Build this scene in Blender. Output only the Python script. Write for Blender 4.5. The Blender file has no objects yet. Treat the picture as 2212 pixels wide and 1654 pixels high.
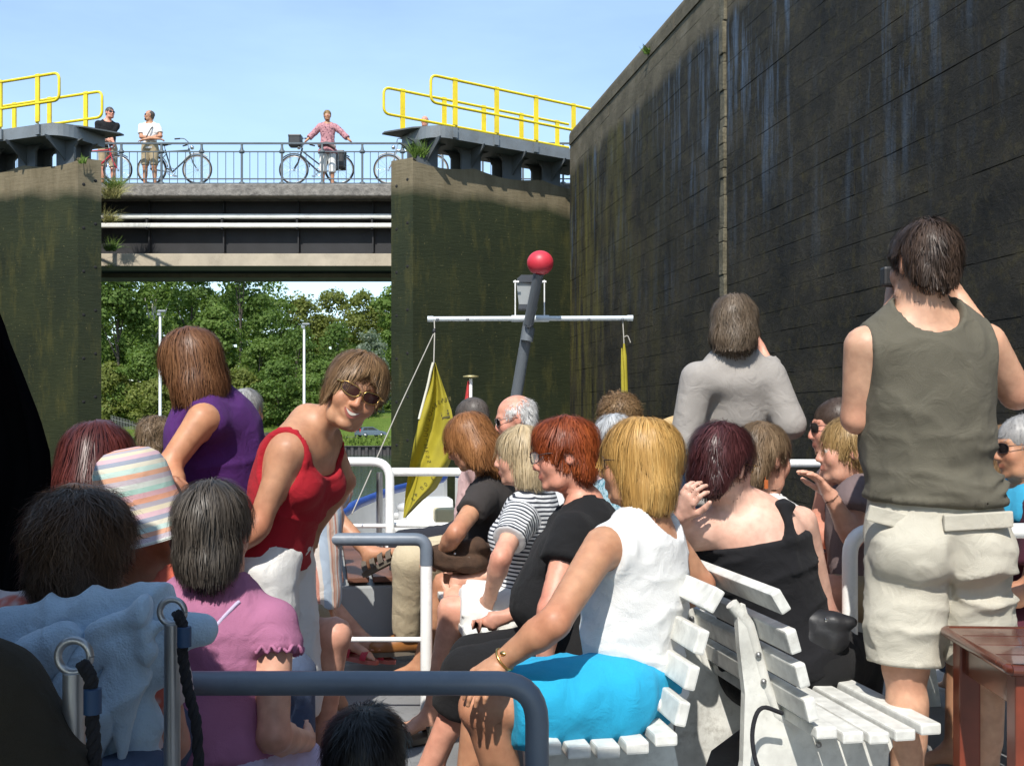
import bpy, bmesh, math, random
import numpy as np
from mathutils import Vector, Matrix

# ------------------------------------------------------------------ camera, sky, sun, exposure
SC = bpy.context.scene
COL = SC.collection
F = 2212.0; CX = 1106.0; HZ = 905.0; CAMZ = 1.30          # working picture is 2212 x 1654, horizon at y = 905
cam_d = bpy.data.cameras.new('camera'); cam = bpy.data.objects.new('camera', cam_d); COL.objects.link(cam)
cam.location = (0, 0, CAMZ); cam.rotation_euler = (math.radians(90), 0, 0)
cam_d.sensor_width = 36; cam_d.lens = 36; cam_d.shift_y = (HZ - 827.0) / F
cam_d.clip_start = 0.05; cam_d.clip_end = 4000
SC.camera = cam
SUN_AZ = -13.0      # degrees, sun stands behind the camera, this far to the left of straight behind (negative = left)
SUN_EL = 49.0
sa, se = math.radians(SUN_AZ), math.radians(SUN_EL)
SUN_DIR = np.array([math.sin(sa) * math.cos(se), -math.cos(sa) * math.cos(se), math.sin(se)])   # towards the sun
world = bpy.data.worlds.new('World'); SC.world = world; world.use_nodes = True
nt = world.node_tree; nt.nodes.clear()
wo = nt.nodes.new('ShaderNodeOutputWorld'); wb = nt.nodes.new('ShaderNodeBackground')
sky = nt.nodes.new('ShaderNodeTexSky'); sky.sky_type = 'NISHITA'; sky.sun_disc = False
sky.sun_elevation = se
sky.sun_rotation = math.atan2(SUN_DIR[0], SUN_DIR[1])
sky.air_density = 1.0; sky.dust_density = 0.25; sky.ozone_density = 0.8
wb.inputs['Strength'].default_value = 0.135
# thin high cloud veils
tc = nt.nodes.new('ShaderNodeTexCoord'); mp = nt.nodes.new('ShaderNodeMapping'); mp.inputs['Scale'].default_value = (1.0, 1.0, 4.0)
mp.inputs['Rotation'].default_value = (0.12, 0.05, 0)
nz = nt.nodes.new('ShaderNodeTexNoise'); nz.inputs['Scale'].default_value = 2.2; nz.inputs['Detail'].default_value = 6; nz.inputs['Roughness'].default_value = 0.55
cr = nt.nodes.new('ShaderNodeValToRGB'); cr.color_ramp.elements[0].position = 0.25; cr.color_ramp.elements[1].position = 0.85
cr.color_ramp.elements[0].color = (0, 0, 0, 1); cr.color_ramp.elements[1].color = (0.40, 0.40, 0.40, 1)
mxw = nt.nodes.new('ShaderNodeMixRGB'); mxw.inputs[2].default_value = (4.2, 5.9, 7.0, 1)
nt.links.new(tc.outputs['Generated'], mp.inputs['Vector']); nt.links.new(mp.outputs['Vector'], nz.inputs['Vector'])
nt.links.new(nz.outputs['Fac'], cr.inputs['Fac']); nt.links.new(cr.outputs['Color'], mxw.inputs['Fac'])
nt.links.new(sky.outputs['Color'], mxw.inputs[1]); nt.links.new(mxw.outputs['Color'], wb.inputs['Color'])
nt.links.new(wb.outputs['Background'], wo.inputs['Surface'])
sun_d = bpy.data.lights.new('sun', 'SUN'); sun = bpy.data.objects.new('sun', sun_d); COL.objects.link(sun)
sun_d.energy = 3.6; sun_d.angle = math.radians(0.53); sun_d.color = (1.0, 0.95, 0.87)
sun.rotation_euler = Vector(tuple(SUN_DIR)).to_track_quat('Z', 'Y').to_euler()
sun.location = (-8, -18, 25)
SC.view_settings.view_transform = 'Standard'; SC.view_settings.look = 'None'
SC.view_settings.exposure = 0.72; SC.view_settings.gamma = 1.0
SC.render.engine = 'CYCLES'

rng = np.random.default_rng(7)
def A(*v): return np.array(v, dtype=float)
def P(px, py, d):
    """a point of the place, read from the working picture and a distance in metres along the view"""
    return np.array([(px - CX) / F * d, d, CAMZ - (py - HZ) / F * d])
def nrm(v):
    v = np.asarray(v, float); return v / (np.linalg.norm(v) + 1e-12)

# ------------------------------------------------------------------ materials
MATS = {}
def new_mat(name):
    m = bpy.data.materials.new(name); m.use_nodes = True; t = m.node_tree
    b = t.nodes['Principled BSDF']; return m, t, b
def N(t, kind, **kw):
    n = t.nodes.new(kind)
    for k, v in kw.items():
        if k.startswith('i_'): n.inputs[k[2:]].default_value = v
        else: setattr(n, k, v)
    return n
def ramp(t, fac, stops):
    r = t.nodes.new('ShaderNodeValToRGB'); e = r.color_ramp.elements
    while len(e) < len(stops): e.new(0.5)
    for i, (p, c) in enumerate(stops):
        e[i].position = p; e[i].color = (c[0], c[1], c[2], 1) if not np.isscalar(c) else (c, c, c, 1)
    t.links.new(fac, r.inputs['Fac']); return r.outputs['Color']
def mixc(t, fac, a, b, mode='MIX'):
    m = t.nodes.new('ShaderNodeMixRGB'); m.blend_type = mode
    for i, v in ((0, fac), (1, a), (2, b)):
        if hasattr(v, 'is_linked') or hasattr(v, 'links'): t.links.new(v, m.inputs[i])
        elif np.isscalar(v): m.inputs[i].default_value = v if i == 0 else (v, v, v, 1)
        else: m.inputs[i].default_value = (v[0], v[1], v[2], 1)
    return m.outputs['Color']
def coords(t, scale=(1, 1, 1), kind='Object', rot=(0, 0, 0)):
    c = t.nodes.new('ShaderNodeTexCoord'); m = t.nodes.new('ShaderNodeMapping')
    m.inputs['Scale'].default_value = scale; m.inputs['Rotation'].default_value = rot
    t.links.new(c.outputs[kind], m.inputs['Vector']); return m.outputs['Vector']
def noise(t, vec, scale=5, detail=4, rough=0.55):
    n = t.nodes.new('ShaderNodeTexNoise'); n.inputs['Scale'].default_value = scale
    n.inputs['Detail'].default_value = detail; n.inputs['Roughness'].default_value = rough
    t.links.new(vec, n.inputs['Vector']); return n.outputs['Fac']
def bump(t, b, h, strength=0.2, dist=0.01):
    n = t.nodes.new('ShaderNodeBump'); n.inputs['Strength'].default_value = strength; n.inputs['Distance'].default_value = dist
    t.links.new(h, n.inputs['Height']); t.links.new(n.outputs['Normal'], b.inputs['Normal'])
def plain(name, col, rough=0.5, var=0.12, scale=8, metal=0.0, bmp=0.0, bscale=40, bdist=0.005, spec=None, kind='Object', grime=0.0, gcol=(0.10, 0.075, 0.045)):
    """one-colour material with mottling and a little relief"""
    if name in MATS: return MATS[name]
    m, t, b = new_mat(name); v = coords(t, kind=kind)
    c = np.array(col); f = noise(t, v, scale, 5)
    base = ramp(t, f, [(0.3, c * (1 - var)), (0.7, np.minimum(c * (1 + var), 1))])
    if grime:
        gp = t.nodes.new('ShaderNodeNewGeometry').outputs['Position']
        a = ramp(t, noise(t, gp, 3.1, 7, 0.7), [(0.48, 0.0), (0.70, 1.0)]); k = ramp(t, noise(t, gp, 42, 5, 0.7), [(0.44, 0.0), (0.66, grime)])
        mm = N(t, 'ShaderNodeMath', operation='MULTIPLY'); t.links.new(a, mm.inputs[0]); t.links.new(k, mm.inputs[1]); base = mixc(t, mm.outputs[0], base, gcol)
    t.links.new(base, b.inputs['Base Color'])
    b.inputs['Roughness'].default_value = rough; b.inputs['Metallic'].default_value = metal
    if spec is not None: b.inputs['Specular IOR Level'].default_value = spec
    if bmp: bump(t, b, noise(t, v, bscale, 3), bmp, bdist)
    MATS[name] = m; return m
def cloth(name, col, var=0.08, rough=0.85, weave=700, sheen=0.03, stripes=None, blot=None):
    """woven fabric; stripes = list of (position, colour) over one period of the 'st' attribute; blot = (colour, scale, threshold)"""
    if name in MATS: return MATS[name]
    m, t, b = new_mat(name); v = coords(t)
    c = np.array(col); f = noise(t, v, 9, 5)
    base = ramp(t, f, [(0.3, c * (1 - var)), (0.7, np.minimum(c * (1 + var), 1))])
    if stripes:
        per, stops = stripes
        at = N(t, 'ShaderNodeAttribute', attribute_name='st')
        mm = N(t, 'ShaderNodeMath', operation='MULTIPLY'); mm.inputs[1].default_value = 1.0 / per; t.links.new(at.outputs['Fac'], mm.inputs[0])
        fr = N(t, 'ShaderNodeMath', operation='FRACT'); t.links.new(mm.outputs[0], fr.inputs[0])
        r = t.nodes.new('ShaderNodeValToRGB'); r.color_ramp.interpolation = 'CONSTANT'; e = r.color_ramp.elements
        while len(e) < len(stops): e.new(0.5)
        for i, (p, cc) in enumerate(stops): e[i].position = p; e[i].color = (*cc, 1)
        t.links.new(fr.outputs[0], r.inputs['Fac'])
        base = mixc(t, 1.0, r.outputs['Color'], ramp(t, f, [(0.3, 1 - var), (0.7, 1.0)]), 'MULTIPLY')
    if blot:
        bc, bs, th = blot
        nb = noise(t, v, bs, 3)
        base = mixc(t, ramp(t, nb, [(th, 0.0), (th + 0.06, 1.0)]), base, bc)
    t.links.new(base, b.inputs['Base Color'])
    b.inputs['Roughness'].default_value = rough; b.inputs['Specular IOR Level'].default_value = 0.25
    b.inputs['Sheen Weight'].default_value = sheen; b.inputs['Sheen Roughness'].default_value = 0.5
    nb = N(t, 'ShaderNodeTexNoise'); nb.inputs['Scale'].default_value = weave; nb.inputs['Detail'].default_value = 2; t.links.new(v, nb.inputs['Vector'])
    n2 = N(t, 'ShaderNodeTexNoise'); n2.inputs['Scale'].default_value = 13; n2.inputs['Detail'].default_value = 5; n2.inputs['Distortion'].default_value = 1.2; t.links.new(v, n2.inputs['Vector'])
    ad = N(t, 'ShaderNodeMath', operation='MULTIPLY_ADD'); ad.inputs[1].default_value = 4.0; t.links.new(n2.outputs['Fac'], ad.inputs[0]); t.links.new(nb.outputs['Fac'], ad.inputs[2])
    bump(t, b, ad.outputs[0], 0.6, 0.004)
    MATS[name] = m; return m
def skin_mat():
    if 'skin' in MATS: return MATS['skin']
    m, t, b = new_mat('skin'); v = coords(t)
    at = N(t, 'ShaderNodeAttribute', attribute_name='Col')
    f = noise(t, v, 26, 5, 0.6)
    t.links.new(mixc(t, 1.0, at.outputs['Color'], ramp(t, f, [(0.25, (0.82, 0.74, 0.72)), (0.75, (1.10, 1.08, 1.06))]), 'MULTIPLY'), b.inputs['Base Color'])
    b.inputs['Roughness'].default_value = 0.48; b.inputs['Specular IOR Level'].default_value = 0.4
    b.inputs['Subsurface Weight'].default_value = 0.12; b.inputs['Subsurface Radius'].default_value = (0.012, 0.005, 0.003)
    bump(t, b, noise(t, v, 320, 3), 0.18, 0.002)
    MATS['skin'] = m; return m
def hair_mat(name, col, hi, rough=0.42):
    if name in MATS: return MATS[name]
    m, t, b = new_mat(name)
    at = N(t, 'ShaderNodeAttribute', attribute_name='tint')
    t.links.new(ramp(t, at.outputs['Fac'], [(0.0, np.array(col) * 0.55), (0.45, col), (1.0, hi)]), b.inputs['Base Color'])
    b.inputs['Roughness'].default_value = rough + 0.02; b.inputs['Specular IOR Level'].default_value = 0.3
    MATS[name] = m; return m

# ------------------------------------------------------------------ object helpers
def put(o, parent=None):
    COL.objects.link(o)
    if parent is not None: o.parent = parent
    return o
def tag(o, label=None, cat=None, group=None, kind=None):
    if label: o['label'] = label
    if cat: o['category'] = cat
    if group: o['group'] = group
    if kind: o['kind'] = kind
    return o
def empty(name, loc=(0, 0, 0), label=None, cat=None, group=None, rz=0.0):
    o = bpy.data.objects.new(name, None); COL.objects.link(o); o.empty_display_size = 0.1
    o.location = tuple(loc); o.rotation_euler = (0, 0, rz)
    return tag(o, label, cat, group)
def mesh_obj(name, v, f, m=None, parent=None, smooth=True, off=None, attrs=None):
    """mesh object from vertex / face arrays; off is taken off the vertices (the parent's place)"""
    v = np.asarray(v, float)
    if off is not None: v = v - np.asarray(off, float)
    me = bpy.data.meshes.new(name)
    if isinstance(f, np.ndarray) and f.ndim == 2:
        n = f.shape[1]; nf = len(f)
        me.vertices.add(len(v)); me.vertices.foreach_set('co', v.astype(np.float32).ravel())
        me.loops.add(nf * n); me.loops.foreach_set('vertex_index', f.astype(np.int32).ravel())
        me.polygons.add(nf); me.polygons.foreach_set('loop_start', np.arange(0, nf * n, n, dtype=np.int32))
        me.update(calc_edges=True)
    else:
        me.from_pydata([tuple(x) for x in v], [], [tuple(int(i) for i in q) for q in f])
    if smooth and len(me.polygons): me.polygons.foreach_set('use_smooth', np.ones(len(me.polygons), dtype=bool))
    if attrs:
        for k, a in attrs.items():
            a = np.asarray(a, np.float32)
            if a.ndim == 2:
                at = me.attributes.new(k, 'FLOAT_COLOR', 'POINT')
                c = np.ones((len(a), 4), np.float32); c[:, :3] = a; at.data.foreach_set('color', c.ravel())
            else:
                at = me.attributes.new(k, 'FLOAT', 'POINT'); at.data.foreach_set('value', a)
    me.validate(); me.update()
    if m is not None:
        for x in (m if isinstance(m, (list, tuple)) else [m]): me.materials.append(x)
    o = bpy.data.objects.new(name, me); put(o, parent); return o

class MB:
    """collects simple shapes into one mesh"""
    def __init__(s): s.v = []; s.f = []; s.sm = []
    def add(s, v, f, smooth=False):
        n = len(s.v); s.v += [tuple(map(float, x)) for x in v]; s.f += [tuple(i + n for i in q) for q in f]; s.sm += [smooth] * len(f); return s
    def box(s, c, size, R=None, bevel=0.0, taper=1.0):
        c = np.asarray(c, float); h = np.asarray(size, float) / 2; R = np.eye(3) if R is None else np.asarray(R)
        if bevel <= 0:
            pts = [A(x, y, z) * h * (A(taper, taper, 1) if z > 0 else 1) for z in (-1, 1) for y in (-1, 1) for x in (-1, 1)]
            fs = [(0, 2, 3, 1), (4, 5, 7, 6), (0, 1, 5, 4), (2, 6, 7, 3), (0, 4, 6, 2), (1, 3, 7, 5)]
            return s.add([c + R @ p for p in pts], fs)
        bm = bmesh.new(); bmesh.ops.create_cube(bm, size=1)
        for v in bm.verts: v.co = Vector((v.co.x * 2 * h[0], v.co.y * 2 * h[1], v.co.z * 2 * h[2]))
        bmesh.ops.bevel(bm, geom=bm.edges[:], offset=min(bevel, min(h) * 0.9), segments=2, affect='EDGES', profile=0.6)
        bm.verts.index_update(); vv = [c + R @ A(*v.co) for v in bm.verts]; ff = [[v.index for v in f.verts] for f in bm.faces]; bm.free()
        return s.add(vv, ff)
    def tube(s, pts, r, n=10, cap=True, smooth=True, r2=None):
        pts = [np.asarray(p, float) for p in pts]; k = len(pts)
        rs = r if hasattr(r, '__len__') else [r + (((r2 if r2 is not None else r) - r) * i / max(1, k - 1)) for i in range(k)]
        v = []; f = []
        t0 = nrm(pts[1] - pts[0]); ref = A(0, 0, 1) if abs(t0[2]) < 0.9 else A(1, 0, 0)
        x = nrm(np.cross(t0, ref))
        for i, p in enumerate(pts):
            if i == 0: t = t0
            elif i == k - 1: t = nrm(pts[-1] - pts[-2])
            else: t = nrm(nrm(pts[i + 1] - p) + nrm(p - pts[i - 1]))
            x = nrm(x - t * np.dot(x, t)); y = np.cross(t, x)
            for j in range(n):
                a = 2 * math.pi * j / n; v.append(p + (x * math.cos(a) + y * math.sin(a)) * rs[i])
        for i in range(k - 1):
            for j in range(n):
                a, b = i * n + j, i * n + (j + 1) % n; f.append((a, b, b + n, a + n))
        s.add(v, f, smooth)
        if cap:
            s.add(v[:n], [tuple(range(n - 1, -1, -1))]); s.add(v[-n:], [tuple(range(n))])
        return s
    def lathe(s, c, prof, n=20, R=None, smooth=True):
        """profile of (radius, height)"""
        c = np.asarray(c, float); R = np.eye(3) if R is None else np.asarray(R); v = []; f = []
        for (r, h) in prof:
            for j in range(n):
                a = 2 * math.pi * j / n; v.append(c + R @ A(r * math.cos(a), r * math.sin(a), h))
        for i in range(len(prof) - 1):
            for j in range(n):
                a, b = i * n + j, i * n + (j + 1) % n; f.append((a, b, b + n, a + n))
        return s.add(v, f, smooth)
    def ball(s, c, r, n=14, m=9, sq=(1, 1, 1)):
        prof = [(max(1e-4, math.sin(math.pi * i / m)), -math.cos(math.pi * i / m)) for i in range(m + 1)]
        c = np.asarray(c, float); v = []; f = []
        for (rr, h) in prof:
            for j in range(n):
                a = 2 * math.pi * j / n; v.append(c + A(rr * math.cos(a) * sq[0], rr * math.sin(a) * sq[1], h * sq[2]) * r)
        for i in range(m):
            for j in range(n):
                a, b = i * n + j, i * n + (j + 1) % n; f.append((a, b, b + n, a + n))
        return s.add(v, f, True)
    def ring(s, c, R, r_big, r, n=22, m=8, a0=0, a1=2 * math.pi, R_=None):
        ax = np.eye(3) if R is None else np.asarray(R); c = np.asarray(c, float)
        full = abs(a1 - a0) > 6.28
        pts = [c + ax @ A(math.cos(a0 + (a1 - a0) * i / n) * r_big, math.sin(a0 + (a1 - a0) * i / n) * r_big, 0) for i in range(n + 1)]
        return s.tube(pts, r, m, cap=not full)
    def prism(s, poly, o, ux, uy, depth, smooth=False):
        """2-d outline in the plane (o; ux, uy) pushed through by depth along ux x uy, centred"""
        o = np.asarray(o, float); ux = np.asarray(ux, float); uy = np.asarray(uy, float); w = np.cross(ux, uy) * depth / 2
        n = len(poly); a = [o + ux * x + uy * y - w for x, y in poly]; b = [o + ux * x + uy * y + w for x, y in poly]
        s.add(a + b, [tuple(range(n - 1, -1, -1)), tuple(range(n, 2 * n))] + [(i, (i + 1) % n, (i + 1) % n + n, i + n) for i in range(n)])
        return s
    def build(s, name, m, parent=None, off=None, autosmooth=True, shade=None):
        v = np.array(s.v); 
        if off is not None: v = v - np.asarray(off, float)
        me = bpy.data.meshes.new(name); me.from_pydata([tuple(x) for x in v], [], s.f)
        me.polygons.foreach_set('use_smooth', np.array(s.sm if shade is None else [shade] * len(s.f), dtype=bool))
        me.update(); me.materials.append(m) if not isinstance(m, (list, tuple)) else [me.materials.append(x) for x in m]
        o = bpy.data.objects.new(name, me); return put(o, parent)
def link_copy(o, parent=None, name=None):
    c = o.copy(); COL.objects.link(c); c.parent = parent; return c
def copy_tree(o, parent=None):
    c = link_copy(o, parent)
    for ch in o.children: copy_tree(ch, c)
    return c
def bend(pts, r=0.08, n=5):
    """polyline with rounded corners"""
    pts = [np.asarray(p, float) for p in pts]; out = [pts[0]]
    for i in range(1, len(pts) - 1):
        a, b, c = pts[i - 1], pts[i], pts[i + 1]; u, w = nrm(a - b), nrm(c - b)
        rr = min(r, np.linalg.norm(a - b) * 0.49, np.linalg.norm(c - b) * 0.49)
        p0, p2 = b + u * rr, b + w * rr
        for k in range(n + 1):
            t = k / n; out.append((1 - t) ** 2 * p0 + 2 * t * (1 - t) * b + t * t * p2)
    out.append(pts[-1]); return out
# ------------------------------------------------------------------ value noise
_perm = rng.permutation(4096)
_val = rng.random(4096)
def vnoise(p, s=1.0, seed=0):
    p = np.asarray(p) * s + seed * 17.3
    i = np.floor(p).astype(np.int64); f = p - i; f = f * f * (3 - 2 * f)
    def h(x, y, z): return _val[_perm[(_perm[(_perm[x & 4095] + y) & 4095] + z) & 4095]]
    x, y, z = i[:, 0], i[:, 1], i[:, 2]; fx, fy, fz = f[:, 0], f[:, 1], f[:, 2]
    def lx(yy, zz): return h(x, yy, zz) * (1 - fx) + h(x + 1, yy, zz) * fx
    a = lx(y, z) * (1 - fy) + lx(y + 1, z) * fy
    b = lx(y, z + 1) * (1 - fy) + lx(y + 1, z + 1) * fy
    return (a * (1 - fz) + b * fz) * 2 - 1

# ------------------------------------------------------------------ signed-distance bodies, meshed with surface nets
class Field:
    def __init__(s): s.p = []
    def cap(s, a, b, ra, rb, k=0.03, sub=False, tag='', flat=None, cut=None):
        """tapered capsule; flat = (direction, factor < 1) squeezes the section; cut = [(point, normal)] keeps the side the normal points away from"""
        a = np.asarray(a, float); b = np.asarray(b, float); R = max(ra, rb)
        s.p.append(dict(t='c', a=a, b=b, ra=ra, rb=rb, k=k, sub=sub, tag=tag, flat=flat, cut=cut, lo=np.minimum(a, b) - R, hi=np.maximum(a, b) + R)); return s
    def ell(s, c, r, R=None, k=0.03, sub=False, tag='', cut=None):
        """ellipsoid, R = 3x3 with the axes as columns"""
        c = np.asarray(c, float); r = np.asarray(r, float); R = np.eye(3) if R is None else np.asarray(R)
        e = np.sqrt(((R * r) ** 2).sum(1))
        s.p.append(dict(t='e', c=c, r=r, R=R, k=k, sub=sub, tag=tag, cut=cut, lo=c - e, hi=c + e)); return s
    def plane(s, pt, n):
        """takes away the side the normal points to"""
        s.p.append(dict(t='p', c=np.asarray(pt, float), n=nrm(n), k=0.0, sub=True, tag='', lo=np.full(3, -1e9), hi=np.full(3, 1e9))); return s
    @staticmethod
    def dist(q, X, infl=0.0):
        if q['t'] == 'c':
            a, b = q['a'], q['b']; ba = b - a; pa = X - a; L = max(1e-9, ba @ ba)
            t = np.clip((pa @ ba) / L, 0, 1); w = pa - t[:, None] * ba
            if q['flat'] is not None:
                dr, fac = q['flat']; w = w + (w @ dr)[:, None] * dr * (1.0 / fac - 1.0)
                d = (np.sqrt((w * w).sum(1)) - (q['ra'] + (q['rb'] - q['ra']) * t)) * (0.5 + 0.5 * fac) - infl
            else: d = np.sqrt((w * w).sum(1)) - (q['ra'] + (q['rb'] - q['ra']) * t) - infl
        elif q['t'] == 'e':
            l = (X - q['c']) @ q['R']; r = q['r'] + infl
            k0 = np.sqrt(((l / r) ** 2).sum(1)); k1 = np.sqrt(((l / (r * r)) ** 2).sum(1)) + 1e-9
            d = k0 * (k0 - 1.0) / k1
        else:
            return -((X - q['c']) @ q['n'])
        if q.get('cut'):
            for (pt, n) in q['cut']: d = np.maximum(d, (X - pt) @ n)
        return d
    @staticmethod
    def comb(d, e, q):
        k = q['k']
        if q['sub']:
            if k <= 0: return np.maximum(d, -e)
            h = np.clip(0.5 - 0.5 * (d + e) / k, 0, 1); return d * (1 - h) - e * h + k * h * (1 - h)
        if k <= 0: return np.minimum(d, e)
        h = np.clip(0.5 + 0.5 * (d - e) / k, 0, 1); return d * (1 - h) + e * h - k * h * (1 - h)
    def ev(s, X, infl=0.0):
        d = np.full(len(X), 10.0)
        for q in s.p: d = s.comb(d, s.dist(q, X, 0 if q['sub'] else infl), q)
        return d
    def bounds(s, infl=0.0, pad=0.02):
        ad = [q for q in s.p if not q['sub']]
        return np.min([q['lo'] for q in ad], 0) - infl - pad, np.max([q['hi'] for q in ad], 0) + infl + pad
    def mesh(s, res, infl=0.0, lo=None, hi=None, clip=None):
        l0, h0 = s.bounds(infl, 2.5 * res)
        if lo is not None: l0 = np.maximum(l0, lo)
        if hi is not None: h0 = np.minimum(h0, hi)
        n = np.maximum(3, np.ceil((h0 - l0) / res).astype(int) + 1)
        V = np.full(tuple(n), 10.0, np.float64)
        ax = [l0[i] + np.arange(n[i]) * res for i in range(3)]
        for q in s.p:
            mg = q['k'] + 3 * res + (0 if q['sub'] else infl)
            if q['t'] == 'p': i0 = np.zeros(3, int); i1 = n
            else:
                i0 = np.clip(np.floor((q['lo'] - mg - l0) / res).astype(int), 0, n); i1 = np.clip(np.ceil((q['hi'] + mg - l0) / res).astype(int) + 1, 0, n)
            if (i1 <= i0).any(): continue
            sl = tuple(slice(a, b) for a, b in zip(i0, i1))
            g = np.meshgrid(*[ax[i][sl[i]] for i in range(3)], indexing='ij'); sh = g[0].shape
            X = np.stack([x.ravel() for x in g], 1)
            e = s.dist(q, X, 0 if q['sub'] else infl)
            V[sl] = s.comb(V[sl].ravel(), e, q).reshape(sh)
        if clip is not None:      # list of (point, normal): keep only faces on the near side, leaving the mesh open there
            pass
        return nets(V, l0, res)
def nets(V, lo, res):
    S = V < 0; nx, ny, nz = V.shape
    c = np.zeros((nx - 1, ny - 1, nz - 1), np.int8)
    for a in (0, 1):
        for b in (0, 1):
            for d in (0, 1): c += S[a:nx - 1 + a, b:ny - 1 + b, d:nz - 1 + d]
    act = (c > 0) & (c < 8); idx = np.argwhere(act)
    if len(idx) == 0: return np.zeros((0, 3)), np.zeros((0, 4), int)
    ids = np.full(act.shape, -1, np.int64); ids[act] = np.arange(len(idx))
    acc = np.zeros((len(idx), 3)); cnt = np.zeros(len(idx))
    cor = {}
    for a in (0, 1):
        for b in (0, 1):
            for d in (0, 1): cor[(a, b, d)] = V[idx[:, 0] + a, idx[:, 1] + b, idx[:, 2] + d]
    for ax in range(3):
        o1, o2 = [i for i in range(3) if i != ax]
        for u in (0, 1):
            for w in (0, 1):
                k0 = [0, 0, 0]; k0[o1] = u; k0[o2] = w; k1 = list(k0); k1[ax] = 1
                v0, v1 = cor[tuple(k0)], cor[tuple(k1)]; m = (v0 < 0) != (v1 < 0)
                t = np.where(m, v0 / np.where(m, v0 - v1, 1), 0)
                pt = np.zeros((len(idx), 3)); pt[:, o1] = u; pt[:, o2] = w; pt[:, ax] = t
                acc[m] += pt[m]; cnt += m
    vert = lo + (idx + acc / cnt[:, None]) * res
    quads = []
    for ax in range(3):
        o1, o2 = [(1, 2), (2, 0), (0, 1)][ax]
        s0 = [slice(None)] * 3; s1 = [slice(None)] * 3; s0[ax] = slice(0, -1); s1[ax] = slice(1, None)
        a, b = S[tuple(s0)], S[tuple(s1)]; e = np.argwhere(a != b)
        m = (e[:, o1] > 0) & (e[:, o2] > 0) & (e[:, o1] < V.shape[o1] - 1) & (e[:, o2] < V.shape[o2] - 1); e = e[m]
        if len(e) == 0: continue
        flip = ~a[tuple(e.T)]
        def at(du, dv):
            x = e.copy(); x[:, o1] -= du; x[:, o2] -= dv; return ids[tuple(x.T)]
        q = np.stack([at(1, 1), at(0, 1), at(0, 0), at(1, 0)], 1); q[flip] = q[flip][:, ::-1]; quads.append(q)
    q = np.concatenate(quads); q = q[(q >= 0).all(1)]
    return vert, q
def vnormals(v, q):
    n = np.zeros_like(v); a = np.cross(v[q[:, 2]] - v[q[:, 0]], v[q[:, 3]] - v[q[:, 1]])
    for c in range(3):
        for i in range(4): n[:, c] += np.bincount(q[:, i], a[:, c], len(v))
    return n / (np.linalg.norm(n, axis=1, keepdims=True) + 1e-12)
def compact(v, q):
    u, inv = np.unique(q, return_inverse=True); return v[u], inv.reshape(q.shape), u
def smooth_mesh(v, q, it=1, lam=0.5):
    c = np.zeros(len(v))
    for i in range(4): c += 2 * np.bincount(q[:, i], minlength=len(v))
    for _ in range(it):
        s = np.zeros_like(v)
        for k in range(3):
            for i in range(4): s[:, k] += np.bincount(q[:, i], v[q[:, (i + 1) % 4], k] + v[q[:, (i + 3) % 4], k], len(v))
        v = v + lam * (s / np.maximum(c, 1)[:, None] - v)
    return v
def join(parts):
    vs, qs, o = [], [], 0
    for v, q in parts: vs.append(v); qs.append(q + o); o += len(v)
    return np.concatenate(vs), np.concatenate(qs)
# ------------------------------------------------------------------ people
def ypr(yaw, pitch=0, roll=0):
    """frame with columns right, forward, up; yaw 0 looks away from the camera, 90 to the right, 180 at it; pitch up, roll clockwise as worn"""
    y, p, r = map(math.radians, (yaw, pitch, roll))
    f = A(math.sin(y) * math.cos(p), math.cos(y) * math.cos(p), math.sin(p)); rt = A(math.cos(y), -math.sin(y), 0); u = np.cross(rt, f)
    return np.stack([rt * math.cos(r) - u * math.sin(r), f, u * math.cos(r) + rt * math.sin(r)], 1)
def reach(frm, px, py, L, near=True):
    """point on the view line through (px, py) at distance L from frm"""
    o = A(0, 0, CAMZ); d = nrm(P(px, py, 1.0) - o); b = d @ (o - frm); c = (o - frm) @ (o - frm) - L * L; q = b * b - c
    if q < 0: 
        p = o + d * (-b); return frm + nrm(p - frm) * L
    return o + d * (-b + (-1 if near else 1) * math.sqrt(q))
def knee_of(h, a, L1, L2, hint):
    """elbow / knee between two ends, bent towards hint"""
    v = a - h; D = np.linalg.norm(v); D2 = min(D, (L1 + L2) * 0.999); x = (L1 * L1 - L2 * L2 + D2 * D2) / (2 * D2)
    y = math.sqrt(max(0, L1 * L1 - x * x)); n = v / D; hp = nrm(hint - n * (hint @ n)); return h + n * x * D / D2 + hp * y

TONES = {'fair': (0.62, 0.36, 0.26), 'pale': (0.72, 0.47, 0.36), 'tan': (0.46, 0.245, 0.145), 'deep': (0.36, 0.165, 0.09), 'pink': (0.62, 0.31, 0.22), 'red': (0.52, 0.2, 0.13), 'brown': (0.22, 0.1, 0.06)}

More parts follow.
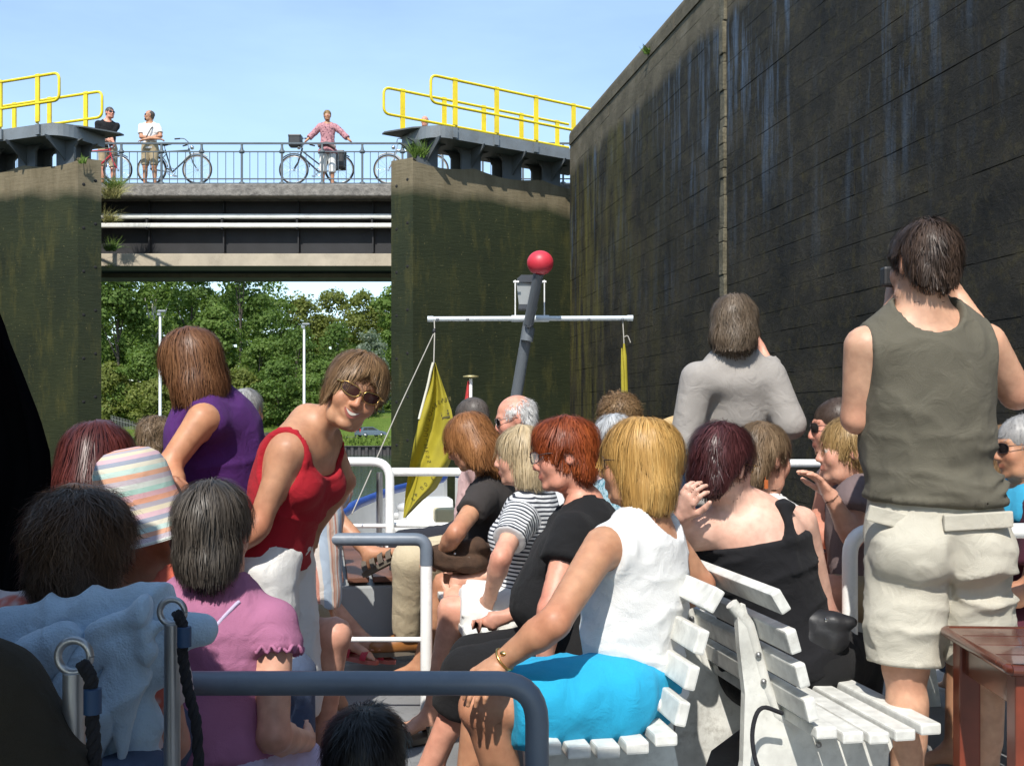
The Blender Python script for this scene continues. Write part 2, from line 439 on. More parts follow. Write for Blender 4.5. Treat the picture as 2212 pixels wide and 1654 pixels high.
def head_field(Fd, Hc, R, hs, sex='f', smile=False, jaw=1.0, ears=True, k=0.018):
    L = lambda x, y, z: Hc + R @ (A(x, y, z) * hs)
    S = lambda *r: A(*r) * hs
    Fd.ell(L(0, -0.016, 0.032), S(0.074, 0.094, 0.082), R, k, tag='head')
    Fd.ell(L(0, 0.022, -0.03), S(0.060, 0.064, 0.080), R, k * 1.6, tag='head')
    Fd.cap(L(-0.028, 0.040, -0.085), L(0.028, 0.040, -0.085), 0.026 * hs * jaw, 0.026 * hs * jaw, k * 1.5, tag='head')
    Fd.ell(L(0, 0.072, -0.094), S(0.022, 0.016, 0.016), R, k, tag='head')
    for s in (-1, 1):
        Fd.ell(L(0.035 * s, 0.060, -0.024), S(0.027, 0.024, 0.032), R, k * 1.2, tag='head')
        Fd.cap(L(0.010 * s, 0.078, 0.027), L(0.043 * s, 0.064, 0.026), 0.009 * hs, 0.007 * hs, 0.016 * hs, tag='head')
        Fd.ell(L(0.031 * s, 0.096, 0.007), S(0.017, 0.0135, 0.010), R, 0.010 * hs, True)
        Fd.ell(L(0.030 * s, 0.073, 0.005), S(0.0135, 0.0135, 0.0125), R, 0.004 * hs, tag='head')
    Fd.cap(L(0, 0.080, 0.020), L(0, 0.1015, -0.026), 0.0075 * hs, 0.0105 * hs, 0.012 * hs, tag='head')
    for s in (-1, 1): Fd.ell(L(0.011 * s, 0.093, -0.030), S(0.0085, 0.011, 0.0075), R, 0.007 * hs, tag='head')
    Fd.ell(L(0, 0.080, -0.056), S(0.028, 0.010, 0.02), R, 0.014 * hs, tag='head')
    if smile:
        for s in (-1, 1): Fd.ell(L(0.040 * s, 0.064, -0.028), S(0.021, 0.019, 0.021), R, 0.014 * hs, tag='head')
    else:
        for z, rr in ((-0.054, 0.0045), (-0.063, 0.0055)):
            for s in (-1, 1): Fd.cap(L(0, 0.0905, z), L(0.022 * s, 0.080, -0.059), rr * hs, 0.003 * hs, 0.005 * hs, tag='head')
    if ears:
        for s in (-1, 1):
            Re = R @ np.array(ypr(-s * 22)); 
            Fd.ell(L(0.074 * s, -0.010, -0.004), S(0.009, 0.019, 0.032), Re, 0.006 * hs, tag='head')
            Fd.ell(L(0.083 * s, -0.004, -0.002), S(0.007, 0.010, 0.020), Re, 0.005 * hs, True)
def hand_field(Fd, W, hd, pn, side, hs=1.0, curl=(0.35, 0.5, 0.4), spread=0.10, thumb=0.6, each=None):
    """palm and five fingers; side = +1 puts the thumb on hd x pn"""
    y = nrm(hd); z = nrm(pn - y * (pn @ y)); x = np.cross(y, z) * side
    L = lambda a: W + (x * a[0] + y * a[1] + z * a[2]) * hs
    Fd.ell(L((0, 0.05, 0)), A(0.040, 0.050, 0.015) * hs, np.stack([x, y, z], 1), 0.012, tag='hand')
    Fd.cap(W, L((0, 0.03, 0)), 0.025 * hs, 0.024 * hs, 0.015, tag='hand', flat=(z, 0.7))
    for i, (fx, ln) in enumerate(((0.030, 0.072), (0.010, 0.082), (-0.011, 0.076), (-0.030, 0.060))):
        c = curl if each is None else each[i]
        p = A(fx, 0.088 - abs(fx) * 0.25, 0); a = 0.0; sp = fx * spread * 10; q = p
        for j, fr in enumerate((0.45, 0.31, 0.24)):
            a += c[j]; n = q + A(math.sin(sp) * math.cos(a), math.cos(a) * math.cos(sp), math.sin(a)) * ln * fr
            Fd.cap(L(q), L(n), (0.0092 - 0.001 * j) * hs, (0.0084 - 0.001 * j) * hs, 0.004, tag='hand'); q = n
    p = A(0.026, 0.022, 0.002); a = thumb
    m1 = p + A(math.sin(a), math.cos(a) * 0.9, 0.25) * 0.042; m2 = m1 + A(math.sin(a * 0.6), math.cos(a * 0.6), 0.35) * 0.032; m3 = m2 + A(math.sin(a * 0.3), math.cos(a * 0.3), 0.3) * 0.024
    Fd.cap(L(p), L(m1), 0.015 * hs, 0.0115 * hs, 0.012, tag='hand'); Fd.cap(L(m1), L(m2), 0.011 * hs, 0.010 * hs, 0.004, tag='hand'); Fd.cap(L(m2), L(m3), 0.010 * hs, 0.008 * hs, 0.004, tag='hand')

def hair_part(par, base, Hc, R, hs, name, st, mat, seed):
    """hair volume with locks laid over it; st = style settings in head space"""
    L = lambda a: Hc + R @ (np.asarray(a, float) * hs)
    Fh = Field()
    for q in st['vol']:
        if len(q[0]) == 3 and len(q) == 2: Fh.ell(L(q[0]), A(*q[1]) * hs, R, 0.025 * hs)
        else: Fh.cap(L(q[0]), L(q[1]), q[2] * hs, q[3] * hs, 0.03 * hs, flat=(R[:, 1], 0.7) if len(q) > 4 else None)
    for q in st.get('cut', []): Fh.ell(L(q[0]), A(*q[1]) * hs, R, 0.012 * hs, True)
    res = st.get('res', 0.009)
    v, q = Fh.mesh(res, st.get('cap', -0.005) * hs)
    if len(q) == 0: return None
    n = vnormals(v, q); crown = L(st.get('crown', (0, -0.03, 0.13)))
    loc = ((v - Hc) @ R) / hs
    az = np.arctan2(loc[:, 0], -loc[:, 1])
    streak = vnoise(np.stack([az * 7, loc[:, 2] * 7, np.zeros(len(v))], 1), 1.0, seed) * 0.6 + vnoise(np.stack([az * 18, loc[:, 2] * 10, np.ones(len(v))], 1), 1.0, seed) * 0.4
    lump = st.get('lump', 0.009)
    v = v + n * (streak * lump * 0.6 * hs + vnoise(v, 26, seed) * lump * 0.5)[:, None]
    tint = np.clip(0.34 + streak * 0.16, 0, 1)  # cap tinted darker than the strands, painting shade into gaps between locks
    g = np.random.default_rng(seed); K = 5; ns = int(st.get('n', 1500) * st.get('dens', 1.75))
    root = v[g.integers(0, len(v), ns)] + g.normal(size=(ns, 3)) * res * 0.4; down = nrm(A(0, 0, -1) * 0.8 - R[:, 2] * 0.4)
    ln = st.get('len', 0.07) * hs * (0.55 + 0.8 * g.random(ns)); w = st.get('w', 0.0035) * 0.50 * hs * (0.6 + 0.8 * g.random(ns))
    lift = st.get('lift', 0.006) * 1.25 * hs * g.random(ns) ** 1.6; mess = st.get('mess', 0.15); grav = st.get('grav', 0.9); curl = st.get('curl', 0.0) * hs
    fly = g.random(ns) < st.get('fly', 0.13)
    def grad(p):
        e = 0.004; d0 = Fh.ev(p); gr = np.stack([Fh.ev(p + A(*(e * (i == j) for j in range(3)))) - d0 for i in range(3)], 1) / e
        return d0, gr / (np.linalg.norm(gr, axis=1, keepdims=True) + 1e-9)
    pts = []; nor = []; p = root.copy(); rd = g.normal(size=(ns, 3)) * mess * 0.6; ph = g.random(ns) * 6.28
    d0, gr = grad(p); sweep = np.asarray(st.get('sweep', (0, 0, 0)), float); sweep = R @ sweep
    clump = np.stack([vnoise(root, 32, seed + i) for i in range(3)], 1) * mess * 1.6
    hung = np.zeros(ns); hang = st.get('hang', 0.016) * hs
    for j in range(K):
        pts.append(p.copy()); nor.append(gr.copy())
        rad = p - crown; rad = rad / (np.linalg.norm(rad, axis=1, keepdims=True) + 1e-9)
        dr = rad * (1 - grav * 0.5) + down * grav + rd + sweep + clump
        free = np.clip(-gr[:, 2] * 1.6 - 0.2, 0, 1)
        dr = dr - gr * ((dr * gr).sum(1) * 0.9 * (1 - free))[:, None]
        dr = dr / (np.linalg.norm(dr, axis=1, keepdims=True) + 1e-9)
        stp = ln / (K - 1) * np.clip(1 - hung, 0.04, 1); hung = hung + free * stp / (hang * (0.5 + g.random(ns))); p = p + dr * stp[:, None]
        if curl:
            sd = np.cross(dr, gr); p = p + (sd * np.cos(ph + j * 1.9)[:, None] + gr * np.sin(ph + j * 1.9)[:, None]) * curl
        d0, gr = grad(p); t = (j + 1) / (K - 1)
        want = lift * (0.3 + t) + 0.001 * hs + np.where(fly, 0.024 * hs * t * t, 0)
        p = p - gr * ((d0 - want) * np.where(fly, 0.35, 0.75) * (1 - 0.85 * np.clip(-gr[:, 2] * 1.6 - 0.2, 0, 1)))[:, None]
    pts = np.stack(pts, 1); nor = np.stack(nor, 1)
    # locks: strands draw together towards the tips
    nc = st.get('locks', 260); gi = g.integers(0, ns, nc); near = np.argmin(((root[:, None, :] - root[gi][None, :, :]) ** 2).sum(2), axis=1); gd = pts[gi[near]]
    ct = (np.linspace(0, 1, K) ** 0.8 * st.get('pull', 0.42))[None, :, None] * np.where(fly, 0.2, 1.0)[:, None, None]
    same = np.linalg.norm(gd[:, 0] - root, axis=1) < 0.05 * hs; ct = ct * same[:, None, None]
    pts = pts * (1 - ct) + gd * ct
    dv = np.gradient(pts, axis=1); sd = np.cross(dv, nor); sd = sd / (np.linalg.norm(sd, axis=2, keepdims=True) + 1e-9)
    tw = np.linspace(0, 1, K); ww = w[:, None] * (np.sin(np.clip(tw * 0.8 + 0.2, 0, 1) * math.pi) * 0.8 + 0.2)[None, :]
    a = pts + sd * ww[..., None] / 2; b = pts - sd * ww[..., None] / 2
    sv = np.stack([a, b], 2).reshape(-1, 3)
    i0 = (np.arange(ns)[:, None] * K + np.arange(K - 1)[None, :]).ravel() * 2
    sq = np.stack([i0, i0 + 1, i0 + 3, i0 + 2], 1)
    fv, fq = join([(v, q), (sv, sq)])
    ltint = g.normal(0, 0.09, nc)[near] + 0.12 * vnoise(root, 9, seed + 8)
    tt = np.clip(0.47 + ltint + 0.12 * vnoise(root, 18, seed + 6) + g.normal(0, st.get('tvar', 0.09), ns), 0, 1); tt = (tt[:, None] * np.linspace(0.86, 1.08, K)[None, :]).ravel().repeat(2)
    return mesh_obj(name, fv, fq, mat, par, True, base, {'tint': np.concatenate([tint, tt])})

FACE = ((0, 0.128, -0.045), (0.078, 0.080, 0.092))
EARC = [((s * 0.096, 0.004, -0.014), (0.03, 0.03, 0.042)) for s in (-1, 1)]
def style(kind, **kw):
    S = {
        'short': dict(vol=[((0, -0.018, 0.036), (0.084, 0.106, 0.092)), ((0, -0.060, -0.030), (0.068, 0.048, 0.066))], cut=[FACE] + EARC, n=1500, len=0.055, w=0.0034, lift=0.008, mess=0.28),
        'crop': dict(vol=[((0, -0.017, 0.034), (0.077, 0.098, 0.086)), ((0, -0.055, -0.030), (0.060, 0.045, 0.060))], cut=[FACE] + EARC, n=1600, len=0.014, w=0.0026, lift=0.001, mess=0.35, lump=0.0015, cap=0.001, pull=0.0, tvar=0.05),
        'bob': dict(vol=[((0, -0.018, 0.036), (0.092, 0.110, 0.096)), ((0, -0.030, -0.050), (0.096, 0.084, 0.100))], cut=[FACE, ((0, 0.10, -0.13), (0.08, 0.09, 0.10))], n=1900, len=0.12, w=0.0038, lift=0.007, mess=0.10, hang=0.022),
        'long': dict(vol=[((0, -0.018, 0.036), (0.094, 0.112, 0.098)), ((0, -0.035, -0.05), (0.098, 0.086, 0.11)), ((0, -0.06, -0.06), (0, -0.075, -0.20), 0.085, 0.062)], cut=[FACE, ((0, 0.10, -0.14), (0.085, 0.09, 0.11))], n=2000, len=0.16, w=0.0038, lift=0.007, mess=0.09, hang=0.03),
        'curly': dict(vol=[((0, -0.02, 0.03), (0.108, 0.124, 0.108)), ((0, -0.045, -0.05), (0.096, 0.078, 0.07))], cut=[FACE], n=2200, len=0.06, w=0.005, lift=0.012, mess=0.8, curl=0.012, grav=0.3, lump=0.024, fly=0.3, pull=0.1, hang=0.05, tvar=0.16),
        'fuzz': dict(vol=[((0, -0.018, 0.03), (0.104, 0.122, 0.104)), ((0, -0.045, -0.06), (0.092, 0.074, 0.085))], cut=[FACE], n=2600, len=0.07, w=0.0028, lift=0.016, mess=0.45, curl=0.004, grav=0.7, lump=0.016, fly=0.4, pull=0.25, hang=0.03),
        'balding': dict(vol=[((0, -0.022, 0.026), (0.080, 0.098, 0.074)), ((0, -0.058, -0.030), (0.066, 0.048, 0.062))], cut=[FACE, ((0, 0.05, 0.105), (0.06, 0.10, 0.052)), ((0, 0.1, 0.05), (0.075, 0.07, 0.08))] + EARC, n=1300, len=0.035, w=0.003, lift=0.008, mess=0.3, fly=0.2),
    }[kind]
    S = dict(S); S.update(kw); return S

def person(label, head, neck, hip, yaw, hyaw=None, pitch=0, roll=0, sc=1.0, w=1.0, sex='f', pose='sit', skin='fair', J=None, wear=(), hair=None,
           hs=1.0, res=0.020, hres=0.0078, fine=(), bust=0.0, belly=1.0, smile=False, ears=True, floor=0.0, hands=None, cat='person', feet=None, legs=True, seed=1, kw_sh=1.0, group=None, tone2=None):
    J = dict(J or {}); hyaw = yaw if hyaw is None else hyaw
    head, neck, hip = map(lambda x: np.asarray(x, float), (head, neck, hip))
    base = A(hip[0], hip[1], floor)
    root = empty('person', base, label, cat, group)
    R = ypr(hyaw, pitch, roll); u = nrm(neck - hip); yr = math.radians(yaw); f0 = A(math.sin(yr), math.cos(yr), 0)
    r = nrm(np.cross(f0, u)); f = np.cross(u, r); T = np.linalg.norm(neck - hip); TR = np.stack([r, f, u], 1)
    Q = lambda a, b, c: hip + r * a + f * b + u * (c * T)
    ws = (0.178 if sex == 'm' else 0.158) * sc * kw_sh
    jt = {}
    for s, n in ((-1, 'L'), (1, 'R')):
        jt['S' + n] = J.get('S' + n, neck - u * 0.065 * sc + r * s * ws)
        jt['H' + n] = J.get('H' + n, hip + r * s * 0.09 * sc * w - u * 0.02)
        if pose == 'sit':
            jt['K' + n] = J.get('K' + n, jt['H' + n] + f0 * 0.41 * sc + r * s * 0.03 + A(0, 0, 0.0))
            fl = f0; jt['A' + n] = J.get('A' + n, A(*(jt['K' + n] + fl * 0.03)[:2], floor + 0.085 * sc))
        else:
            jt['A' + n] = J.get('A' + n, A(*(jt['H' + n] + r * s * 0.02)[:2], floor + 0.085 * sc))
            jt['K' + n] = J.get('K' + n, (jt['H' + n] * 0.5 + jt['A' + n] * 0.5) + f0 * 0.02)
        jt['E' + n] = J.get('E' + n, jt['S' + n] - u * 0.27 * sc + f * 0.06 + r * s * 0.05)
        dflt = jt['E' + n] + nrm(f * 0.8 - r * s * 0.25 - u * 0.25) * 0.24 * sc
        jt['W' + n] = J.get('W' + n, dflt)
    Fd = Field(); g = w
    # trunk
    Fd.ell(Q(0, 0, 0.04), A(0.165 * g, 0.118 * g, 0.125) * sc, TR, 0.05, tag='pelvis')
    Fd.ell(Q(0, 0.012 * belly, 0.36), A(0.140 * g, 0.105 * g * belly, 0.20 * T / 0.5 / sc) * sc, TR, 0.06, tag='torso')
    Fd.ell(Q(0, 0.0, 0.70), A(0.155 * g ** 0.6, 0.108 * g ** 0.7, 0.19 * T / 0.5 / sc) * sc, TR, 0.06, tag='torso')
    if belly > 1.15: Fd.ell(Q(0, 0.06 * belly, 0.30), A(0.12 * g, 0.085 * belly, 0.12) * sc, TR, 0.05, tag='torso')
    sl, sr = jt['SL'], jt['SR']
    Fd.cap(sl + (sr - sl) * 0.12 - u * 0.02, sr + (sl - sr) * 0.12 - u * 0.02, 0.056 * sc, 0.056 * sc, 0.05, tag='torso', flat=(u, 0.85))
    for n in 'LR': Fd.cap(neck + u * 0.02 * sc - f * 0.012, jt['S' + n] * 0.75 + neck * 0.25 - u * 0.01, (0.048 if sex == 'm' else 0.041) * sc, 0.038 * sc, 0.04, tag='torso')
    if bust > 0:
        for s in (-1, 1): Fd.ell(Q(0.075 * s * sc, 0.085 * sc, 0.62), A(0.068, 0.06, 0.068) * bust * sc, TR, 0.03, tag='torso')
    if pose == 'stand':
        for s in (-1, 1): Fd.ell(hip + r * s * 0.078 * sc * g - f * 0.055 * sc - u * 0.05 * sc, A(0.088, 0.082, 0.10) * sc * g, TR, 0.025, tag='pelvis')
    # neck and head
    hb = head + R @ (A(0, -0.022, -0.045) * hs)
    Fd.cap(neck - u * 0.02, hb, (0.059 if sex == 'm' else 0.047) * hs * g ** 0.4, (0.055 if sex == 'm' else 0.045) * hs, 0.03, tag='neck')
    head_field(Fd, head, R, hs, sex, smile, 1.12 if sex == 'm' else 1.0, ears)
    # limbs
    aw = g ** 0.6 * (1.0 if sex == 'm' else 0.90)
    for s, n in ((-1, 'L'), (1, 'R')):
        S_, E_, W_ = jt['S' + n], jt['E' + n], jt['W' + n]
        Fd.cap(S_, E_, 0.053 * sc * aw, 0.041 * sc * aw, 0.035, tag='uarm' + n)
        Fd.cap(E_, E_ * 0.72 + W_ * 0.28, 0.040 * sc * aw, 0.041 * sc * aw, 0.02, tag='farm' + n); Fd.cap(E_ * 0.72 + W_ * 0.28, W_, 0.041 * sc * aw, 0.0265 * sc, 0.02, tag='farm' + n)
        hd = nrm(W_ - E_); hv = (hands or {}).get(n, {})
        hd2 = nrm(np.asarray(hv.get('dir', hd), float)); pn = np.asarray(hv.get('palm', -r * s if abs(hd @ r) < 0.8 else -u), float)
        hand_field(Fd, W_, hd2, pn, hv.get('side', s), sc * (1.0 if sex == 'm' else 0.87), hv.get('curl', (0.35, 0.5, 0.4)), hv.get('spread', 0.10), hv.get('thumb', 0.6), hv.get('each'))
        if legs:
            H_, K_, A_ = jt['H' + n], jt['K' + n], jt['A' + n]
            Fd.cap(H_, K_, 0.088 * sc * g, 0.056 * sc * aw, 0.03, tag='thigh' + n)
            kn = K_ + nrm(K_ - (H_ + A_) / 2) * 0.008; Fd.ell(kn, A(0.052, 0.052, 0.056) * sc * aw, None, 0.02, tag='shin' + n)
            cf = K_ * 0.68 + A_ * 0.32; bk = nrm(((H_ + A_) / 2 - K_)); bk = nrm(bk - nrm(A_ - K_) * (bk @ nrm(A_ - K_))) if np.linalg.norm(bk) > 0.1 else -f0
            if (pose == 'stand'): bk = -f0
            Fd.cap(K_, A_, 0.052 * sc * aw, 0.036 * sc, 0.02, tag='shin' + n)
            Fd.cap(cf + bk * 0.018 * sc + nrm(K_ - A_) * 0.06, cf + bk * 0.016 * sc - nrm(K_ - A_) * 0.05, 0.046 * sc * aw, 0.04 * sc * aw, 0.03, tag='shin' + n)
            fd = nrm(np.asarray((feet or {}).get(n, f0), float)); up = A(0, 0, 1) - fd * fd[2]; up = nrm(up); fw = np.cross(fd, up)
            heel = A_ - up * 0.045 * sc - fd * 0.035 * sc
            jt['F' + n] = (A_, fd, up, fw)
            Fd.cap(A_, heel, 0.037 * sc, 0.032 * sc, 0.02, tag='foot' + n)
            Fd.cap(A_ + fd * 0.02 - up * 0.01, heel + fd * 0.17 * sc - up * 0.005, 0.036 * sc, 0.025 * sc, 0.03, tag='foot' + n, flat=(up, 0.9))
            for i, tx in enumerate((-0.028, -0.012, 0.002, 0.015, 0.027)):
                b0 = heel + fd * 0.165 * sc + fw * (tx * s * -1) * sc - up * 0.012 * sc
                Fd.cap(b0, b0 + fd * (0.052 - 0.006 * i) * sc, 0.0135 * sc if i == 0 else 0.010 * sc, 0.011 * sc if i == 0 else 0.008 * sc, 0.006, tag='foot' + n)
    # surface: body, finer head, finer hands
    pl = neck * 0.42 + hb * 0.58; pn_ = nrm(hb - neck)
    zones = [(head, 0.175 * hs, pl, pn_, hres)]
    for n in fine: zones.append((jt['W' + n] + nrm(np.asarray((hands or {}).get(n, {}).get('dir', jt['W' + n] - jt['E' + n]), float)) * 0.09 * sc, 0.15 * sc, jt['W' + n], nrm(np.asarray((hands or {}).get(n, {}).get('dir', jt['W' + n] - jt['E' + n]), float)), 0.0042))
    v, q = Fd.mesh(res); parts = []; c = v[q].mean(1); keep = np.ones(len(q), bool)
    for (ctr, rad, pp, pn2, rs) in zones:
        ins = (np.linalg.norm(c - ctr, axis=1) < rad) & ((c - pp) @ pn2 > 0); keep &= ~ins
        hv_, hq_ = Fd.mesh(rs, lo=ctr - rad - 0.02, hi=ctr + rad + 0.02)
        if len(hq_):
            hc = hv_[hq_].mean(1); m = (np.linalg.norm(hc - ctr, axis=1) < rad + 0.004) & ((hc - pp) @ pn2 > -0.004)
            if m.any():
                a, b, _ = compact(hv_, hq_[m]); parts.append((a, b))
    a, b, _ = compact(v, q[keep]); parts.insert(0, (a, b)); v, q = join(parts)
    # skin colour: the tone, with redder knuckles, knees, ears, cheeks, lips
    tone = np.array(TONES[skin] if isinstance(skin, str) else skin); col = np.tile(tone, (len(v), 1))
    col *= (1 + 0.10 * vnoise(v, 14, seed) + 0.07 * vnoise(v, 40, seed + 1) + 0.07 * vnoise(v, 110, seed + 2))[:, None]; col *= 1 + A(0.0, -0.06, -0.08) * vnoise(v, 9, seed + 3)[:, None]
    def redden(ctr, rad, amt):
        d = np.linalg.norm(v - ctr, axis=1); m = np.exp(-(d / rad) ** 2) * amt; return col * (1 - m[:, None] * A(0.05, 0.32, 0.34))
    for n in 'LR':
        for jn in ('E', 'K'): col = redden(jt[jn + n], 0.06, 0.8)
    l = ((v - head) @ R) / hs
    for ctr, rad, amt in (((0.04, 0.07, -0.02), 0.03, 0.8), ((-0.04, 0.07, -0.02), 0.03, 0.8), ((0, 0.115, -0.03), 0.02, 0.9), ((0.08, -0.01, 0), 0.03, 0.8), ((-0.08, -0.01, 0), 0.03, 0.8)):
        m = np.exp(-(np.linalg.norm(l - A(*ctr), axis=1) / rad) ** 2) * amt; col = col * (1 - m[:, None] * A(0.03, 0.2, 0.2))
    lipm = (np.abs(l[:, 0]) < (0.0 if smile else 0.027)) & (np.abs(l[:, 2] + 0.058) < (0.017 if smile else 0.0105)) & (l[:, 1] > 0.080 if not smile else l[:, 1] > 0.076)
    col[lipm] = col[lipm] * A(0.92, 0.70, 0.72)
    brow = (np.abs(np.abs(l[:, 0]) - 0.031) < 0.019) & (np.abs(l[:, 2] - 0.029 + 3 * (np.abs(l[:, 0]) - 0.031) ** 2 * 8) < 0.0045) & (l[:, 1] > 0.06); col[brow] *= A(0.45, 0.38, 0.34)
    eye = np.minimum(np.linalg.norm(l - A(0.030, 0.0745, 0.005), axis=1), np.linalg.norm(l - A(-0.030, 0.0745, 0.005), axis=1)); em = (eye < 0.0155) & (np.abs(l[:, 2] - 0.004) < 0.0065); col[em] = A(0.55, 0.5, 0.46)
    ir = np.minimum(np.linalg.norm(l - A(0.030, 0.0870, 0.005), axis=1), np.linalg.norm(l - A(-0.030, 0.0870, 0.005), axis=1)); col[ir < 0.0062] = A(0.05, 0.04, 0.035)
    if tone2 is not None: col = tone2(v, col, jt, dict(neck=neck, hip=hip, r=r, f=f, u=u, T=T, head=head))
    body = mesh_obj('body', v, q, skin_mat(), root, True, base, {'Col': np.clip(col, 0.004, 1)})
    ctx = dict(root=root, base=base, Fd=Fd, jt=jt, r=r, f=f, u=u, T=T, TR=TR, neck=neck, hip=hip, head=head, R=R, hs=hs, sc=sc, f0=f0, seed=seed, res=res, w=w)
    for gi, gm in enumerate(wear): garment(ctx, gm, seed + gi * 13)
    if hair is not None: hair_part(root, base, head, R, hs, 'hair', hair[0], hair[1], seed)
    return ctx

def on_body(ctx, p, off):
    """moves points onto the skin, off above it"""
    e = 0.004; Fd = ctx['Fd']
    for _ in range(5):
        d = Fd.ev(p); gr = np.stack([Fd.ev(p + A(*(e * (i == j) for j in range(3)))) - d for i in range(3)], 1) / e
        p = p - gr / (np.linalg.norm(gr, axis=1, keepdims=True) + 1e-9) * (d - off)[:, None]
    return p
def garment(ctx, gm, seed):
    """one piece of clothing over the body: top, bottom, shoes or sandals"""
    jt, r, f, u, T, TR, neck, hip, sc = (ctx[k] for k in ('jt', 'r', 'f', 'u', 'T', 'TR', 'neck', 'hip', 'sc'))
    Fg = Field(); t = gm['t']; infl = gm.get('infl', 0.012); gm = dict(gm); gm['g'] = max(gm.get('g', 1.0), ctx['w'])
    src = ctx['Fd'].p
    def take(tags, extra=0.0, cut=None, kmin=None, inf=None):
        for q in src:
            if q['tag'] in tags and not q['sub']:
                q2 = dict(q); m = (infl if inf is None else inf) + extra
                if q['t'] == 'c': q2['ra'] = q['ra'] + m; q2['rb'] = q['rb'] + m
                else: q2['r'] = q['r'] + m
                q2['lo'] = q['lo'] - m; q2['hi'] = q['hi'] + m; q2['cut'] = cut
                if kmin: q2['k'] = max(q['k'], kmin)
                Fg.p.append(q2)
    if t == 'top':
        hem = gm.get('hem', 0.05)
        take(('torso', 'pelvis') if hem < 0.45 else ('torso',))
        if gm.get('flare'): Fg.ell(hip + u * (hem * T + 0.04), A(0.19, 0.145, 0.10) * sc * gm['flare'], TR, 0.06)
        sv = gm.get('sleeve', 0)
        for s, n in ((-1, 'L'), (1, 'R')):
            S_, E_, W_ = jt['S' + n], jt['E' + n], jt['W' + n]; loose = gm.get('loose', 0.008)
            if sv > 0:
                if sv <= 1.0:
                    e = S_ + (E_ - S_) * sv; d = nrm(E_ - S_); Fg.cap(S_, e + d * 0.08, (0.054 * sc * ctx['w'] ** 0.6 + infl), (0.044 * sc * ctx['w'] ** 0.6 + infl + loose), gm.get('ak', 0.022), cut=[(e, d)])
                else:
                    e = E_ + (W_ - E_) * (sv - 1); d = nrm(W_ - E_)
                    Fg.cap(S_, E_, 0.056 * sc + infl, 0.046 * sc + infl + loose * 0.5, gm.get('ak', 0.022)); Fg.cap(E_, e + d * 0.05, 0.046 * sc + infl + loose * 0.5, 0.036 * sc + infl + loose, 0.02, cut=[(e, d)])
            elif gm.get('ah', True):
                o = r * s; a = gm.get('ahs', (0.03, 0.0, -0.035, 0.062, 0.10, 0.115))
                Fg.ell(S_ + o * a[0] * sc + f * a[1] * sc + u * a[2] * sc, A(*a[3:]) * sc, TR, 0.006, True)
        for a in gm.get('nk', [(0, 0.03, 0.03, 0.085, 0.10, 0.07)]):
            Fg.ell(neck + r * a[0] * sc + f * a[1] * sc + u * a[2] * sc, A(*a[3:]) * sc, TR, 0.005, True)
        if gm.get('topcut') is not None: Fg.plane(neck + u * gm['topcut'], gm.get('topn', u) if not isinstance(gm.get('topn'), tuple) else TR @ A(*gm['topn']))
        Fg.plane(hip + u * (hem * T), -u + f * gm.get('slant', 0) + r * gm.get('rslant', 0))
        for st in gm.get('straps', []):
            pts = np.array([neck + r * a[0] * sc + f * a[1] * sc + u * a[2] * sc for a in st['pts']])
            tt = np.linspace(0, len(pts) - 1, 22); pts = np.stack([np.interp(tt, np.arange(len(pts)), pts[:, i]) for i in range(3)], 1)
            pts = on_body(ctx, pts, 0.003)
            for a, b in zip(pts[:-1], pts[1:]): Fg.cap(a, b, st['r'], st['r'], 0.003)
    elif t == 'bottom':
        hem = gm.get('hem', 0.8); loose = gm.get('loose', 0.012)
        wst = gm.get('waist', 0.30)
        take(('pelvis',), inf=gm.get('winf', 0.010)); take(('torso',), inf=gm.get('winf', 0.010))
        for s, n in ((-1, 'L'), (1, 'R')):
            H_, K_, A_ = jt['H' + n], jt['K' + n], jt['A' + n]; hm = hem if np.isscalar(hem) else hem['LR'.index(n)]
            if hm <= 1.0:
                e = H_ + (K_ - H_) * hm; d = nrm(K_ - H_); rr = (0.088 + (0.058 - 0.088) * hm) * sc * gm.get('g', 1.0)
                Fg.cap(H_, e + d * 0.06, 0.088 * sc * gm.get('g', 1.0) + infl, rr + infl + loose, gm.get('lk', 0.022), cut=[(e, d)])
            else:
                e = K_ + (A_ - K_) * (hm - 1); d = nrm(A_ - K_)
                Fg.cap(H_, K_, 0.088 * sc * gm.get('g', 1.0) + infl, 0.060 * sc * gm.get('g', 1.0) + infl + loose * 0.6, gm.get('lk', 0.022))
                Fg.cap(K_, e + d * 0.05, 0.060 * sc * gm.get('g', 1.0) + infl + loose * 0.6, (0.060 - 0.018 * (hm - 1)) * sc + infl + loose, 0.03, cut=[(e, d)])
        if gm.get('skirt'):
            m0 = (jt['HL'] + jt['HR']) / 2; m1 = (jt['KL'] + jt['KR']) / 2; hm = hem if np.isscalar(hem) else hem[0]; d = nrm(m1 - m0); e = m0 + (m1 - m0) * hm
            Fg.cap(m0, e + d * 0.05, 0.10 * sc, 0.10 * sc, 0.06, cut=[(e, d)])
        Fg.plane(hip + u * (wst * T), u + f * gm.get('wslant', 0.0))
    elif t in ('shoe', 'sandal'):
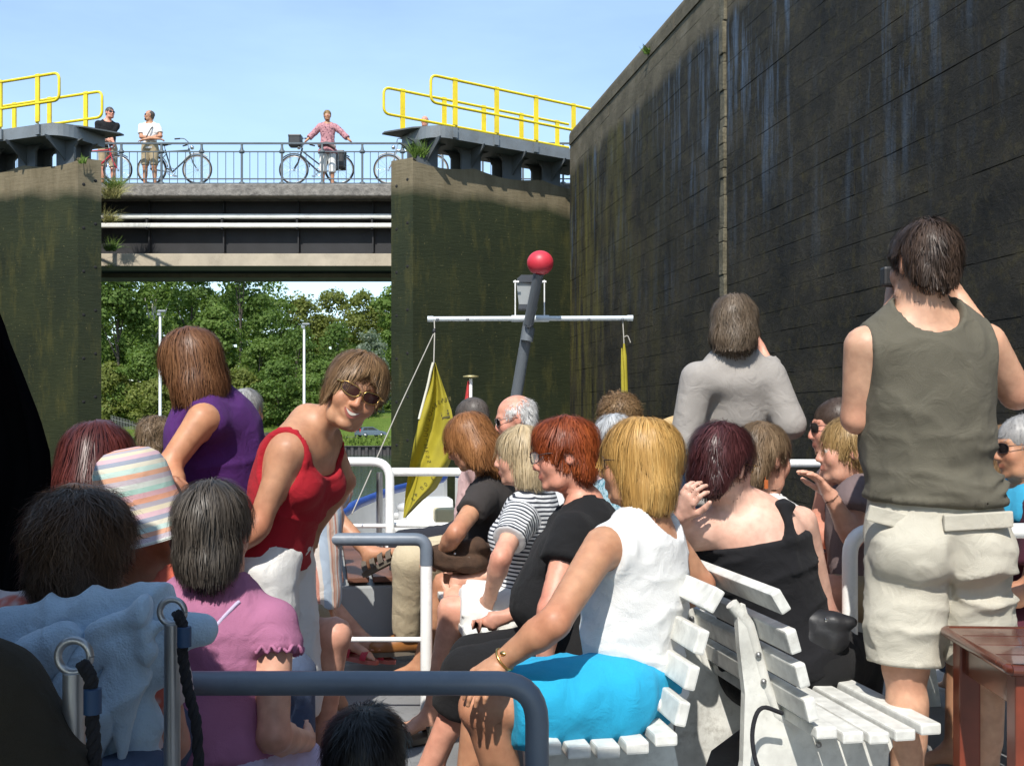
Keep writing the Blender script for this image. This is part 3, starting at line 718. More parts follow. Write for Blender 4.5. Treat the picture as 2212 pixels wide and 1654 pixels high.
        for n in gm.get('sides', 'LR'):
            A_, fd, up, fw = jt['F' + n]; s2 = -1 if n == 'L' else 1
            heel = A_ - up * 0.045 * sc - fd * 0.035 * sc; sole = heel - up * 0.034 * sc
            Fs = Field()
            if t == 'shoe':
                Fs.cap(heel - up * 0.0, heel + fd * 0.19 * sc - up * 0.004, 0.044 * sc, 0.038 * sc, 0.02, flat=(up, 0.9)); Fs.cap(heel + up * 0.02, A_ + up * 0.0, 0.044 * sc, 0.042 * sc, 0.03)
                Fs.cap(heel + fd * 0.04 + up * 0.02, heel + fd * 0.12 * sc + up * 0.005, 0.045 * sc, 0.04 * sc, 0.03)
                Fs.plane(A_ + up * gm.get('top', 0.0), up); Fs.plane(sole + up * 0.008, -up)
                vv, qq = Fs.mesh(0.006); 
                if len(qq): mesh_obj('shoe', vv, qq, gm['m'], ctx['root'], True, ctx['base'])
            else:
                for fr, wd, hh in gm.get('bands', ((0.055, 0.042, 0.06), (0.15, 0.046, 0.04), (0.0, 0.045, 0.055))):
                    b = MB(); c0 = heel + fd * fr * sc; pts = []
                    for k in range(11):
                        a = math.pi * (k / 10); pts.append(c0 + fw * math.cos(a) * wd * sc + up * (math.sin(a) * hh * sc - 0.028 * sc))
                    for off in (-0.011, -0.004, 0.004, 0.011): b.tube([p + fd * off for p in pts], 0.0048, 6)
                    b.build('strap', gm['m'], ctx['root'], ctx['base'])
            out = [(-0.045, 0.02), (-0.052, 0.0), (-0.045, -0.03), (0.03, -0.034), (0.12, -0.046), (0.19, -0.036), (0.225, -0.008), (0.22, 0.016), (0.18, 0.036), (0.10, 0.038), (0.03, 0.033)]
            b = MB(); b.prism([(x * sc, y * sc * s2 * -1) for x, y in out][:: (1 if s2 < 0 else -1)], sole - up * 0.002, fd, np.cross(up, fd), 0.022 * sc)
            b.build('sole', gm.get('ms', gm['m']), ctx['root'], ctx['base'])
        return
    res = gm.get('res', max(0.008, ctx['res'] * 0.85) if (t == 'top' or ctx['res'] < 0.011) else 0.019); v, q = Fg.mesh(res)
    if len(q) == 0: return
    v = smooth_mesh(v, q, 3, 0.5); n = vnormals(v, q); l = (v - hip) @ TR
    d = np.zeros(len(v))
    for fo in gm.get('fold', [(0.012, (3, 3, 11), 1, (0.15, 0.35)), (0.010, (9, 9, 4), 2, (0.75, 0.5)), (0.005, (16, 16, 10), 3)]):
        amp, sc3, sd = fo[:3]
        if len(fo) > 3: amp = amp * np.exp(-((l[:, 2] / T - fo[3][0]) / fo[3][1]) ** 2)
        wv = l + 0.05 * np.stack([vnoise(l, 6, seed + i) for i in range(3)], 1) + 0.012 * np.stack([vnoise(l, 22, seed + i) for i in range(3)], 1)
        nv = vnoise(wv * A(*sc3), 1.0, seed + sd); d += amp * ((1 - np.abs(nv)) ** 2.6 - 0.38)
    ed = np.full(len(v), 1.0)
    for qq in Fg.p:
        if qq['sub']: ed = np.minimum(ed, np.abs(Field.dist(qq, v)))
        elif qq.get('cut'):
            for (pt, nn_) in qq['cut']: ed = np.minimum(ed, np.where(np.linalg.norm(v - pt, axis=1) < 0.16 * sc, np.abs((v - pt) @ nn_), 1.0))
    d = d * np.clip(ed / 0.03, 0.25, 1) + 0.0032 * np.clip((0.014 - ed) / 0.004, 0, 1)
    if t == 'top': d = d + 0.008 * np.clip((0.05 - ((v - hip) @ u - gm.get('hem', 0.05) * T)) / 0.05, 0, 1)
    v = v + n * np.maximum(d, -0.6 * infl)[:, None]
    st = l[:, 2].copy()
    if t == 'top':
        for s, nn in ((-1, 'L'), (1, 'R')):
            S_, E_ = jt['S' + nn], jt['E' + nn]; dd = nrm(E_ - S_); al = (v - S_) @ dd; pr = np.linalg.norm(v - S_ - np.clip(al, 0, 0.4)[:, None] * dd, axis=1)
            m = (pr < 0.085 * sc) & (al > 0.015); st[m] = al[m]
    else:
        for nn in 'LR':
            H_, K_ = jt['H' + nn], jt['K' + nn]; dd = nrm(K_ - H_); m = ((v - (jt['HL'] + jt['HR']) / 2) @ (r * (-1 if nn == 'L' else 1)) > 0)
            sd = nrm(np.cross(dd, f + u * 0.3)); st[m] = ((v - H_) @ sd)[m] if gm.get('along') else st[m]
    mesh_obj(gm.get('n', {'top': 'shirt', 'bottom': 'trousers'}[t]), v, q, gm['m'], ctx['root'], True, ctx['base'], {'st': st})

def specs(ctx, mf, ml, wid=0.027, hgt=0.019, y=0.096, z=0.008, name='glasses', tr=0.0014, wing=0.0):
    """spectacles on a head: rims, bridge and arms, lenses as a sub-part"""
    Hc, R, hs = ctx['head'], ctx['R'], ctx['hs']; L = lambda a, b, c: Hc + R @ (A(a, b, c) * hs)
    b = MB(); ln = MB()
    for s in (-1, 1):
        pts = []
        for k in range(17):
            a = 2 * math.pi * k / 16; ex = 0.75; xx = math.copysign(abs(math.cos(a)) ** ex, math.cos(a)) * wid; zz = math.copysign(abs(math.sin(a)) ** ex, math.sin(a)) * hgt
            pts.append(L(s * 0.0335 + xx, y - 10 * (s * 0.0335 + xx) ** 2 * 0.55, z + zz + wing * max(0, s * xx)))
        b.tube(pts, tr * hs, 6, cap=False); c = L(s * 0.0335, y - 0.004, z)
        ln.add([c] + pts[:-1], [(0, 1 + i, 1 + (i + 1) % 16) for i in range(16)], True)
        b.tube([L(s * (0.0335 + wid), y - 0.018, z + 0.006 + wing * wid), L(s * 0.076, 0.07, z + 0.008), L(s * 0.082, -0.005, z + 0.004), L(s * 0.08, -0.02, z - 0.012)], (tr * 1.2 + wing * 0.012) * hs, 6)
    b.tube([L(-0.008, y - 0.002, z + 0.004), L(0, y + 0.004, z + 0.006), L(0.008, y - 0.002, z + 0.004)], tr * hs, 6)
    o = b.build(name, mf, ctx['root'], ctx['base']); ln.build('lens', ml, o, ctx['base']); return o
# ------------------------------------------------------------------ the place: water, ground, lock walls, gates, bridge, wood
def pos(t):
    g = t.nodes.new('ShaderNodeNewGeometry'); return g.outputs['Position']
def pmap(t, scale):
    m = t.nodes.new('ShaderNodeMapping'); m.inputs['Scale'].default_value = scale; t.links.new(pos(t), m.inputs['Vector']); return m.outputs['Vector']
def zband(t, z0, z1, wob=0.12, ws=1.2):
    """0 below z0, 1 above z1, with an uneven edge"""
    s = t.nodes.new('ShaderNodeSeparateXYZ'); t.links.new(pos(t), s.inputs[0])
    a = N(t, 'ShaderNodeMath', operation='MULTIPLY_ADD'); a.inputs[1].default_value = wob; t.links.new(noise(t, pmap(t, (ws, ws, ws * 0.5)), 1.0, 5), a.inputs[0]); t.links.new(s.outputs['Z'], a.inputs[2])
    m = N(t, 'ShaderNodeMapRange'); m.inputs['From Min'].default_value = z0 + wob / 2; m.inputs['From Max'].default_value = z1 + wob / 2; t.links.new(a.outputs[0], m.inputs['Value']); return m.outputs[0]

WATER_Z = -3.7
m_, t_, b_ = new_mat('canal_water'); b_.inputs['Base Color'].default_value = (0.028, 0.05, 0.028, 1); b_.inputs['Roughness'].default_value = 0.06; b_.inputs['IOR'].default_value = 1.33
n1 = noise(t_, pmap(t_, (0.5, 1.6, 1)), 1.1, 5, 0.6); bump(t_, b_, n1, 0.55, 0.12); MATS['water'] = m_
w_ = mesh_obj('water', [(-320, -60, WATER_Z), (320, -60, WATER_Z), (320, 146, WATER_Z), (-320, 146, WATER_Z)], [(0, 1, 2, 3)], m_, smooth=False); tag(w_, kind='structure')

# ground beyond the canal: bank, road, slope up to the wood, and on to the horizon
m_, t_, b_ = new_mat('bank_grass'); v = pmap(t_, (1, 1, 1))
g1 = ramp(t_, noise(t_, v, 0.35, 5), [(0.3, (0.07, 0.12, 0.02)), (0.55, (0.13, 0.19, 0.035)), (0.75, (0.2, 0.21, 0.06))])
t_.links.new(mixc(t_, noise(t_, v, 3, 4), g1, (0.09, 0.14, 0.025)), b_.inputs['Base Color']); b_.inputs['Roughness'].default_value = 0.95; b_.inputs['Specular IOR Level'].default_value = 0.1
bump(t_, b_, noise(t_, v, 4, 4), 1.0, 0.4); MATS['grass'] = m_
def gh(x, y):
    z = -1.32
    if y < 147: z = -2.5 + (y - 143.2) / 3.8 * 1.18
    elif y > 151: z = -1.32 + min(1.0, (y - 151) / 16) * 4.2 * (0.75 + 0.25 * math.sin(x * 0.03 + 1)) + max(0, y - 167) * 0.03
    return z + 0.12 * math.sin(x * 0.7 + y) * (y > 150)
ys = [143.2, 144.4, 145.8, 147, 149, 151, 153, 155, 158, 161, 164, 167, 175, 190, 220, 300, 600, 1200, 2500]
xs = list(np.linspace(-300, 300, 181)); xs = [-3000, -900] + xs + [900, 3000]
gv = [(x, y, gh(x, y)) for y in ys for x in xs]; nx_ = len(xs)
gf = [(j * nx_ + i, j * nx_ + i + 1, (j + 1) * nx_ + i + 1, (j + 1) * nx_ + i) for j in range(len(ys) - 1) for i in range(nx_ - 1)]
tag(mesh_obj('ground', gv, gf, MATS['grass']), kind='structure')
road = MB(); road.add([(-300, 147.6, -1.30), (300, 147.6, -1.30), (300, 150.8, -1.30), (-300, 150.8, -1.30)], [(0, 1, 2, 3)])
tag(road.build('road', plain('asphalt', (0.16, 0.15, 0.13), 0.9, 0.15, 2, bmp=0.2)), kind='structure')
tuft = MB(); g = random.Random(4)
for i in range(1500):
    x = g.uniform(-62, 14); y = g.uniform(143.0, 146.8); z = gh(x, y); h = g.uniform(0.25, 0.7); a = g.uniform(0, 6.28); dx, dy = math.cos(a) * 0.16, math.sin(a) * 0.16
    tuft.add([(x - dx, y - dy, z - 0.05), (x + dx, y + dy, z - 0.05), (x + dx * 0.4 + g.uniform(-.1, .1), y + dy, z + h), (x - dx * 0.5, y - dy, z + h * 0.8)], [(0, 1, 2, 3)])
tag(tuft.build('bank_grass', MATS['grass']), 'rough grass growing along the far canal bank', 'grass', kind='stuff')
# sheet piling along the far bank
pm = plain('sheet_pile', (0.045, 0.04, 0.04), 0.7, 0.4, 1.5, bmp=0.3)
sp = MB(); x = -66.0; i = 0; prof = []
while x < 16:
    dy = 0.0 if i % 2 == 0 else 0.28; prof += [(x, 143.2 - dy), (x + 0.36, 143.2 - dy)]; x += 0.5; i += 1
n_ = len(prof); sp.add([(a, b, WATER_Z - 0.3) for a, b in prof] + [(a, b, -2.5) for a, b in prof], [(k, k + 1, n_ + k + 1, n_ + k) for k in range(n_ - 1)])
sp.box((-25, 143.05, -2.47), (82, 0.5, 0.1))
tag(sp.build('piled_wall', pm), 'dark steel sheet piling along the far bank below the grass', 'wall')

# ---- right lock wall
WA = nrm(A(-0.1835, 1, 0)); WN = nrm(A(-1, -0.1835, 0)); WX0 = 5.0
def WP(y, z, out=0.0): return A(WX0 - 0.1835 * y, y, z) + WN * out
RW = np.stack([WA, -WN, A(0, 0, 1)], 1)         # along, into the wall, up
W_END = 20.7; W_TOP = 7.19; DRY = 6.27
def wall_mat(name, dark=1.0, mossy=0.5, streak=1.0):
    m, t, b = new_mat(name); p1 = pmap(t, (1, 1, 1))
    n1 = noise(t, p1, 1.6, 7, 0.65); n2 = noise(t, p1, 9, 5, 0.7)
    wet = ramp(t, n1, [(0.3, A(0.012, 0.0115, 0.010) * dark), (0.5, A(0.027, 0.0245, 0.019) * dark), (0.72, A(0.055, 0.047, 0.032) * dark)])
    wet = mixc(t, ramp(t, n2, [(0.50, 0.0), (0.72, mossy)]), wet, (0.075, 0.062, 0.022))
    st = noise(t, pmap(t, (5.0, 5.0, 0.55)), 1.0, 6, 0.7); big = noise(t, pmap(t, (0.6, 0.6, 0.5)), 1.0, 3)
    s = t.nodes.new('ShaderNodeSeparateXYZ'); t.links.new(pos(t), s.inputs[0])
    hr = N(t, 'ShaderNodeMapRange'); hr.inputs['From Min'].default_value = 2.6; hr.inputs['From Max'].default_value = 5.6; t.links.new(s.outputs['Z'], hr.inputs['Value'])
    sm = N(t, 'ShaderNodeMath', operation='MULTIPLY'); t.links.new(ramp(t, st, [(0.50, 0.0), (0.66, 0.9 * streak)]), sm.inputs[0]); t.links.new(ramp(t, big, [(0.38, 0.0), (0.58, 1.0)]), sm.inputs[1])
    s2 = N(t, 'ShaderNodeMath', operation='MULTIPLY'); t.links.new(sm.outputs[0], s2.inputs[0]); t.links.new(hr.outputs[0], s2.inputs[1])
    wet = mixc(t, s2.outputs[0], wet, (0.10, 0.145, 0.21))
    yr = N(t, 'ShaderNodeMapRange'); yr.inputs['From Min'].default_value = 14.2; yr.inputs['From Max'].default_value = 19.8; t.links.new(s.outputs['Y'], yr.inputs['Value'])
    al = N(t, 'ShaderNodeMath', operation='MULTIPLY'); t.links.new(yr.outputs[0], al.inputs[0]); t.links.new(ramp(t, noise(t, pmap(t, (2.6, 2.6, 0.35)), 1.0, 6, 0.7), [(0.46, 0.0), (0.66, 0.9)]), al.inputs[1])
    wet = mixc(t, al.outputs[0], wet, (0.125, 0.11, 0.028))
    dry = ramp(t, n1, [(0.3, (0.075, 0.065, 0.045)), (0.55, (0.14, 0.12, 0.085)), (0.8, (0.22, 0.195, 0.15))])
    dry = mixc(t, ramp(t, n2, [(0.55, 0.0), (0.75, 0.5)]), dry, (0.1, 0.1, 0.04))
    z = zband(t, DRY - 0.12, DRY + 0.08, 0.5, 1.5)
    t.links.new(mixc(t, z, wet, dry), b.inputs['Base Color'])
    t.links.new(ramp(t, z, [(0.0, 0.75), (1.0, 0.9)]), b.inputs['Roughness']); b.inputs['Specular IOR Level'].default_value = 0.22
    bump(t, b, noise(t, p1, 15, 8, 0.75), 0.8, 0.035); MATS[name] = m; return m
wm = wall_mat('lock_masonry')
rw = empty('lock_wall', WP(12, WATER_Z), 'tall dark wet masonry lock wall with pale coping, right side', 'wall')
wb0 = A(*rw.location)
core = MB()
L0 = -14.0
c = WP((L0 + W_END) / 2, (W_TOP - 0.45 + WATER_Z - 1) / 2) - WN * 1.04
core.box(c, ((W_END - L0) / WA[1] - 0.06, 2.0, W_TOP - 0.45 - WATER_Z + 1), RW)
core.build('core', plain('wall_joint', (0.016, 0.016, 0.015), 0.9, 0.3, 4, bmp=0.5, kind='Object'), rw, wb0)
# stone blocks: nearest ones single, the rest joined
CH = 0.228; blocks = []; g = random.Random(11)
zc = W_TOP - 0.37 - CH
row = 0
while zc > -0.4:
    y = 5.2 + (0.32 if row % 2 else 0.0); 
    while y < W_END - 0.2:
        ln = g.uniform(0.58, 0.86); y2 = min(y + ln, W_END)
        if W_END - y2 < 0.3: y2 = W_END
        blocks.append(((y + y2) / 2, zc + CH / 2, (y2 - y) / WA[1], g.uniform(-0.002, 0.003))); y = y2
    zc -= CH; row += 1
PIL = 5.0 / ((1570 - 1106) / F + 0.1835)
def block_mesh(k):
    bm = bmesh.new(); bmesh.ops.create_cube(bm, size=1)
    rr = random.Random(100 + k)
    for v in bm.verts: v.co = Vector((v.co.x + rr.uniform(-.006, .006), v.co.y, v.co.z + rr.uniform(-.02, .02)))
    bmesh.ops.bevel(bm, geom=[e for e in bm.edges if all(v.co.y < 0 for v in e.verts)], offset=0.009, segments=1, affect='EDGES')
    me = bpy.data.meshes.new('stone_block'); bm.to_mesh(me); bm.free(); me.materials.append(wm); return me
bms = [block_mesh(k) for k in range(6)]
eye = A(0, 0, CAMZ)
blocks.sort(key=lambda q: -(q[2] / np.linalg.norm(WP(q[0], q[1]) - eye) ** 2 * (WN @ nrm(eye - WP(q[0], q[1])))))
inview = []; rest = []
for q in blocks:
    p = WP(q[0], q[1]); px = CX + p[0] / p[1] * F; py = HZ - (p[2] - CAMZ) / p[1] * F
    (inview if (px < 2260 and -40 < py < 1100) else rest).append(q)
for q in inview[:300]:
    o = bpy.data.objects.new('stone_block', bms[g.randrange(6)]); COL.objects.link(o); o.parent = rw
    o.location = tuple(WP(q[0], q[1], q[3]) - WN * 0.10 - wb0); o.rotation_euler = (g.uniform(-.003, .003), g.uniform(-.0015, .0015), math.atan2(WA[1], WA[0])); o.scale = (q[2] + 0.001, 0.26, CH - 0.003)
mb = MB()
for q in inview[300:] + rest:
    mb.box(WP(q[0], q[1], q[3]) - WN * 0.10, (q[2] + 0.001, 0.26, CH - 0.003), RW)
tag(mb.build('stone_blocks', wm, rw, wb0), kind='stuff')
# coping slabs with a rounded arris
cpm = wm
y = L0
while y < W_END:
    y2 = min(y + 1.9, W_END); 
    if W_END - y2 < 0.8: y2 = W_END
    pr = [(0.05, 0), (0.05, 0.17)] + [(0.05 - 0.20 * (1 - math.cos(a)), 0.17 + 0.20 * math.sin(a)) for a in np.linspace(0.2, math.pi / 2, 7)] + [(-1.6, 0.37), (-1.6, 0)]
    b = MB(); o_ = WP((y + y2) / 2, W_TOP - 0.37); b.prism(pr, o_, WN, A(0, 0, 1), (y2 - y) / WA[1] - 0.015); b.build('coping_slab', cpm, rw, wb0); y = y2
# worn vertical joint strip
b = MB(); zz = 0.0; g2 = random.Random(5)
while zz < W_TOP - 0.45:
    h = g2.uniform(0.10, 0.42); wd = 0.135 + g2.uniform(-0.022, 0.022); b.box(WP(PIL, zz + h / 2, 0.012 + g2.uniform(-0.012, 0.016)), (wd, 0.12, h - 0.006), RW, 0.012); zz += h
m_, t_, b_ = new_mat('joint_strip'); p1 = pmap(t_, (1, 1, 1))
t_.links.new(ramp(t_, noise(t_, p1, 4, 6, 0.7), [(0.35, (0.06, 0.052, 0.03)), (0.6, (0.15, 0.13, 0.085)), (0.8, (0.26, 0.23, 0.17))]), b_.inputs['Base Color']); b_.inputs['Roughness'].default_value = 0.85; bump(t_, b_, noise(t_, p1, 30, 5), 0.8, 0.02)
b.build('joint_strip', m_, rw, wb0)
# end of the wall (gate recess) and ground behind it
b = MB(); b.box(WP(W_END, 1.0) + WA * -0.4 - WN * 4.2, (0.78, 6, 2 * (W_TOP - 0.5 - 1.0)), RW); b.build('end_face', wm, rw, wb0)
b = MB(); b.box(WP(14, W_TOP - 0.6) - WN * 21.6, (70, 40, 0.5), RW); tag(b.build('quay_ground', MATS['grass']), kind='structure')
# small weeds in the coping joints
leafm = plain('leaf_fresh', (0.15, 0.24, 0.045), 0.6, 0.3, 6, spec=0.2)
def weed(p, n, ln, spread, seed, up=A(0, 0, 1), w=0.02, m=None, droop=0.5, label=None, name='weed_tuft', cat='plant'):
    g = random.Random(seed); b = MB(); p = np.asarray(p, float)
    for i in range(n):
        d = nrm(up + A(g.uniform(-1, 1), g.uniform(-1, 1), g.uniform(-0.4, 0.6)) * spread); L = ln * g.uniform(0.4, 1.0); s = nrm(np.cross(d, A(g.random(), g.random(), 0.3))); q = p + A(g.uniform(-1, 1), g.uniform(-.4, .4), g.uniform(-.3, .3)) * ln * 0.28
        pts = [q]
        for k in range(4): d = nrm(d + A(0, 0, -droop * 0.25)); pts.append(pts[-1] + d * L / 4)
        v = []
        for k, x in enumerate(pts): ww = w * (1 - k / 4.2); v += [x - s * ww, x + s * ww]
        b.add(v, [(2 * k, 2 * k + 1, 2 * k + 3, 2 * k + 2) for k in range(4)])
    o = b.build(name, m or leafm)
    if label: tag(o, label, cat)
    return o
weed(WP(15.6, 6.86, 0.05), 40, 0.22, 0.9, 3, label='small green weed growing from the coping joint of the lock wall')

# ---- left lock wall, outside the picture
lw = MB(); lc = A(-11.9 - 0.1835 * 8, 8, 1.6); lw.box(lc, (40, 1.6, 11.2), np.stack([WA, -WN, A(0, 0, 1)], 1)); tag(lw.build('lock_wall', wm), 'dark masonry lock wall opposite, beyond the left picture edge', 'wall')

# ---- gates
def gate_mat(name):
    m, t, b = new_mat(name); p1 = pmap(t, (1, 1, 1))
    n1 = noise(t, p1, 0.9, 6, 0.6); n2 = noise(t, pmap(t, (3.2, 3.2, 0.8)), 1.0, 6, 0.7); n3 = noise(t, p1, 22, 4, 0.7)
    wet = ramp(t, n1, [(0.3, (0.010, 0.015, 0.006)), (0.6, (0.019, 0.025, 0.009)), (0.8, (0.032, 0.036, 0.013))])
    wet = mixc(t, ramp(t, n2, [(0.52, 0.0), (0.74, 0.8)]), wet, (0.060, 0.056, 0.014))
    wet = mixc(t, ramp(t, n3, [(0.64, 0.0), (0.70, 0.6)]), wet, (0.17, 0.15, 0.06))
    dry = ramp(t, n2, [(0.3, (0.11, 0.088, 0.05)), (0.6, (0.18, 0.148, 0.092)), (0.8, (0.14, 0.115, 0.04))])
    z = zband(t, 5.70, 5.95, 0.55, 0.9)
    s = t.nodes.new('ShaderNodeSeparateXYZ'); t.links.new(pos(t), s.inputs[0])
    t.links.new(mixc(t, z, wet, dry), b.inputs['Base Color']); b.inputs['Roughness'].default_value = 0.75; b.inputs['Specular IOR Level'].default_value = 0.3
    bump(t, b, noise(t, pmap(t, (1, 1, 6)), 4, 5, 0.6), 0.5, 0.02); MATS[name] = m; return m
gm_ = gate_mat('gate_algae')
steel = plain('walkway_steel', (0.155, 0.175, 0.19), 0.55, 0.15, 3, bmp=0.1, grime=0.7); steel_d = plain('bracket_steel', (0.085, 0.095, 0.10), 0.6, 0.2, 3, bmp=0.1)
yel = plain('yellow_rail_paint', (0.76, 0.58, 0.015), 0.45, 0.10, 3, grime=0.8, gcol=(0.22, 0.11, 0.03))
holem = plain('bolt_hole', (0.008, 0.008, 0.008), 0.9, 0.1)
def gate(label, front, D, post, ztop, side, nlen, t_off, bo=-0.68):
    """front = front corner at the mitre end, D = direction of the leaf towards its hinge; side +1 = leaf runs to the right"""
    D = nrm(D); NF = nrm(A(D[1], -D[0], 0)) * (1 if side > 0 else -1)          # towards the camera
    if NF[1] > 0: NF = -NF
    root = empty('lock_gate', (front[0], front[1], WATER_Z), label, 'lock gate'); rb = A(*root.location)
    U = A(0, 0, 1); LEN = nlen; Rg = np.stack([D, -NF, U], 1); zb = WATER_Z - 0.5
    q = lambda t, o, z: A(front[0], front[1], 0) + D * t + NF * o + U * z
    # leaf of horizontal planks of plate; wavy top edge where it is worn
    n = 26; pts = []
    for i in range(n + 1):
        tt = LEN * i / n; pts.append((tt, ztop - 0.10 * abs(math.sin(tt * 1.9 + 0.4)) - 0.02 * i / n))
    b = MB(); poly = [(0.0, zb)] + [(LEN, zb)] + pts[::-1]
    b.prism(poly if side > 0 else poly[::-1], q(0, -0.25, 0), D, U, 0.5); b.build('leaf', gm_, root, rb)
    # mitre post
    pp = [np.array(x) for x in post]; b = MB(); m4 = len(pp)
    b.add([A(x[0], x[1], zb) for x in pp] + [A(x[0], x[1], ztop + 0.02) for x in pp], [tuple(range(m4 - 1, -1, -1)), tuple(range(m4, 2 * m4))] + [(i, (i + 1) % m4, m4 + (i + 1) % m4, m4 + i) for i in range(m4)])
    b.build('mitre_post', gm_, root, rb)
    e0, e1 = A(*pp[0], 0), A(*pp[1], 0); en = nrm(A((e1 - e0)[1], -(e1 - e0)[0], 0)); en = en if en[1] < 0 else -en; edir = nrm(e1 - e0); wdt = np.linalg.norm(e1 - e0)
    Re = np.stack([edir, U, -en], 1)
    for i, z in enumerate(np.arange(ztop - 0.35, -1.5, -0.86)):
        for fr in (0.25, 0.75):
            b = MB(); b.lathe(e0 + edir * wdt * fr + U * (z - 0.2 * fr) + en * 0.004, [(0.001, 0.0), (0.03, 0.0), (0.036, 0.008), (0.036, 0.02)], 10, np.stack([edir, np.cross(en, edir), en], 1) * A(1, 1, -1)); b.build('bolt_hole', holem, root, rb)
    # walkway: box girder with a rounded nose, plate on top
    zw = 7.08; o0, o1 = -0.75, 0.42; nose = t_off
    ol = [(LEN + 0.3, o0), (LEN + 0.3, o1)] + [(nose + 0.45 - 0.45 * math.sin(a), o1 - 0.45 + 0.45 * math.cos(a)) for a in np.linspace(0, math.pi / 2, 8)] + [(nose, o0)]
    b = MB(); 
    a3 = [q(t, o, zw - 0.02) for t, o in ol]; b3 = [q(t, o, zw - 0.25) for t, o in ol]; k3 = len(ol)
    b.add(a3 + b3, [tuple(range(k3)), tuple(range(2 * k3 - 1, k3 - 1, -1))] + [(i, k3 + i, k3 + (i + 1) % k3, (i + 1) % k3) for i in range(k3)], False); b.build('walkway', steel, root, rb)
    b = MB(); tip = [(LEN + 0.3, o0 - 0.1), (LEN + 0.3, o1 - 0.08), (nose + 0.3, o1 - 0.1), (nose - 0.1, o1 - 0.5), (nose - 0.42, o0 + 0.05), (nose - 0.40, o0 - 0.1)]
    a3 = [q(t, o, zw + 0.012) for t, o in tip]; b3 = [q(t, o, zw - 0.016) for t, o in tip]; k3 = len(tip)
    b.add(a3 + b3, [tuple(range(k3)), tuple(range(2 * k3 - 1, k3 - 1, -1))] + [(i, k3 + i, k3 + (i + 1) % k3, (i + 1) % k3) for i in range(k3)]); b.build('deck_plate', steel_d, root, rb)
    # brackets: steel cross frames with round-cornered openings between them
    bt = [0.35 + i * 1.02 for i in range(int((LEN - 0.3) / 1.02) + 1)]
    for i, tt in enumerate(bt):
        wv = 0.46; zt = zw - 0.25; zl = ztop - 0.12
        ol = [(-wv / 2 - 0.20, zt), (wv / 2 + 0.20, zt), (wv / 2 + 0.07, zt - 0.05), (wv / 2, zt - 0.14), (wv / 2, zl), (-wv / 2, zl), (-wv / 2, zt - 0.14), (-wv / 2 - 0.07, zt - 0.05)]
        b = MB(); b.prism(ol, q(tt, -0.05, 0), D, U, 0.05); b.prism(ol, q(tt, -0.45, 0), D, U, 0.05)
        b.box(q(tt, -0.25, (zt + zl) / 2), (0.05, 0.36, zt - zl), Rg); b.box(q(tt, -0.25, zl + 0.02), (wv, 0.44, 0.04), Rg)
        b.prism([(0.0, 0), (0.5, 0), (0.45, -0.08), (0.06, -0.34), (0, -0.4)], q(tt, -0.02, zw - 0.25), NF, U, 0.03)
        b.build('bracket', steel_d, root, rb)
    # yellow railings
    for (o, ts, r0, nm) in ((o1 + 0.03, [0.55 + nose + 0.98 * i for i in range(int((LEN - nose) / 0.98))], nose + 0.0, 'front'), (o0 + 0.02, [nose + bo + 0.43 + 0.98 * i for i in range(int((LEN - nose) / 0.98) + 1)], nose + bo, 'back')):
        zt = 7.99; zm = 7.46
        for tt in ts:
            b = MB(); b.box(q(tt, o, (zw - 0.22 + zt) / 2 + 0.14), (0.10, 0.035, zt - zw + 0.02), Rg); b.box(q(tt + 0.048, o - 0.035, (zw + zt) / 2), (0.016, 0.07, zt - zw), Rg); b.build('rail_post', yel, root, rb)
            if nm == 'front':
                b = MB(); b.box(q(tt, o, zw - 0.13), (0.102, 0.037, 0.20), Rg); b.build('post_foot', steel, root, rb)
        end = LEN + 0.3
        path = bend([q(end, o, zt), q(r0, o, zt), q(r0, o, zm), q(end, o, zm)], 0.14, 6)
        b = MB(); b.tube(path, 0.028, 10); b.build('hand_rail', yel, root, rb)
    return root
D_r = nrm(A(0.829, 0.559, 0))
fr = P(892, 905, 20.2)
gate('right lock gate leaf with algae, grey walkway and yellow railings', fr, D_r, [tuple(fr[:2]), tuple(P(845, 905, 20.5)[:2]), tuple(P(852, 905, 21.2)[:2]), tuple(P(912, 905, 21.0)[:2])], 6.44, 1, 4.1, 0.15, -0.42)
fl = P(168, 905, 20.2)
gate('left lock gate leaf with dark algae, rounded grey walkway and yellow railings', fl, nrm(A(-0.93, 0.37, 0)), [tuple(P(219, 905, 20.45)[:2]), tuple(fl[:2]), tuple(P(150, 905, 21.0)[:2]), tuple(P(214, 905, 21.2)[:2])], 6.44, -1, 4.6, 0.02, 0.06)
weed(P(905, 338, 20.35), 260, 0.42, 0.9, 8, w=0.010, droop=0.3, label='bright green weed tuft sprouting on top of the right gate post', cat='plant')
weed(P(176, 352, 20.1), 30, 0.22, 0.8, 9, w=0.014, label='tiny green weed on the left gate edge')

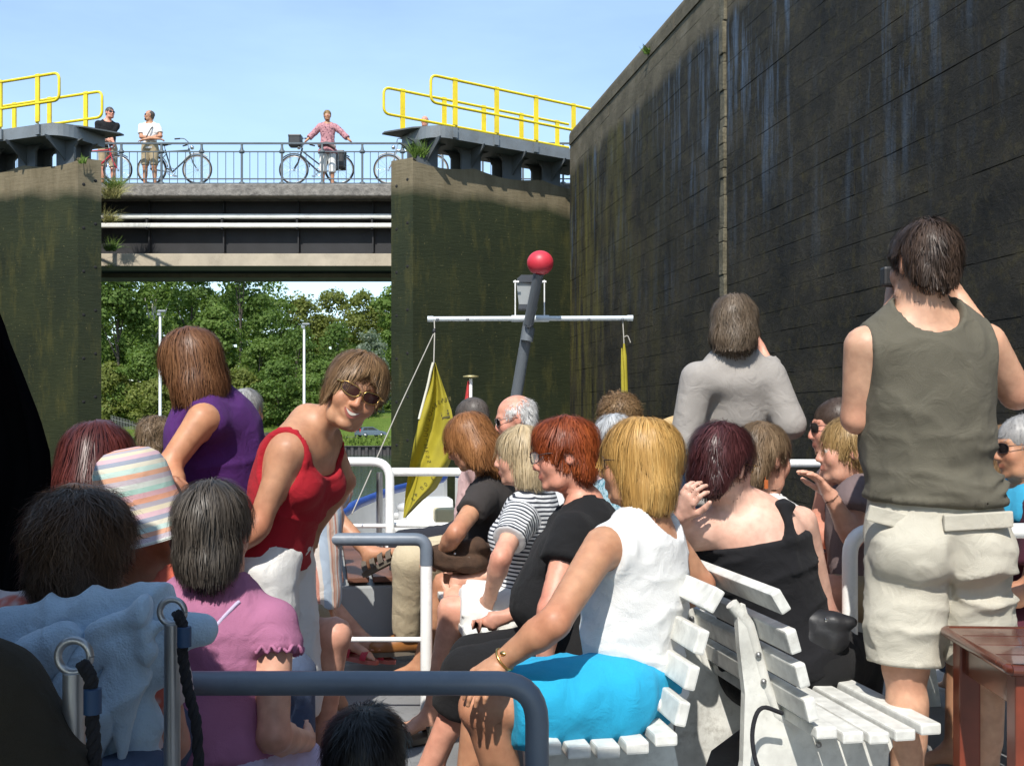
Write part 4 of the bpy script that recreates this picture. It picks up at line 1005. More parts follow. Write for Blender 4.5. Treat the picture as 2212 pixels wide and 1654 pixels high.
# ---- footbridge with cyclists' railing
BD = 23.6; bs = F / BD
def BX(px): return (px - CX) / bs
def BZ(py): return CAMZ - (py - HZ) / bs
bx0, bx1 = BX(-60), BX(1420); bxc = (bx0 + bx1) / 2; bl = bx1 - bx0
br = empty('footbridge', (bxc, BD + 1.5, BZ(608)), 'concrete and steel footbridge spanning between the lock gates', 'bridge'); bb = A(*br.location)
conc = plain('weathered_concrete', (0.20, 0.185, 0.165), 0.9, 0.35, 7, bmp=0.9, bscale=14, bdist=0.03); beige = plain('beige_beam_paint', (0.42, 0.36, 0.27), 0.7, 0.15, 2.5, bmp=0.2, grime=0.6); dk = plain('girder_dark', (0.013, 0.013, 0.015), 0.7, 0.3, 2, bmp=0.2); wp = plain('white_pipe', (0.68, 0.68, 0.64), 0.5, 0.1, 4, grime=0.8, gcol=(0.2, 0.1, 0.06))
zs0, zs1 = BZ(425), BZ(399)
b = MB(); b.box((bxc, BD + 1.5, (zs0 + zs1) / 2), (bl, 3.2, zs1 - zs0), None, 0.03); b.build('deck_slab', conc, br, bb)
for yy, nm in ((BD + 0.55, 'near'), (BD + 2.5, 'far')):
    b = MB(); b.box((bxc, yy, (BZ(548) + zs0) / 2), (bl, 0.06, zs0 - BZ(548)), None); b.build('girder_web', dk, br, bb)
b = MB(); b.box((bxc, BD + 0.42, (BZ(547) + BZ(574)) / 2), (bl, 0.75, BZ(547) - BZ(574)), None, 0.01); b.build('lower_beam', beige, br, bb)
b = MB(); b.box((bxc, BD + 2.4, (BZ(547) + BZ(574)) / 2), (bl, 0.75, BZ(547) - BZ(574)), None, 0.01); b.build('lower_beam', beige, br, bb)
b = MB(); b.box((bxc, BD + 1.4, BZ(574) + 0.16), (bl, 1.3, 0.1), None); b.build('soffit', dk, br, bb)
for x in np.arange(BX(-20), bx1, 1.75):
    b = MB(); b.box((x, BD + 0.47, (BZ(540) + zs0) / 2), (0.03, 0.12, zs0 - BZ(540) - 0.02)); b.build('stiffener', dk, br, bb)
for py in (462, 482):
    b = MB(); b.box((bxc, BD + 0.30, BZ(py)), (bl, 0.13, 0.10), None, 0.02); b.build('service_duct', wp, br, bb)
for x in np.arange(BX(-20), bx1, 1.75):
    b = MB(); b.box((x, BD + 0.36, (BZ(452) + BZ(490)) / 2), (0.04, 0.22, BZ(452) - BZ(490))); b.build('duct_hanger', dk, br, bb)
railm = plain('bridge_rail_paint', (0.075, 0.095, 0.11), 0.5, 0.15, 5); ry = BD + 0.12
for py, r_ in ((307, 0.028), (325, 0.018), (384, 0.018), (394, 0.02)):
    b = MB(); b.box((bxc, ry, BZ(py)), (bl, r_ * 1.8, r_ * 1.3)); b.build('rail', railm, br, bb)
k = 0; x = 257 - 87 * 4
proto_bal = None
while x < 1330:
    X = BX(x); b = MB(); b.box((X, ry, (BZ(307) + zs1) / 2), (0.045, 0.045, BZ(307) - zs1))
    for py in (325, 394): b.ball((X, ry, BZ(py)), 0.06, 10, 6, (1.25, 0.8, 0.8))
    b.tube([(X, ry, BZ(325)), (X, ry, BZ(318)), (X, ry, BZ(312))], [0.05, 0.034, 0.022], 8); b.build('rail_post', railm, br, bb)
    for j in range(1, 5):
        b = MB() if proto_bal is None else None
        if b: b.tube([(0, 0, BZ(394)), (0, 0, BZ(325))], 0.0085, 6); proto_bal = b.build('baluster', railm, br); proto_bal.location = (X + 0.186 * j - bb[0], ry - bb[1], -bb[2])
        else:
            o = link_copy(proto_bal, br); o.location = (X + 0.186 * j - bb[0], ry - bb[1], -bb[2])
    b = MB(); b.box((X + 0.465, ry, (BZ(394) + zs1) / 2), (0.04, 0.03, BZ(394) - zs1)); b.build('rail_foot', railm, br, bb)
    x += 87.2
dryg = plain('grass_dry', (0.42, 0.40, 0.17), 0.7, 0.4, 4, spec=0.1)
weed(P(243, 425, 22.9), 420, 0.62, 0.8, 21, w=0.0065, m=dryg, droop=1.1, label='pale dry grass hanging beside the left bridge end', name='grass_tuft')
weed(P(246, 408, 22.9), 380, 0.46, 0.9, 22, w=0.007, droop=0.6, label='green grass tuft at the top of the left bridge end', name='grass_tuft')
weed(P(238, 478, 23.0), 280, 0.50, 0.8, 23, w=0.0065, m=dryg, droop=1.3, label='dry hanging grass below the tuft at the left bridge end', name='grass_tuft')
weed(P(238, 540, 23.0), 180, 0.42, 0.9, 24, w=0.008, droop=0.6, label='green weed low on the left bridge abutment', name='weed_tuft')
weed(P(236, 578, 23.0), 70, 0.25, 0.9, 25, w=0.0065, m=dryg, droop=0.9, label='small dry weed under the left end of the beige beam')

# ---- bicycles
def bicycle(label, px, py, dist, facing, mf, wheel=0.35, basket=None, pannier=False, rim=None, step=False):
    """facing = +1 front wheel to the right; px, py = ground point midway between the wheels"""
    o0 = P(px, py, dist); root = empty('bicycle', o0, label, 'bicycle'); s = facing
    q = lambda x, z, y=0.0: A(x * s, y, z)
    tyre = plain('tyre_rubber', (0.03, 0.03, 0.032), 0.8, 0.1); rimm = rim or plain('rim_alloy', (0.5, 0.5, 0.5), 0.35, 0.05, metal=0.8); blk = plain('bike_black', (0.02, 0.02, 0.022), 0.5, 0.1)
    chrome = plain('chrome', (0.6, 0.6, 0.6), 0.2, 0.05, metal=1.0)
    Ry = np.array([[1, 0, 0], [0, 0, -1], [0, 1, 0]], float); wb = 0.54
    for x in (-wb, wb):
        c = q(x, wheel); wroot = MB().ring(c, Ry, wheel - 0.02, 0.020, 32, 8).build('wheel', tyre, root)
        b = MB(); b.ring(c, Ry, wheel - 0.045, 0.012, 32, 6); b.build('rim', rimm, wroot)
        b = MB()
        for k in range(14):
            a = 2 * math.pi * k / 14; b.tube([c, c + A(math.cos(a), 0, math.sin(a)) * (wheel - 0.05)], 0.0022, 4, cap=False)
        b.tube([c + A(0, -0.05, 0), c + A(0, 0.05, 0)], 0.025, 8); b.build('spokes', chrome, wroot)
        b = MB(); b.ring(c, Ry, wheel + 0.022, 0.014, 18, 6, 0.15 if (x * s) < 0 else 0.9, 2.6 if (x * s) > 0 else 2.3); b.build('mudguard', blk if rim is None else rimm, root)
    bbk = q(-0.06, 0.29); seat_t = q(-0.22, 0.82); head_t = q(0.34, 0.86); head_b = q(0.38, 0.70); ra = q(-wb, wheel); fa = q(wb, wheel)
    b = MB(); b.tube([bbk, seat_t], 0.017, 8); b.tube([bbk, head_b], 0.02, 8); b.tube([head_t, head_b], 0.022, 8)
    if step: b.tube([q(-0.10, 0.45), q(0.35, 0.80)], 0.017, 8)
    else: b.tube([q(-0.205, 0.78), q(0.345, 0.82)], 0.017, 8)
    for y in (-0.035, 0.035): b.tube([bbk, ra + A(0, y, 0)], 0.010, 6); b.tube([q(-0.2, 0.72), ra + A(0, y, 0)], 0.009, 6); b.tube([head_b, q(0.44, 0.52, y), fa + A(0, y, 0)], 0.012, 6)
    b.build('frame', mf, root)
    b = MB(); b.tube([head_t, q(0.31, 0.98)], 0.013, 8); b.tube(bend([q(0.20, 1.02, -0.28), q(0.30, 1.04, -0.2), q(0.34, 1.0, 0), q(0.30, 1.04, 0.2), q(0.20, 1.02, 0.28)], 0.06), 0.012, 8); hb = b.build('handlebar', chrome, root)
    b = MB(); 
    for y in (-1, 1): b.tube([q(0.22, 1.02, y * 0.27), q(0.10, 1.0, y * 0.31)], 0.018, 8)
    b.build('grip', blk, hb)
    b = MB(); b.ball(q(0.42, 0.88), 0.05, 10, 7); b.build('lamp', chrome, root)
    b = MB(); b.tube([seat_t, q(-0.245, 0.93)], 0.013, 8); b.build('seat_post', chrome, root)
    b = MB(); b.ball(q(-0.27, 0.96), 0.12, 12, 8, (1.15, 0.75, 0.32)); b.ball(q(-0.14, 0.965), 0.06, 10, 6, (1.5, 0.45, 0.4)); b.build('saddle', blk, root)
    b = MB(); b.ring(bbk + A(0, -0.04, 0), Ry, 0.09, 0.01, 20, 6); b.tube([bbk + A(0, -0.05, 0), q(0.05, 0.18, -0.06)], 0.011, 6); b.tube([bbk + A(0, 0.05, 0), q(-0.17, 0.40, 0.06)], 0.011, 6); b.box(q(0.05, 0.18, -0.10), (0.09, 0.08, 0.02)); b.box(q(-0.17, 0.40, 0.10), (0.09, 0.08, 0.02)); b.build('crank', chrome, root)
    b = MB(); b.tube([q(-0.2, 0.75), q(-0.72, 0.74)], 0.007, 6); b.tube([q(-0.62, 0.74, 0.06), ra + A(0, 0.06, 0)], 0.006, 6); b.tube([q(-0.62, 0.74, -0.06), ra + A(0, -0.06, 0)], 0.006, 6); b.box(q(-0.5, 0.745), (0.4, 0.12, 0.012)); b.build('carrier', blk, root)
    if pannier:
        for y in (-0.14, 0.14): b = MB(); b.box(q(-0.50, 0.56, y), (0.36, 0.14, 0.38), None, 0.04); b.box(q(-0.50, 0.72, y), (0.37, 0.15, 0.10), None, 0.03); b.build('pannier', blk, root)
    if basket:
        b = MB(); b.box(q(0.50, 1.02), (0.30, 0.26, 0.26), None, 0.04); b.box(q(0.50, 1.13), (0.31, 0.27, 0.07), None, 0.03); b.build('handlebar_bag', blk, root)
    b = MB(); b.tube([q(-0.30, 0.30), q(-0.36, 0.02, -0.12)], 0.009, 6); b.build('kickstand', blk, root)
    return root
bike_red = plain('bike_red', (0.45, 0.02, 0.035), 0.35, 0.05); bike_green = plain('bike_grey_green', (0.06, 0.085, 0.085), 0.35, 0.1); bike_blk = plain('bike_frame_black', (0.018, 0.018, 0.022), 0.35, 0.1); bike_sil = plain('bike_silver', (0.45, 0.45, 0.47), 0.3, 0.05, metal=0.6)
wr = plain('rim_beige', (0.42, 0.38, 0.32), 0.5, 0.1)
bicycle('red bicycle held by the person in black at the left bridge end', 205, 399, 24.15, 1, bike_red)
bicycle('grey city bicycle standing behind the person with folded arms', 377, 399, 24.35, 1, bike_green, 0.36, rim=wr)
bicycle('black bicycle with front bag and rear panniers beside the person in the rose tunic', 684, 399, 24.25, -1, bike_blk, 0.355, True, True, step=True)
bicycle('silver bicycle partly hidden behind the right gate post', 888, 399, 24.3, -1, bike_sil, 0.36, rim=wr)

# ---- the wood beyond the canal
def leaf_mat(name, a, b2, c3):
    m, t, b = new_mat(name); 
    gi = t.nodes.new('ShaderNodeNewGeometry'); n1 = noise(t, pmap(t, (1, 1, 1)), 0.22, 3)
    t.links.new(mixc(t, ramp(t, n1, [(0.35, 0.0), (0.65, 1.0)]), ramp(t, gi.outputs['Random Per Island'], [(0.0, a), (0.6, b2), (1.0, c3)]), A(*b2) * 0.8), b.inputs['Base Color'])
    b.inputs['Roughness'].default_value = 0.6; b.inputs['Specular IOR Level'].default_value = 0.2
    src = b.inputs['Base Color'].links[0].from_socket; tr = t.nodes.new('ShaderNodeBsdfTranslucent'); t.links.new(mixc(t, 1.0, src, (1.25, 1.3, 0.6), 'MULTIPLY'), tr.inputs['Color'])
    ms = t.nodes.new('ShaderNodeMixShader'); ms.inputs[0].default_value = 0.42; out = t.nodes['Material Output']; t.links.new(b.outputs[0], ms.inputs[1]); t.links.new(tr.outputs[0], ms.inputs[2]); t.links.new(ms.outputs[0], out.inputs['Surface'])
    MATS[name] = m; return m
lm1 = leaf_mat('leaf_oak', (0.079, 0.131, 0.031), (0.114, 0.185, 0.042), (0.176, 0.246, 0.061))
lm2 = leaf_mat('leaf_poplar', (0.094, 0.156, 0.031), (0.140, 0.218, 0.047), (0.234, 0.296, 0.094))
lm3 = leaf_mat('leaf_willow', (0.13, 0.17, 0.12), (0.19, 0.235, 0.17), (0.28, 0.31, 0.25))
lm4 = leaf_mat('leaf_olive', (0.125, 0.156, 0.035), (0.180, 0.211, 0.050), (0.250, 0.265, 0.078))
bark = plain('bark', (0.09, 0.075, 0.06), 0.9, 0.3, 2, bmp=0.5); birch = plain('birch_bark', (0.42, 0.40, 0.36), 0.8, 0.3, 2)
def crown_mesh(seed, H, Rr, n, ls, low=0.12, lobes=34, squash=1.0):
    g = np.random.default_rng(seed); L = []; lobes = int(lobes * 1.6)
    for i in range(lobes):
        h = low + (1 - low) * g.random() ** 0.85; prof = math.sin(min(1, (h - low) / (1 - low) * 0.93 + 0.1) * math.pi) ** 0.6; a = g.random() * 6.283; rr = Rr * prof * (0.35 + 0.6 * g.random())
        L.append((rr * math.cos(a), rr * math.sin(a), h * H, Rr * (0.24 + 0.24 * g.random())))
    L = np.array(L); k = g.integers(0, lobes, n); d = g.normal(size=(n, 3)); d /= np.linalg.norm(d, axis=1, keepdims=True); d[:, 2] = np.where(g.random(n) < 0.7, np.abs(d[:, 2]), d[:, 2])
    rad = L[k, 3] * (0.55 + 0.5 * g.random(n)); c = L[k, :3] + d * rad[:, None] * A(1, 1, 0.8 * squash)
    nrmv = d + g.normal(size=(n, 3)) * 0.55; nrmv /= np.linalg.norm(nrmv, axis=1, keepdims=True)
    t1 = np.cross(nrmv, g.normal(size=(n, 3))); t1 /= np.linalg.norm(t1, axis=1, keepdims=True); t2 = np.cross(nrmv, t1)
    s = ls * (0.5 + g.random(n))[:, None]; s2 = s * (0.5 + 0.5 * g.random(n))[:, None]
    v = np.stack([c - t1 * s, c - t2 * s2, c + t1 * s, c + t2 * s2], 1).reshape(-1, 3); q = np.arange(n * 4).reshape(-1, 4)
    return v, q, L
def tree(label, px, d, z0, H, Rr, lm, seed, n=5200, ls=0.34, tm=None, low=0.12, group='trees of the wood beyond the canal'):
    x = (px - CX) / F * d; root = empty('tree', (x, d, z0), label, 'tree', group)
    v, q, L = crown_mesh(seed, H, Rr, n, ls, low); mesh_obj('crown', v, q, lm, root, False)
    b = MB(); g = random.Random(seed); b.tube([(0, 0, -0.5), (0.1, 0, H * 0.25), (-0.1, 0.1, H * 0.55), (0.05, 0, H * 0.85)], [H * 0.014, H * 0.011, H * 0.007, 0.04], 8)
    for i in range(9):
        l = L[g.randrange(len(L))]; h = l[2] * 0.6; b.tube([(0, 0, h), (l[0] * 0.5, l[1] * 0.5, (h + l[2]) / 2), (l[0], l[1], l[2])], [H * 0.006, H * 0.004, 0.03], 5)
    b.build('trunk', tm or bark, root); return root
TL = [  # px, distance, height, crown radius, leaves, label
    (255, 172, 27, 6.5, lm1, 'tall dark oak at the left edge of the gap under the bridge', None),
    (330, 178, 30, 7.0, lm2, 'tall light-leaved poplar with pale stems behind the left lamp post', birch),
    (415, 190, 32, 7.5, lm1, 'dark broad tree right of the poplar', None),
    (520, 186, 29, 8.0, lm1, 'large round dark tree in the middle of the wood', None),
    (470, 168, 17, 5.0, lm2, 'lower bright bushy tree behind the person in purple', None),
    (590, 200, 24.5, 7.5, lm2, 'mid-green tree left of the patch of sky', None),
    (650, 205, 21.8, 7.0, lm4, 'olive-green tree below the patch of sky', None),
    (720, 210, 23, 7.0, lm4, 'olive tree with pointed top below the bridge soffit', None),
    (790, 205, 23.4, 7.0, lm4, 'ochre-green tree beside the right gate post', None),
    (850, 188, 22, 6.0, lm2, 'bright tree at the right gate post', None),
    (640, 168, 14, 5.5, lm1, 'low bushy tree behind the right lamp post', None),
    (560, 166, 12, 5.0, lm2, 'bushy green shrub tree right of the person in purple', None),
    (800, 170, 13, 4.2, lm3, 'silver-grey willow by the grass slope', None),
    (730, 172, 14, 5.0, lm1, 'dark bush left of the willow', None),
    (300, 163, 10.5, 4.5, lm2, 'low bright bush at the foot of the poplar', None),
    (240, 162, 9.5, 4.0, lm4, 'yellow-green bush above the meadow fence', None),
    (390, 164, 11, 4.8, lm1, 'low dark bush behind the seated person at the left', None),
    (870, 205, 21, 6.5, lm4, 'olive tree half behind the right gate post', None),
    (160, 180, 27, 7.0, lm1, 'dark oak behind the left gate', None),
    (440, 160, 8.5, 4.6, lm2, 'bright low bush behind the head of the person in purple', None),
    (520, 159, 8, 4.6, lm4, 'olive low bush between the two standing people', None),
    (600, 160, 9, 4.8, lm1, 'dark low bush left of the right lamp post', None),
    (690, 161, 9, 4.8, lm2, 'green low bush right of the right lamp post', None),
    (760, 165, 9, 4.6, lm4, 'olive low bush at the top of the grass slope', None),
    (340, 158, 7, 4.2, lm4, 'olive low bush beside the left lamp post', None)]
for i, (px, d, H, Rr, lm, lab, tm) in enumerate(TL): tree(lab, px, d, gh((px - CX) / F * d, d), H, Rr, lm, 40 + i, tm=tm, n=10500 if H > 16 else 6500, ls=0.27 if H > 16 else 0.21, low=0.0)
far = MB(); v, q, L = crown_mesh(99, 1, 1, 10, 1)
vs = []; qs = []
for i in range(46):
    x = -104 + i * 2.6; v, q, L = crown_mesh(200 + i, (27 if x < -58 else 15) + 3 * math.sin(i * 1.7), 4.8, 1300 if x < -58 else 800, 0.5, 0.02); vs.append(v + A(x, 236 + 4 * math.sin(i * 3.1), 3.5)); qs.append(q)
fv, fq = join(list(zip(vs, qs))); tag(mesh_obj('far_wood', fv, fq, lm1, None, False), 'dense far wood closing the gaps behind the trees', 'wood', kind='stuff')

# ---- lamp posts, car, anglers, fence on the far bank
whitep = plain('white_paint', (0.78, 0.78, 0.76), 0.45, 0.05, 3)
for lab, px, y0, y1, d in (('slim white lamp post left of the person in purple', 346, 672, 925, 140), ('slim white lamp post between the two standing people', 657, 700, 925, 150)):
    root = empty('lamp_post', P(px, y1, d), lab, 'lamp post', 'lamp posts on the far bank'); H = (y1 - y0) / F * d
    if d == 150: root.location.z = -1.3; H = CAMZ + (HZ - y0) / F * d + 1.3
    b = MB(); b.tube([(0, 0, -1.5), (0, 0, H * 0.5), (0, 0, H - 0.7)], [0.21, 0.19, 0.16], 10); b.build('pole', whitep, root)
    gl = plain('lamp_grey', (0.22, 0.24, 0.26), 0.5, 0.1); b = MB(); b.tube([(0, 0, H - 0.8), (0, 0, H - 0.1)], 0.13, 8); b.box((0.28, -0.1, H), (1.1, 0.5, 0.26), None, 0.08); b.box((-0.1, -0.15, H - 0.45), (0.5, 0.3, 0.35), None, 0.06); b.build('lamp_head', gl, root)
def car(label, x, y, z, yaw):
    root = empty('parked_car', (x, y, z), label, 'car', rz=yaw)
    bl = plain('car_paint', (0.16, 0.21, 0.27), 0.25, 0.04, metal=0.5); gls = plain('car_glass', (0.02, 0.025, 0.03), 0.1, 0.05); tyr = plain('tyre_rubber', (0.03, 0.03, 0.032), 0.8, 0.1); ry_ = plain('tail_red', (0.5, 0.02, 0.02), 0.3, 0.05); al = plain('rim_alloy', (0.5, 0.5, 0.5), 0.35, 0.05, metal=0.8)
    lower = [(-2.2, 0.3), (-2.2, 0.85), (-2.1, 0.95), (0.9, 0.98), (1.9, 0.78), (2.15, 0.6), (2.2, 0.3)]
    b = MB(); b.prism(lower, (0, 0, 0), A(1, 0, 0), A(0, 0, 1), 1.72); b.build('body', bl, root)
    up = [(-2.08, 0.95), (-1.75, 1.44), (-0.1, 1.5), (0.95, 0.98)]
    b = MB(); b.prism(up, (0, 0, 0), A(1, 0, 0), A(0, 0, 1), 1.5); b.build('roof', bl, root)
    for s in (-1, 1):
        b = MB(); b.prism([(-1.7, 1.02), (-1.55, 1.36), (-0.95, 1.4), (-0.95, 1.02)], (0, s * 0.76, 0), A(1, 0, 0), A(0, 0, 1), 0.02); b.build('side_window', gls, root)
        b = MB(); b.prism([(-0.88, 1.02), (-0.88, 1.4), (-0.15, 1.42), (0.7, 1.02)], (0, s * 0.76, 0), A(1, 0, 0), A(0, 0, 1), 0.02); b.build('side_window', gls, root)
        b = MB(); b.box((-2.15, s * 0.72, 0.95), (0.12, 0.2, 0.5), None, 0.03); b.build('tail_light', ry_, root)
        for xx in (-1.35, 1.35):
            Ry = np.array([[1, 0, 0], [0, 0, -1], [0, 1, 0]], float); b = MB(); b.lathe((xx, s * 0.8, 0.31), [(0.001, -0.1), (0.28, -0.1), (0.31, -0.07), (0.31, 0.07), (0.28, 0.1), (0.001, 0.1)], 18, Ry); w = b.build('wheel', tyr, root)
            b = MB(); b.lathe((xx, s * 0.8, 0.31), [(0.001, -0.112), (0.2, -0.106), (0.2, 0.106), (0.001, 0.112)], 14, Ry); b.build('rim', al, w)
    b = MB(); b.box((-2.02, 0, 1.13), (0.06, 1.25, 0.34)); b.build('boot_opening', gls, root)
    Rt = np.array([[math.cos(.25), 0, -math.sin(.25)], [0, 1, 0], [math.sin(.25), 0, math.cos(.25)]])
    b = MB(); b.box((-2.15, 0, 1.66), (0.9, 1.4, 0.07), Rt, 0.02); b.build('raised_hatch', bl, root)
    b = MB(); b.box((-2.22, 0, 0.45), (0.1, 1.6, 0.2), None, 0.03); b.build('bumper', bl, root)
car('grey-blue estate car with open hatch on the far bank', (796 - CX) / F * 146.5, 148.9, -1.30, math.radians(38))
fnm = plain('fence_grey', (0.2, 0.21, 0.2), 0.7, 0.2)
fe = empty('meadow_fence', P(285, 918, 158), 'low grey picket fence on the meadow left', 'fence'); fb = A(*fe.location)
for i in range(26):
    px = 240 + i * 3.3; b = MB(); q = P(px, 903 + i * 0.9, 158); b.box(q + A(0, 0, -0.3), (0.05, 0.05, 1.6)); b.build('picket', fnm, fe, fb)
b = MB(); b.tube([P(240, 904, 158), P(322, 926, 158)], 0.03, 6); b.build('rail', fnm, fe, fb)
# ------------------------------------------------------------------ the excursion boat
BA = nrm(A(-0.1835, 1, 0)); BR = nrm(A(1, 0.1835, 0)); BO = A(1.36, 0, 0); UP = A(0, 0, 1)
def BP(rt, fw, z=0.0): return BO + BR * rt + BA * fw + UP * z
RB = np.stack([BR, BA, UP], 1)
deckm, t_, b_ = new_mat('deck_paint'); v = pmap(t_, (1, 1, 1))
dc = ramp(t_, noise(t_, v, 2.2, 7, 0.65), [(0.3, (0.16, 0.165, 0.17)), (0.6, (0.22, 0.225, 0.23)), (0.8, (0.28, 0.285, 0.285))])
dc = mixc(t_, ramp(t_, noise(t_, v, 11, 5, 0.7), [(0.58, 0.0), (0.72, 0.5)]), dc, (0.10, 0.10, 0.10)); t_.links.new(dc, b_.inputs['Base Color']); b_.inputs['Roughness'].default_value = 0.7; bump(t_, b_, noise(t_, v, 60, 4), 0.4, 0.006)
gloss = plain('white_enamel', (0.80, 0.80, 0.78), 0.32, 0.06, 5, bmp=0.1, grime=0.35); hullw = plain('hull_white', (0.74, 0.74, 0.72), 0.4, 0.10, 3, bmp=0.1)
slate = plain('slate_rail_paint', (0.135, 0.165, 0.205), 0.45, 0.14, 7, bmp=0.15, grime=0.5, gcol=(0.35, 0.36, 0.36)); greyp = plain('grey_locker_paint', (0.30, 0.315, 0.32), 0.5, 0.08, 3, bmp=0.1); bluep = plain('blue_fender', (0.02, 0.07, 0.30), 0.5, 0.2, 6)
boat = empty('excursion_boat', BP(0, 1, WATER_Z), 'white excursion boat with grey upper deck and blue bow edge', 'boat'); ob = A(*boat.location)
HW = 2.45
def half(fw):   # half width of the upper deck
    return float(np.interp(fw, [3.4, 4.6, 5.5, 6.5, 8.0, 9.4, 10.4, 11.2], [HW, 2.2, 1.82, 1.36, 0.95, 0.5, 0.08, 0.02]))
ol = [(-HW, -9), (HW, -9)] + [(half(f), f) for f in np.linspace(4.6, 6.9, 6)] + [(-half(f), f) for f in np.linspace(6.9, 4.6, 6)]
b = MB(); b.add([BP(r, f, 0) for r, f in ol] + [BP(r, f, -0.12) for r, f in ol], [tuple(range(len(ol))), tuple(range(2 * len(ol) - 1, len(ol) - 1, -1))] + [(i, len(ol) + i, len(ol) + (i + 1) % len(ol), (i + 1) % len(ol)) for i in range(len(ol))]); b.build('upper_deck', deckm, boat, ob)
# hull sides and bow bulwark rising above the foredeck
sec = [-9, -4, 0, 3, 4.6, 5.6, 6.6, 7.6, 8.6, 9.4, 10.2, 10.9, 11.2]
def topz(f): return float(np.interp(f, [3.0, 4.6, 5.5, 6.5, 8.0, 11.2], [0.1, 0.12, 0.26, 0.60, 0.70, 0.68]))
for s, nm in ((-1, 'l'), (1, 'r')):
    vs = []; 
    for f in sec:
        h = half(f) + 0.08; zt = topz(f)
        for (dh, z) in ((0.0, zt), (0.01, 0.0), (0.02, -0.9), (-0.05 if f < 8 else -0.2, -2.6), (-0.25 if f < 8 else -0.7, WATER_Z - 0.4)): vs.append(BP(s * max(0.0, h + dh), f, z))
        vs.append(BP(s * max(0, h - 0.05), f, zt)); vs.append(BP(s * max(0, h - 0.055), f, -0.02))
    fs = []; k = 7
    for i in range(len(sec) - 1):
        for j in (0, 1, 2, 3): fs.append((i * k + j, i * k + j + 1, (i + 1) * k + j + 1, (i + 1) * k + j))
        fs.append((i * k + 5, i * k, (i + 1) * k, (i + 1) * k + 5)); fs.append((i * k + 6, i * k + 5, (i + 1) * k + 5, (i + 1) * k + 6))
    b = MB(); b.add(vs, fs, False); b.build('hull_side', hullw, boat, ob)
    b = MB(); b.tube([BP(s * (half(f) + 0.055), f, topz(f) + 0.02) for f in sec if f > 4], 0.036, 8); b.build('fender_strip', bluep, boat, ob)
b = MB(); fo = [(half(f), f) for f in np.linspace(6.8, 11.0, 8)] + [(-half(f), f) for f in np.linspace(11.0, 6.8, 8)]
b.add([BP(r, f, -0.02) for r, f in fo], [tuple(range(len(fo)))]); b.build('foredeck', hullw, boat, ob)
# windlass and lockers on the foredeck
b = MB(); q0 = P(925, 1098, 7.6); b.box(q0, (0.34, 0.3, 0.16), RB, 0.02); b.box(q0 + A(0.0, -0.12, -0.22), (0.5, 0.4, 0.3), RB, 0.02); b.build('deck_box', gloss, boat, ob)
b = MB(); q1 = P(880, 1102, 7.5); b.tube([q1 - UP * 0.3, q1], 0.07, 12); b.ball(q1 + UP * 0.02, 0.08, 12, 8, (1, 1, 0.5)); b.tube([q1 + A(-0.14, 0, -0.04), q1 + A(0.14, 0, -0.04)], 0.025, 8); b.build('bollard', plain('bollard_grey', (0.45, 0.45, 0.44), 0.5, 0.15), boat, ob)
b = MB(); b.box(P(962, 1112, 7.2), (0.16, 0.14, 0.10), RB, 0.02); b.build('deck_lamp', plain('cream', (0.7, 0.6, 0.35), 0.5, 0.1), boat, ob)
# unseen canopy above the aft part, extended at left to shade the curtain
b = MB(); b.box((-1.02, -2.1, 2.36), (2.1, 6.08, 0.05), None, 0.01); b.box((-1.72, -1.8, 2.365), (1.05, 6.7, 0.04), None, 0.01); can = b.build('canopy_roof', plain('canopy_canvas', (0.10, 0.11, 0.13), 0.8, 0.1), boat, ob)
b = MB()
for x, y in ((-1.95, -1.5), (-1.95, 0.8), (-0.1, -1.5)): b.tube([(x, y, 0), (x, y, 2.34)], 0.03, 8)
b.build('canopy_post', gloss, boat, ob)
# dark side curtain of the canopy, folded at the left
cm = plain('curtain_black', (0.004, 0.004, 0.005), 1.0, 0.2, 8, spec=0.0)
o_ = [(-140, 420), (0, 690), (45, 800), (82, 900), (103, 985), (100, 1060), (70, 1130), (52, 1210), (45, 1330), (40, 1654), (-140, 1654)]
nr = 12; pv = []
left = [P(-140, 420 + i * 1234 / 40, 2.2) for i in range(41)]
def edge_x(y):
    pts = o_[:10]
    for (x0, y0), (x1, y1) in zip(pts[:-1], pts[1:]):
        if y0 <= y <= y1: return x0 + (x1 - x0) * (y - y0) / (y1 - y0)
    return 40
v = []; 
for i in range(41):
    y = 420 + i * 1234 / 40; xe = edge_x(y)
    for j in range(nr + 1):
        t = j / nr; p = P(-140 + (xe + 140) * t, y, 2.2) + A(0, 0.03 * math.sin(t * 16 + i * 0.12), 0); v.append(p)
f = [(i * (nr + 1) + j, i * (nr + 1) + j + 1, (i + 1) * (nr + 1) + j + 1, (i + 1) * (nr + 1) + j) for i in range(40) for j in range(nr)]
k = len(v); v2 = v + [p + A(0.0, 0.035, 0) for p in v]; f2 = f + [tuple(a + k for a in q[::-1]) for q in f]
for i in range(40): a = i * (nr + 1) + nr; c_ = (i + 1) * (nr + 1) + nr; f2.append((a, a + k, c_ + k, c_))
o = mesh_obj('side_curtain', v2, f2, cm); tag(o, 'black folded side curtain of the canopy at the left picture edge', 'curtain')
